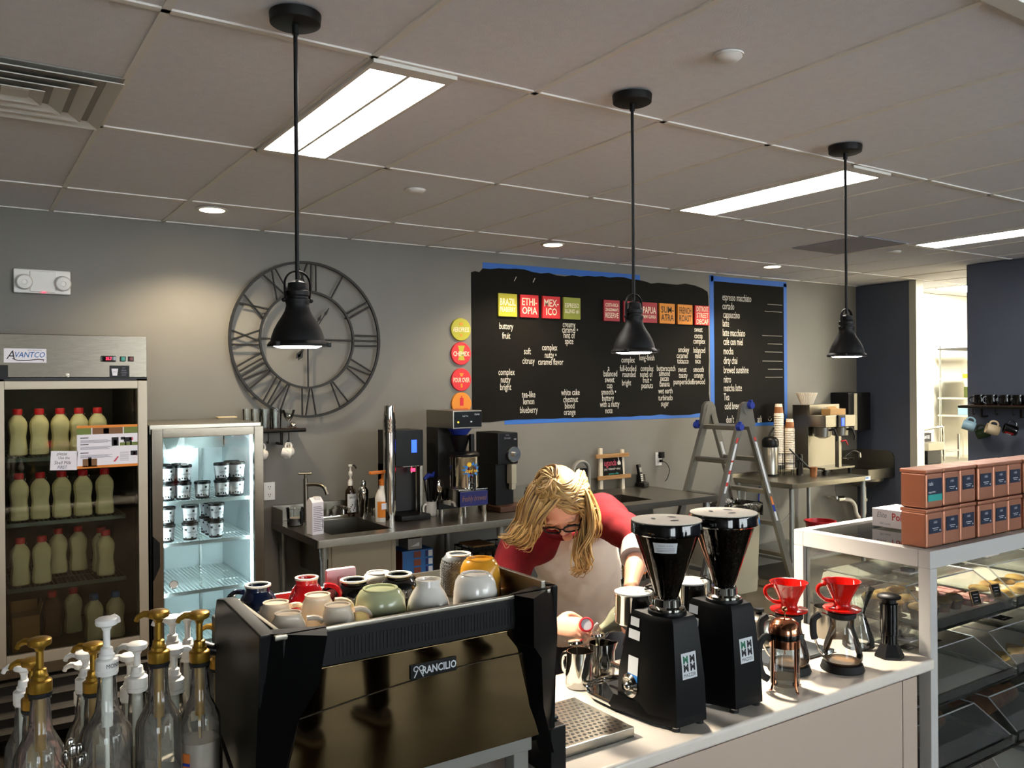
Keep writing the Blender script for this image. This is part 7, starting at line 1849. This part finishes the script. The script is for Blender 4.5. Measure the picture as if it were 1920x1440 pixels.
standing('person', 'person in black boots standing farther off, mirrored at the top of the machine panel', (2.86, -2.15, 0), .0, [(-.17, .0), (.17, .1)], 1.75, 'jacket', 'denim_dark', 'black_plastic', 'rubber')
# ------------------------------------------------------------------ syrup bottles at the left end of the counter
def syrup(loc, label, pump, fill, fz=.13, lab=None, r=.040, h=.30, spout=0.0, pz=0.0, print_=None, seal=True, rise=.07):
    """glass bottle h tall to the collar, with a push pump"""
    t = thing('syrup_bottle', label, 'syrup bottle', loc, 0, 'pump syrup bottles by the espresso machine')
    sh = h*.60; nk = h*.95
    b = B(); b.lathe([(0, .004), (r*.85, 0), (r*.97, .004), (r, .012), (r, sh), (r*.94, sh+.015), (r*.72, sh+.032), (r*.5, sh+.05), (.0175, sh+.072), (.0155, nk-.012), (.0175, nk-.01), (.0175, nk), (.0145, nk)], 28, cap1=False); b.obj('bottle_body', 'bottle_glass', t)
    if fill:
        b = B(); b.lathe([(0, .006), (r*.9, .006), (r*.93, .014), (r*.93, fz), (0, fz)], 24); b.obj('syrup', fill, t)
    pm = {'gold': 'brass', 'white': 'white_plastic'}[pump]
    if seal: B().lathe([(.018, nk-.006), (.0195, nk-.003), (.0195, nk+.002), (.016, nk+.004)], 20).obj('seal_ring', 'rubber' if pump == 'gold' else 'white_plastic', t)
    b = B(); z = nk+.002
    b.lathe([(.0, z), (.0185, z), (.0195, z+.002), (.0195, z+.019), (.0175, z+.021), (.0135, z+.022), (.0135, z+.028), (.0115, z+.030), (.0105, z+.040), (.0075, z+.042), (.0, z+.042)], 20); b.obj('pump_collar', pm, t)
    zz = z+.04+rise; b = B(); b.cyl((0, 0, z+.03), (0, 0, zz), .0062, n=12); b.lathe([(.007, zz-.008), (.0095, zz-.002), (.018, zz+.002), (.0195, zz+.006), (.0190, zz+.012), (.015, zz+.0145), (0, zz+.0155)], 22)
    d = Vector((math.cos(spout), math.sin(spout), 0)); b.tube([d*.010+Vector((0, 0, zz+.007)), d*.026+Vector((0, 0, zz+.0085)), d*.036+Vector((0, 0, zz+.003)), d*.039+Vector((0, 0, zz-.004))], [.0075, .0062, .005, .0045], 8); b.obj('pump_head', pm, t)
    b = B(); b.cyl((0, 0, nk-.10), (0, 0, nk-.0), .0095, n=12); b.cyl((0, 0, .02), (0, 0, nk-.1), .0035, n=8); b.obj('pump_tube', pm, t)
    if lab:
        b = B(); patch(b, r+.0006, lab[1], lab[2], lab[3], lab[4], 14); lb = b.obj('label', lab[0], t)
        b = B(); m = (lab[1]+lab[2])/2; zt = lab[4]-.012
        patch(b, r+.0010, lab[1], lab[2], zt-.012, zt-.006, 12, 1)
        for k in range(5): patch(b, r+.001, lab[1]+.15, lab[2]-.2-.1*(k % 3), zt-.026-.011*k, zt-.0235-.011*k, 10, 0)
        b.obj('label_print', ['ink_grey', 'blue_latch'], lb)
    if print_:
        b = B(); wrap_text(b, 'MONIN', r+.0008, .145, .021, print_, .85, bold=.01); b.obj('glass_print', 'ink', t)
    return t
Y0, RZ = 1.69, .955
syrup((.128, 1.70, RZ), 'syrup bottle with gold pump and pink syrup, leftmost of the front row', 'gold', 'pink_syrup', .12, ('label_pink', -2.6, -1.75, .02, .10), .0385, .325, 2.6, rise=.04)
s3 = syrup((.2335, Y0, RZ), 'syrup bottle with tall white pump and printed glass, second in the front row', 'white', 'frost_syrup', .125, None, .042, .347, .9, print_=-1.55, rise=.04)
b = B(); wrap_text(b, 'MONIN', .0202, .342, .011, -PI/2+.55, .8); b.obj('collar_print', 'ink', s3)
syrup((.322, Y0, RZ), 'syrup bottle with gold pump and yellow label, third in the front row', 'gold', 'frost_syrup', .08, ('label_yellow', -1.9, -.6, .01, .125), .042, .345, 2.8, rise=.042)
syrup((.398, 1.70, RZ), 'syrup bottle with gold pump and orange side label, next to the machine', 'gold', 'frost_syrup', .165, ('label_orange', -2.75, -2.3, .02, .15), .038, .328, 2.9, rise=.042)
BK = [((.127, 1.86), 'gold', .30, 'short syrup bottle with gold pump at the far left of the back rows', 2.7, .04, 'syrup_gold'), ((.119, 1.95), 'white', .288, 'syrup bottle with white pump at the far left, behind the gold ones', 2.7, .02, None),
      ((.229, 1.83), 'gold', .321, 'syrup bottle with gold pump and amber syrup in the second row', 2.6, .04, 'syrup_gold'), ((.227, 1.93), 'white', .298, 'syrup bottle with white pump behind the amber one, farther', 2.7, .02, 'frost_syrup'), ((.235, 2.03), 'white', .237, 'syrup bottle with white pump in the last row, left', 2.7, .028, None),
      ((.303, 1.80), 'white', .324, 'syrup bottle with white pump left behind the yellow-labelled one, nearest', 2.8, .032, 'frost_syrup'), ((.306, 1.90), 'white', .271, 'syrup bottle with short white pump, second behind the yellow-labelled one', 2.8, .034, 'frost_syrup'), ((.395, 1.925), 'white', .34, 'syrup bottle with taller white pump just left of the yellow-labelled one', 2.8, .027, None),
      ((.376, 1.82), 'white', .298, 'syrup bottle with white pump seen through the gap of the front row', -.3, .031, 'frost_syrup'), ((.445, 2.01), 'white', .30, 'syrup bottle with white pump behind the orange-labelled one', 2.9, .044, 'frost_syrup'), ((.52, 2.04), 'gold', .25, 'syrup bottle with gold pump in the last row by the machine', 2.9, .05, None)]
for (x, y), pump, h, lb, sp, rise, fl in BK: syrup((x, y, .90), lb, pump, fl, .15 if h > .28 else .1, None, .036, h, sp, rise=rise)
# wire rack with name plates round the front row
t = thing('syrup_rack', 'black wire rack with lettered plates holding the front syrup bottles', 'rack', (.30, 1.665, .90))
b = B(); b.tube([(-.24, -.035, .02), (.145, -.035, .02), (.145, .07, .02), (-.24, .07, .02)], .004, 6, closed=True)
for x in (-.215, -.11, -.02, .065, .145):
    b.tube([(x, -.04, .0), (x, -.044, .10), (x, -.044, .155)] + arc((x, -.031, .155), .013, PI, 0, 7, (0, 1, 0)) + [(x, -.018, .02)], .004, 6)
b.tube([(.145, -.044, .15), (.145, .07, .20), (.145, .07, 0)], .004, 6)
b.obj('wire_frame', 'black_metal', t)
B().box(-.24, .142, -.034, .07, .046, .0545, .002).obj('deck', 'black_metal', t)
for x in (-.012, .07):
    b = B(); b.box(x-.038, x+.038, -.052, -.047, .065, .112, .001); pl = b.obj('name_plate', 'monin_black', t)
    b = B(); fit(b, 'MONIN', x, .088, .056, .017, -.0525, 1.1); pl2 = b.obj('plate_lettering', 'label_white', pl, smooth=0)
    b = B(); b.lathe([(.0025, 0), (0, .0003)], 8, (x+.008, -.0526, .102), rot_to((0, -1, 0)), cap0=False); b.obj('plate_dot', 'label_pink', pl, smooth=0)
for i in range(7):
    a = i*.9; b = B(); b.tube([(.006*math.cos(a), .006*math.sin(a), 0), (.016*math.cos(a), .016*math.sin(a), .17+.012*(i % 3))], .0022, 6); b.sphere((.016*math.cos(a), .016*math.sin(a), .175+.012*(i % 3)), (.008, .004, .014), 10)
    tag(b.obj('bar_spoon', 'chrome', None, (.180, 1.70, .955)), 'thin steel spoon standing between the first two front syrup bottles', 'spoon', 'steel spoons standing between the syrup bottles')
t = tag(B().lathe([(0, 0), (.03, .0), (.034, .01), (.034, .10), (.022, .125), (.0, .13)], 24).obj('cream_jar', 'cream_mug', None, (.075, 1.70, .9)), 'cream coloured rounded jar at the bottom left corner', 'jar')
# ------------------------------------------------------------------ light
def spot(loc, power, col, size=2.2, blend=.6, rad=.04, rot=(0, 0, 0), name='lamp_light'):
    l = bpy.data.lights.new(name, 'SPOT'); l.energy = power; l.color = col; l.spot_size = size; l.spot_blend = blend; l.shadow_soft_size = rad
    o = bpy.data.objects.new(name, l); COL.objects.link(o); o.location = loc; o.rotation_euler = rot; return o
for x, y in ((1.265, 5.02), (3.685, 5.0), (6.056, 4.96), (8.0, 4.4)):
    if x < 7: spot((x, y, ZC-.02), 76, (1, .82, .56), 2.3, .55, .05)
for x in (.796, 2.02, 3.245): spot((x, 2.262, 1.89), 132, (1, .88, .70), 2.0, .5, .05)
w = bpy.data.worlds.new('world'); SC.world = w; w.use_nodes = True
w.node_tree.nodes['Background'].inputs['Color'].default_value = (.9, .95, 1, 1)
w.node_tree.nodes['Background'].inputs['Strength'].default_value = 10
# kitchen lights
for x, y in ((9.4, 4.6), (9.4, 3.2)):
    t = thing('kitchen_light', 'bright panel light in the kitchen ceiling', 'ceiling light', (x, y, ZC), 0, 'kitchen ceiling lights')
    B().box(-.3, .3, -.6, .6, -.012, -.002).obj('diffuser', 'kitchen_glow', t)
    B().box(-.32, .32, -.62, .62, -.006, .004).obj('frame', 'white_paint', t)
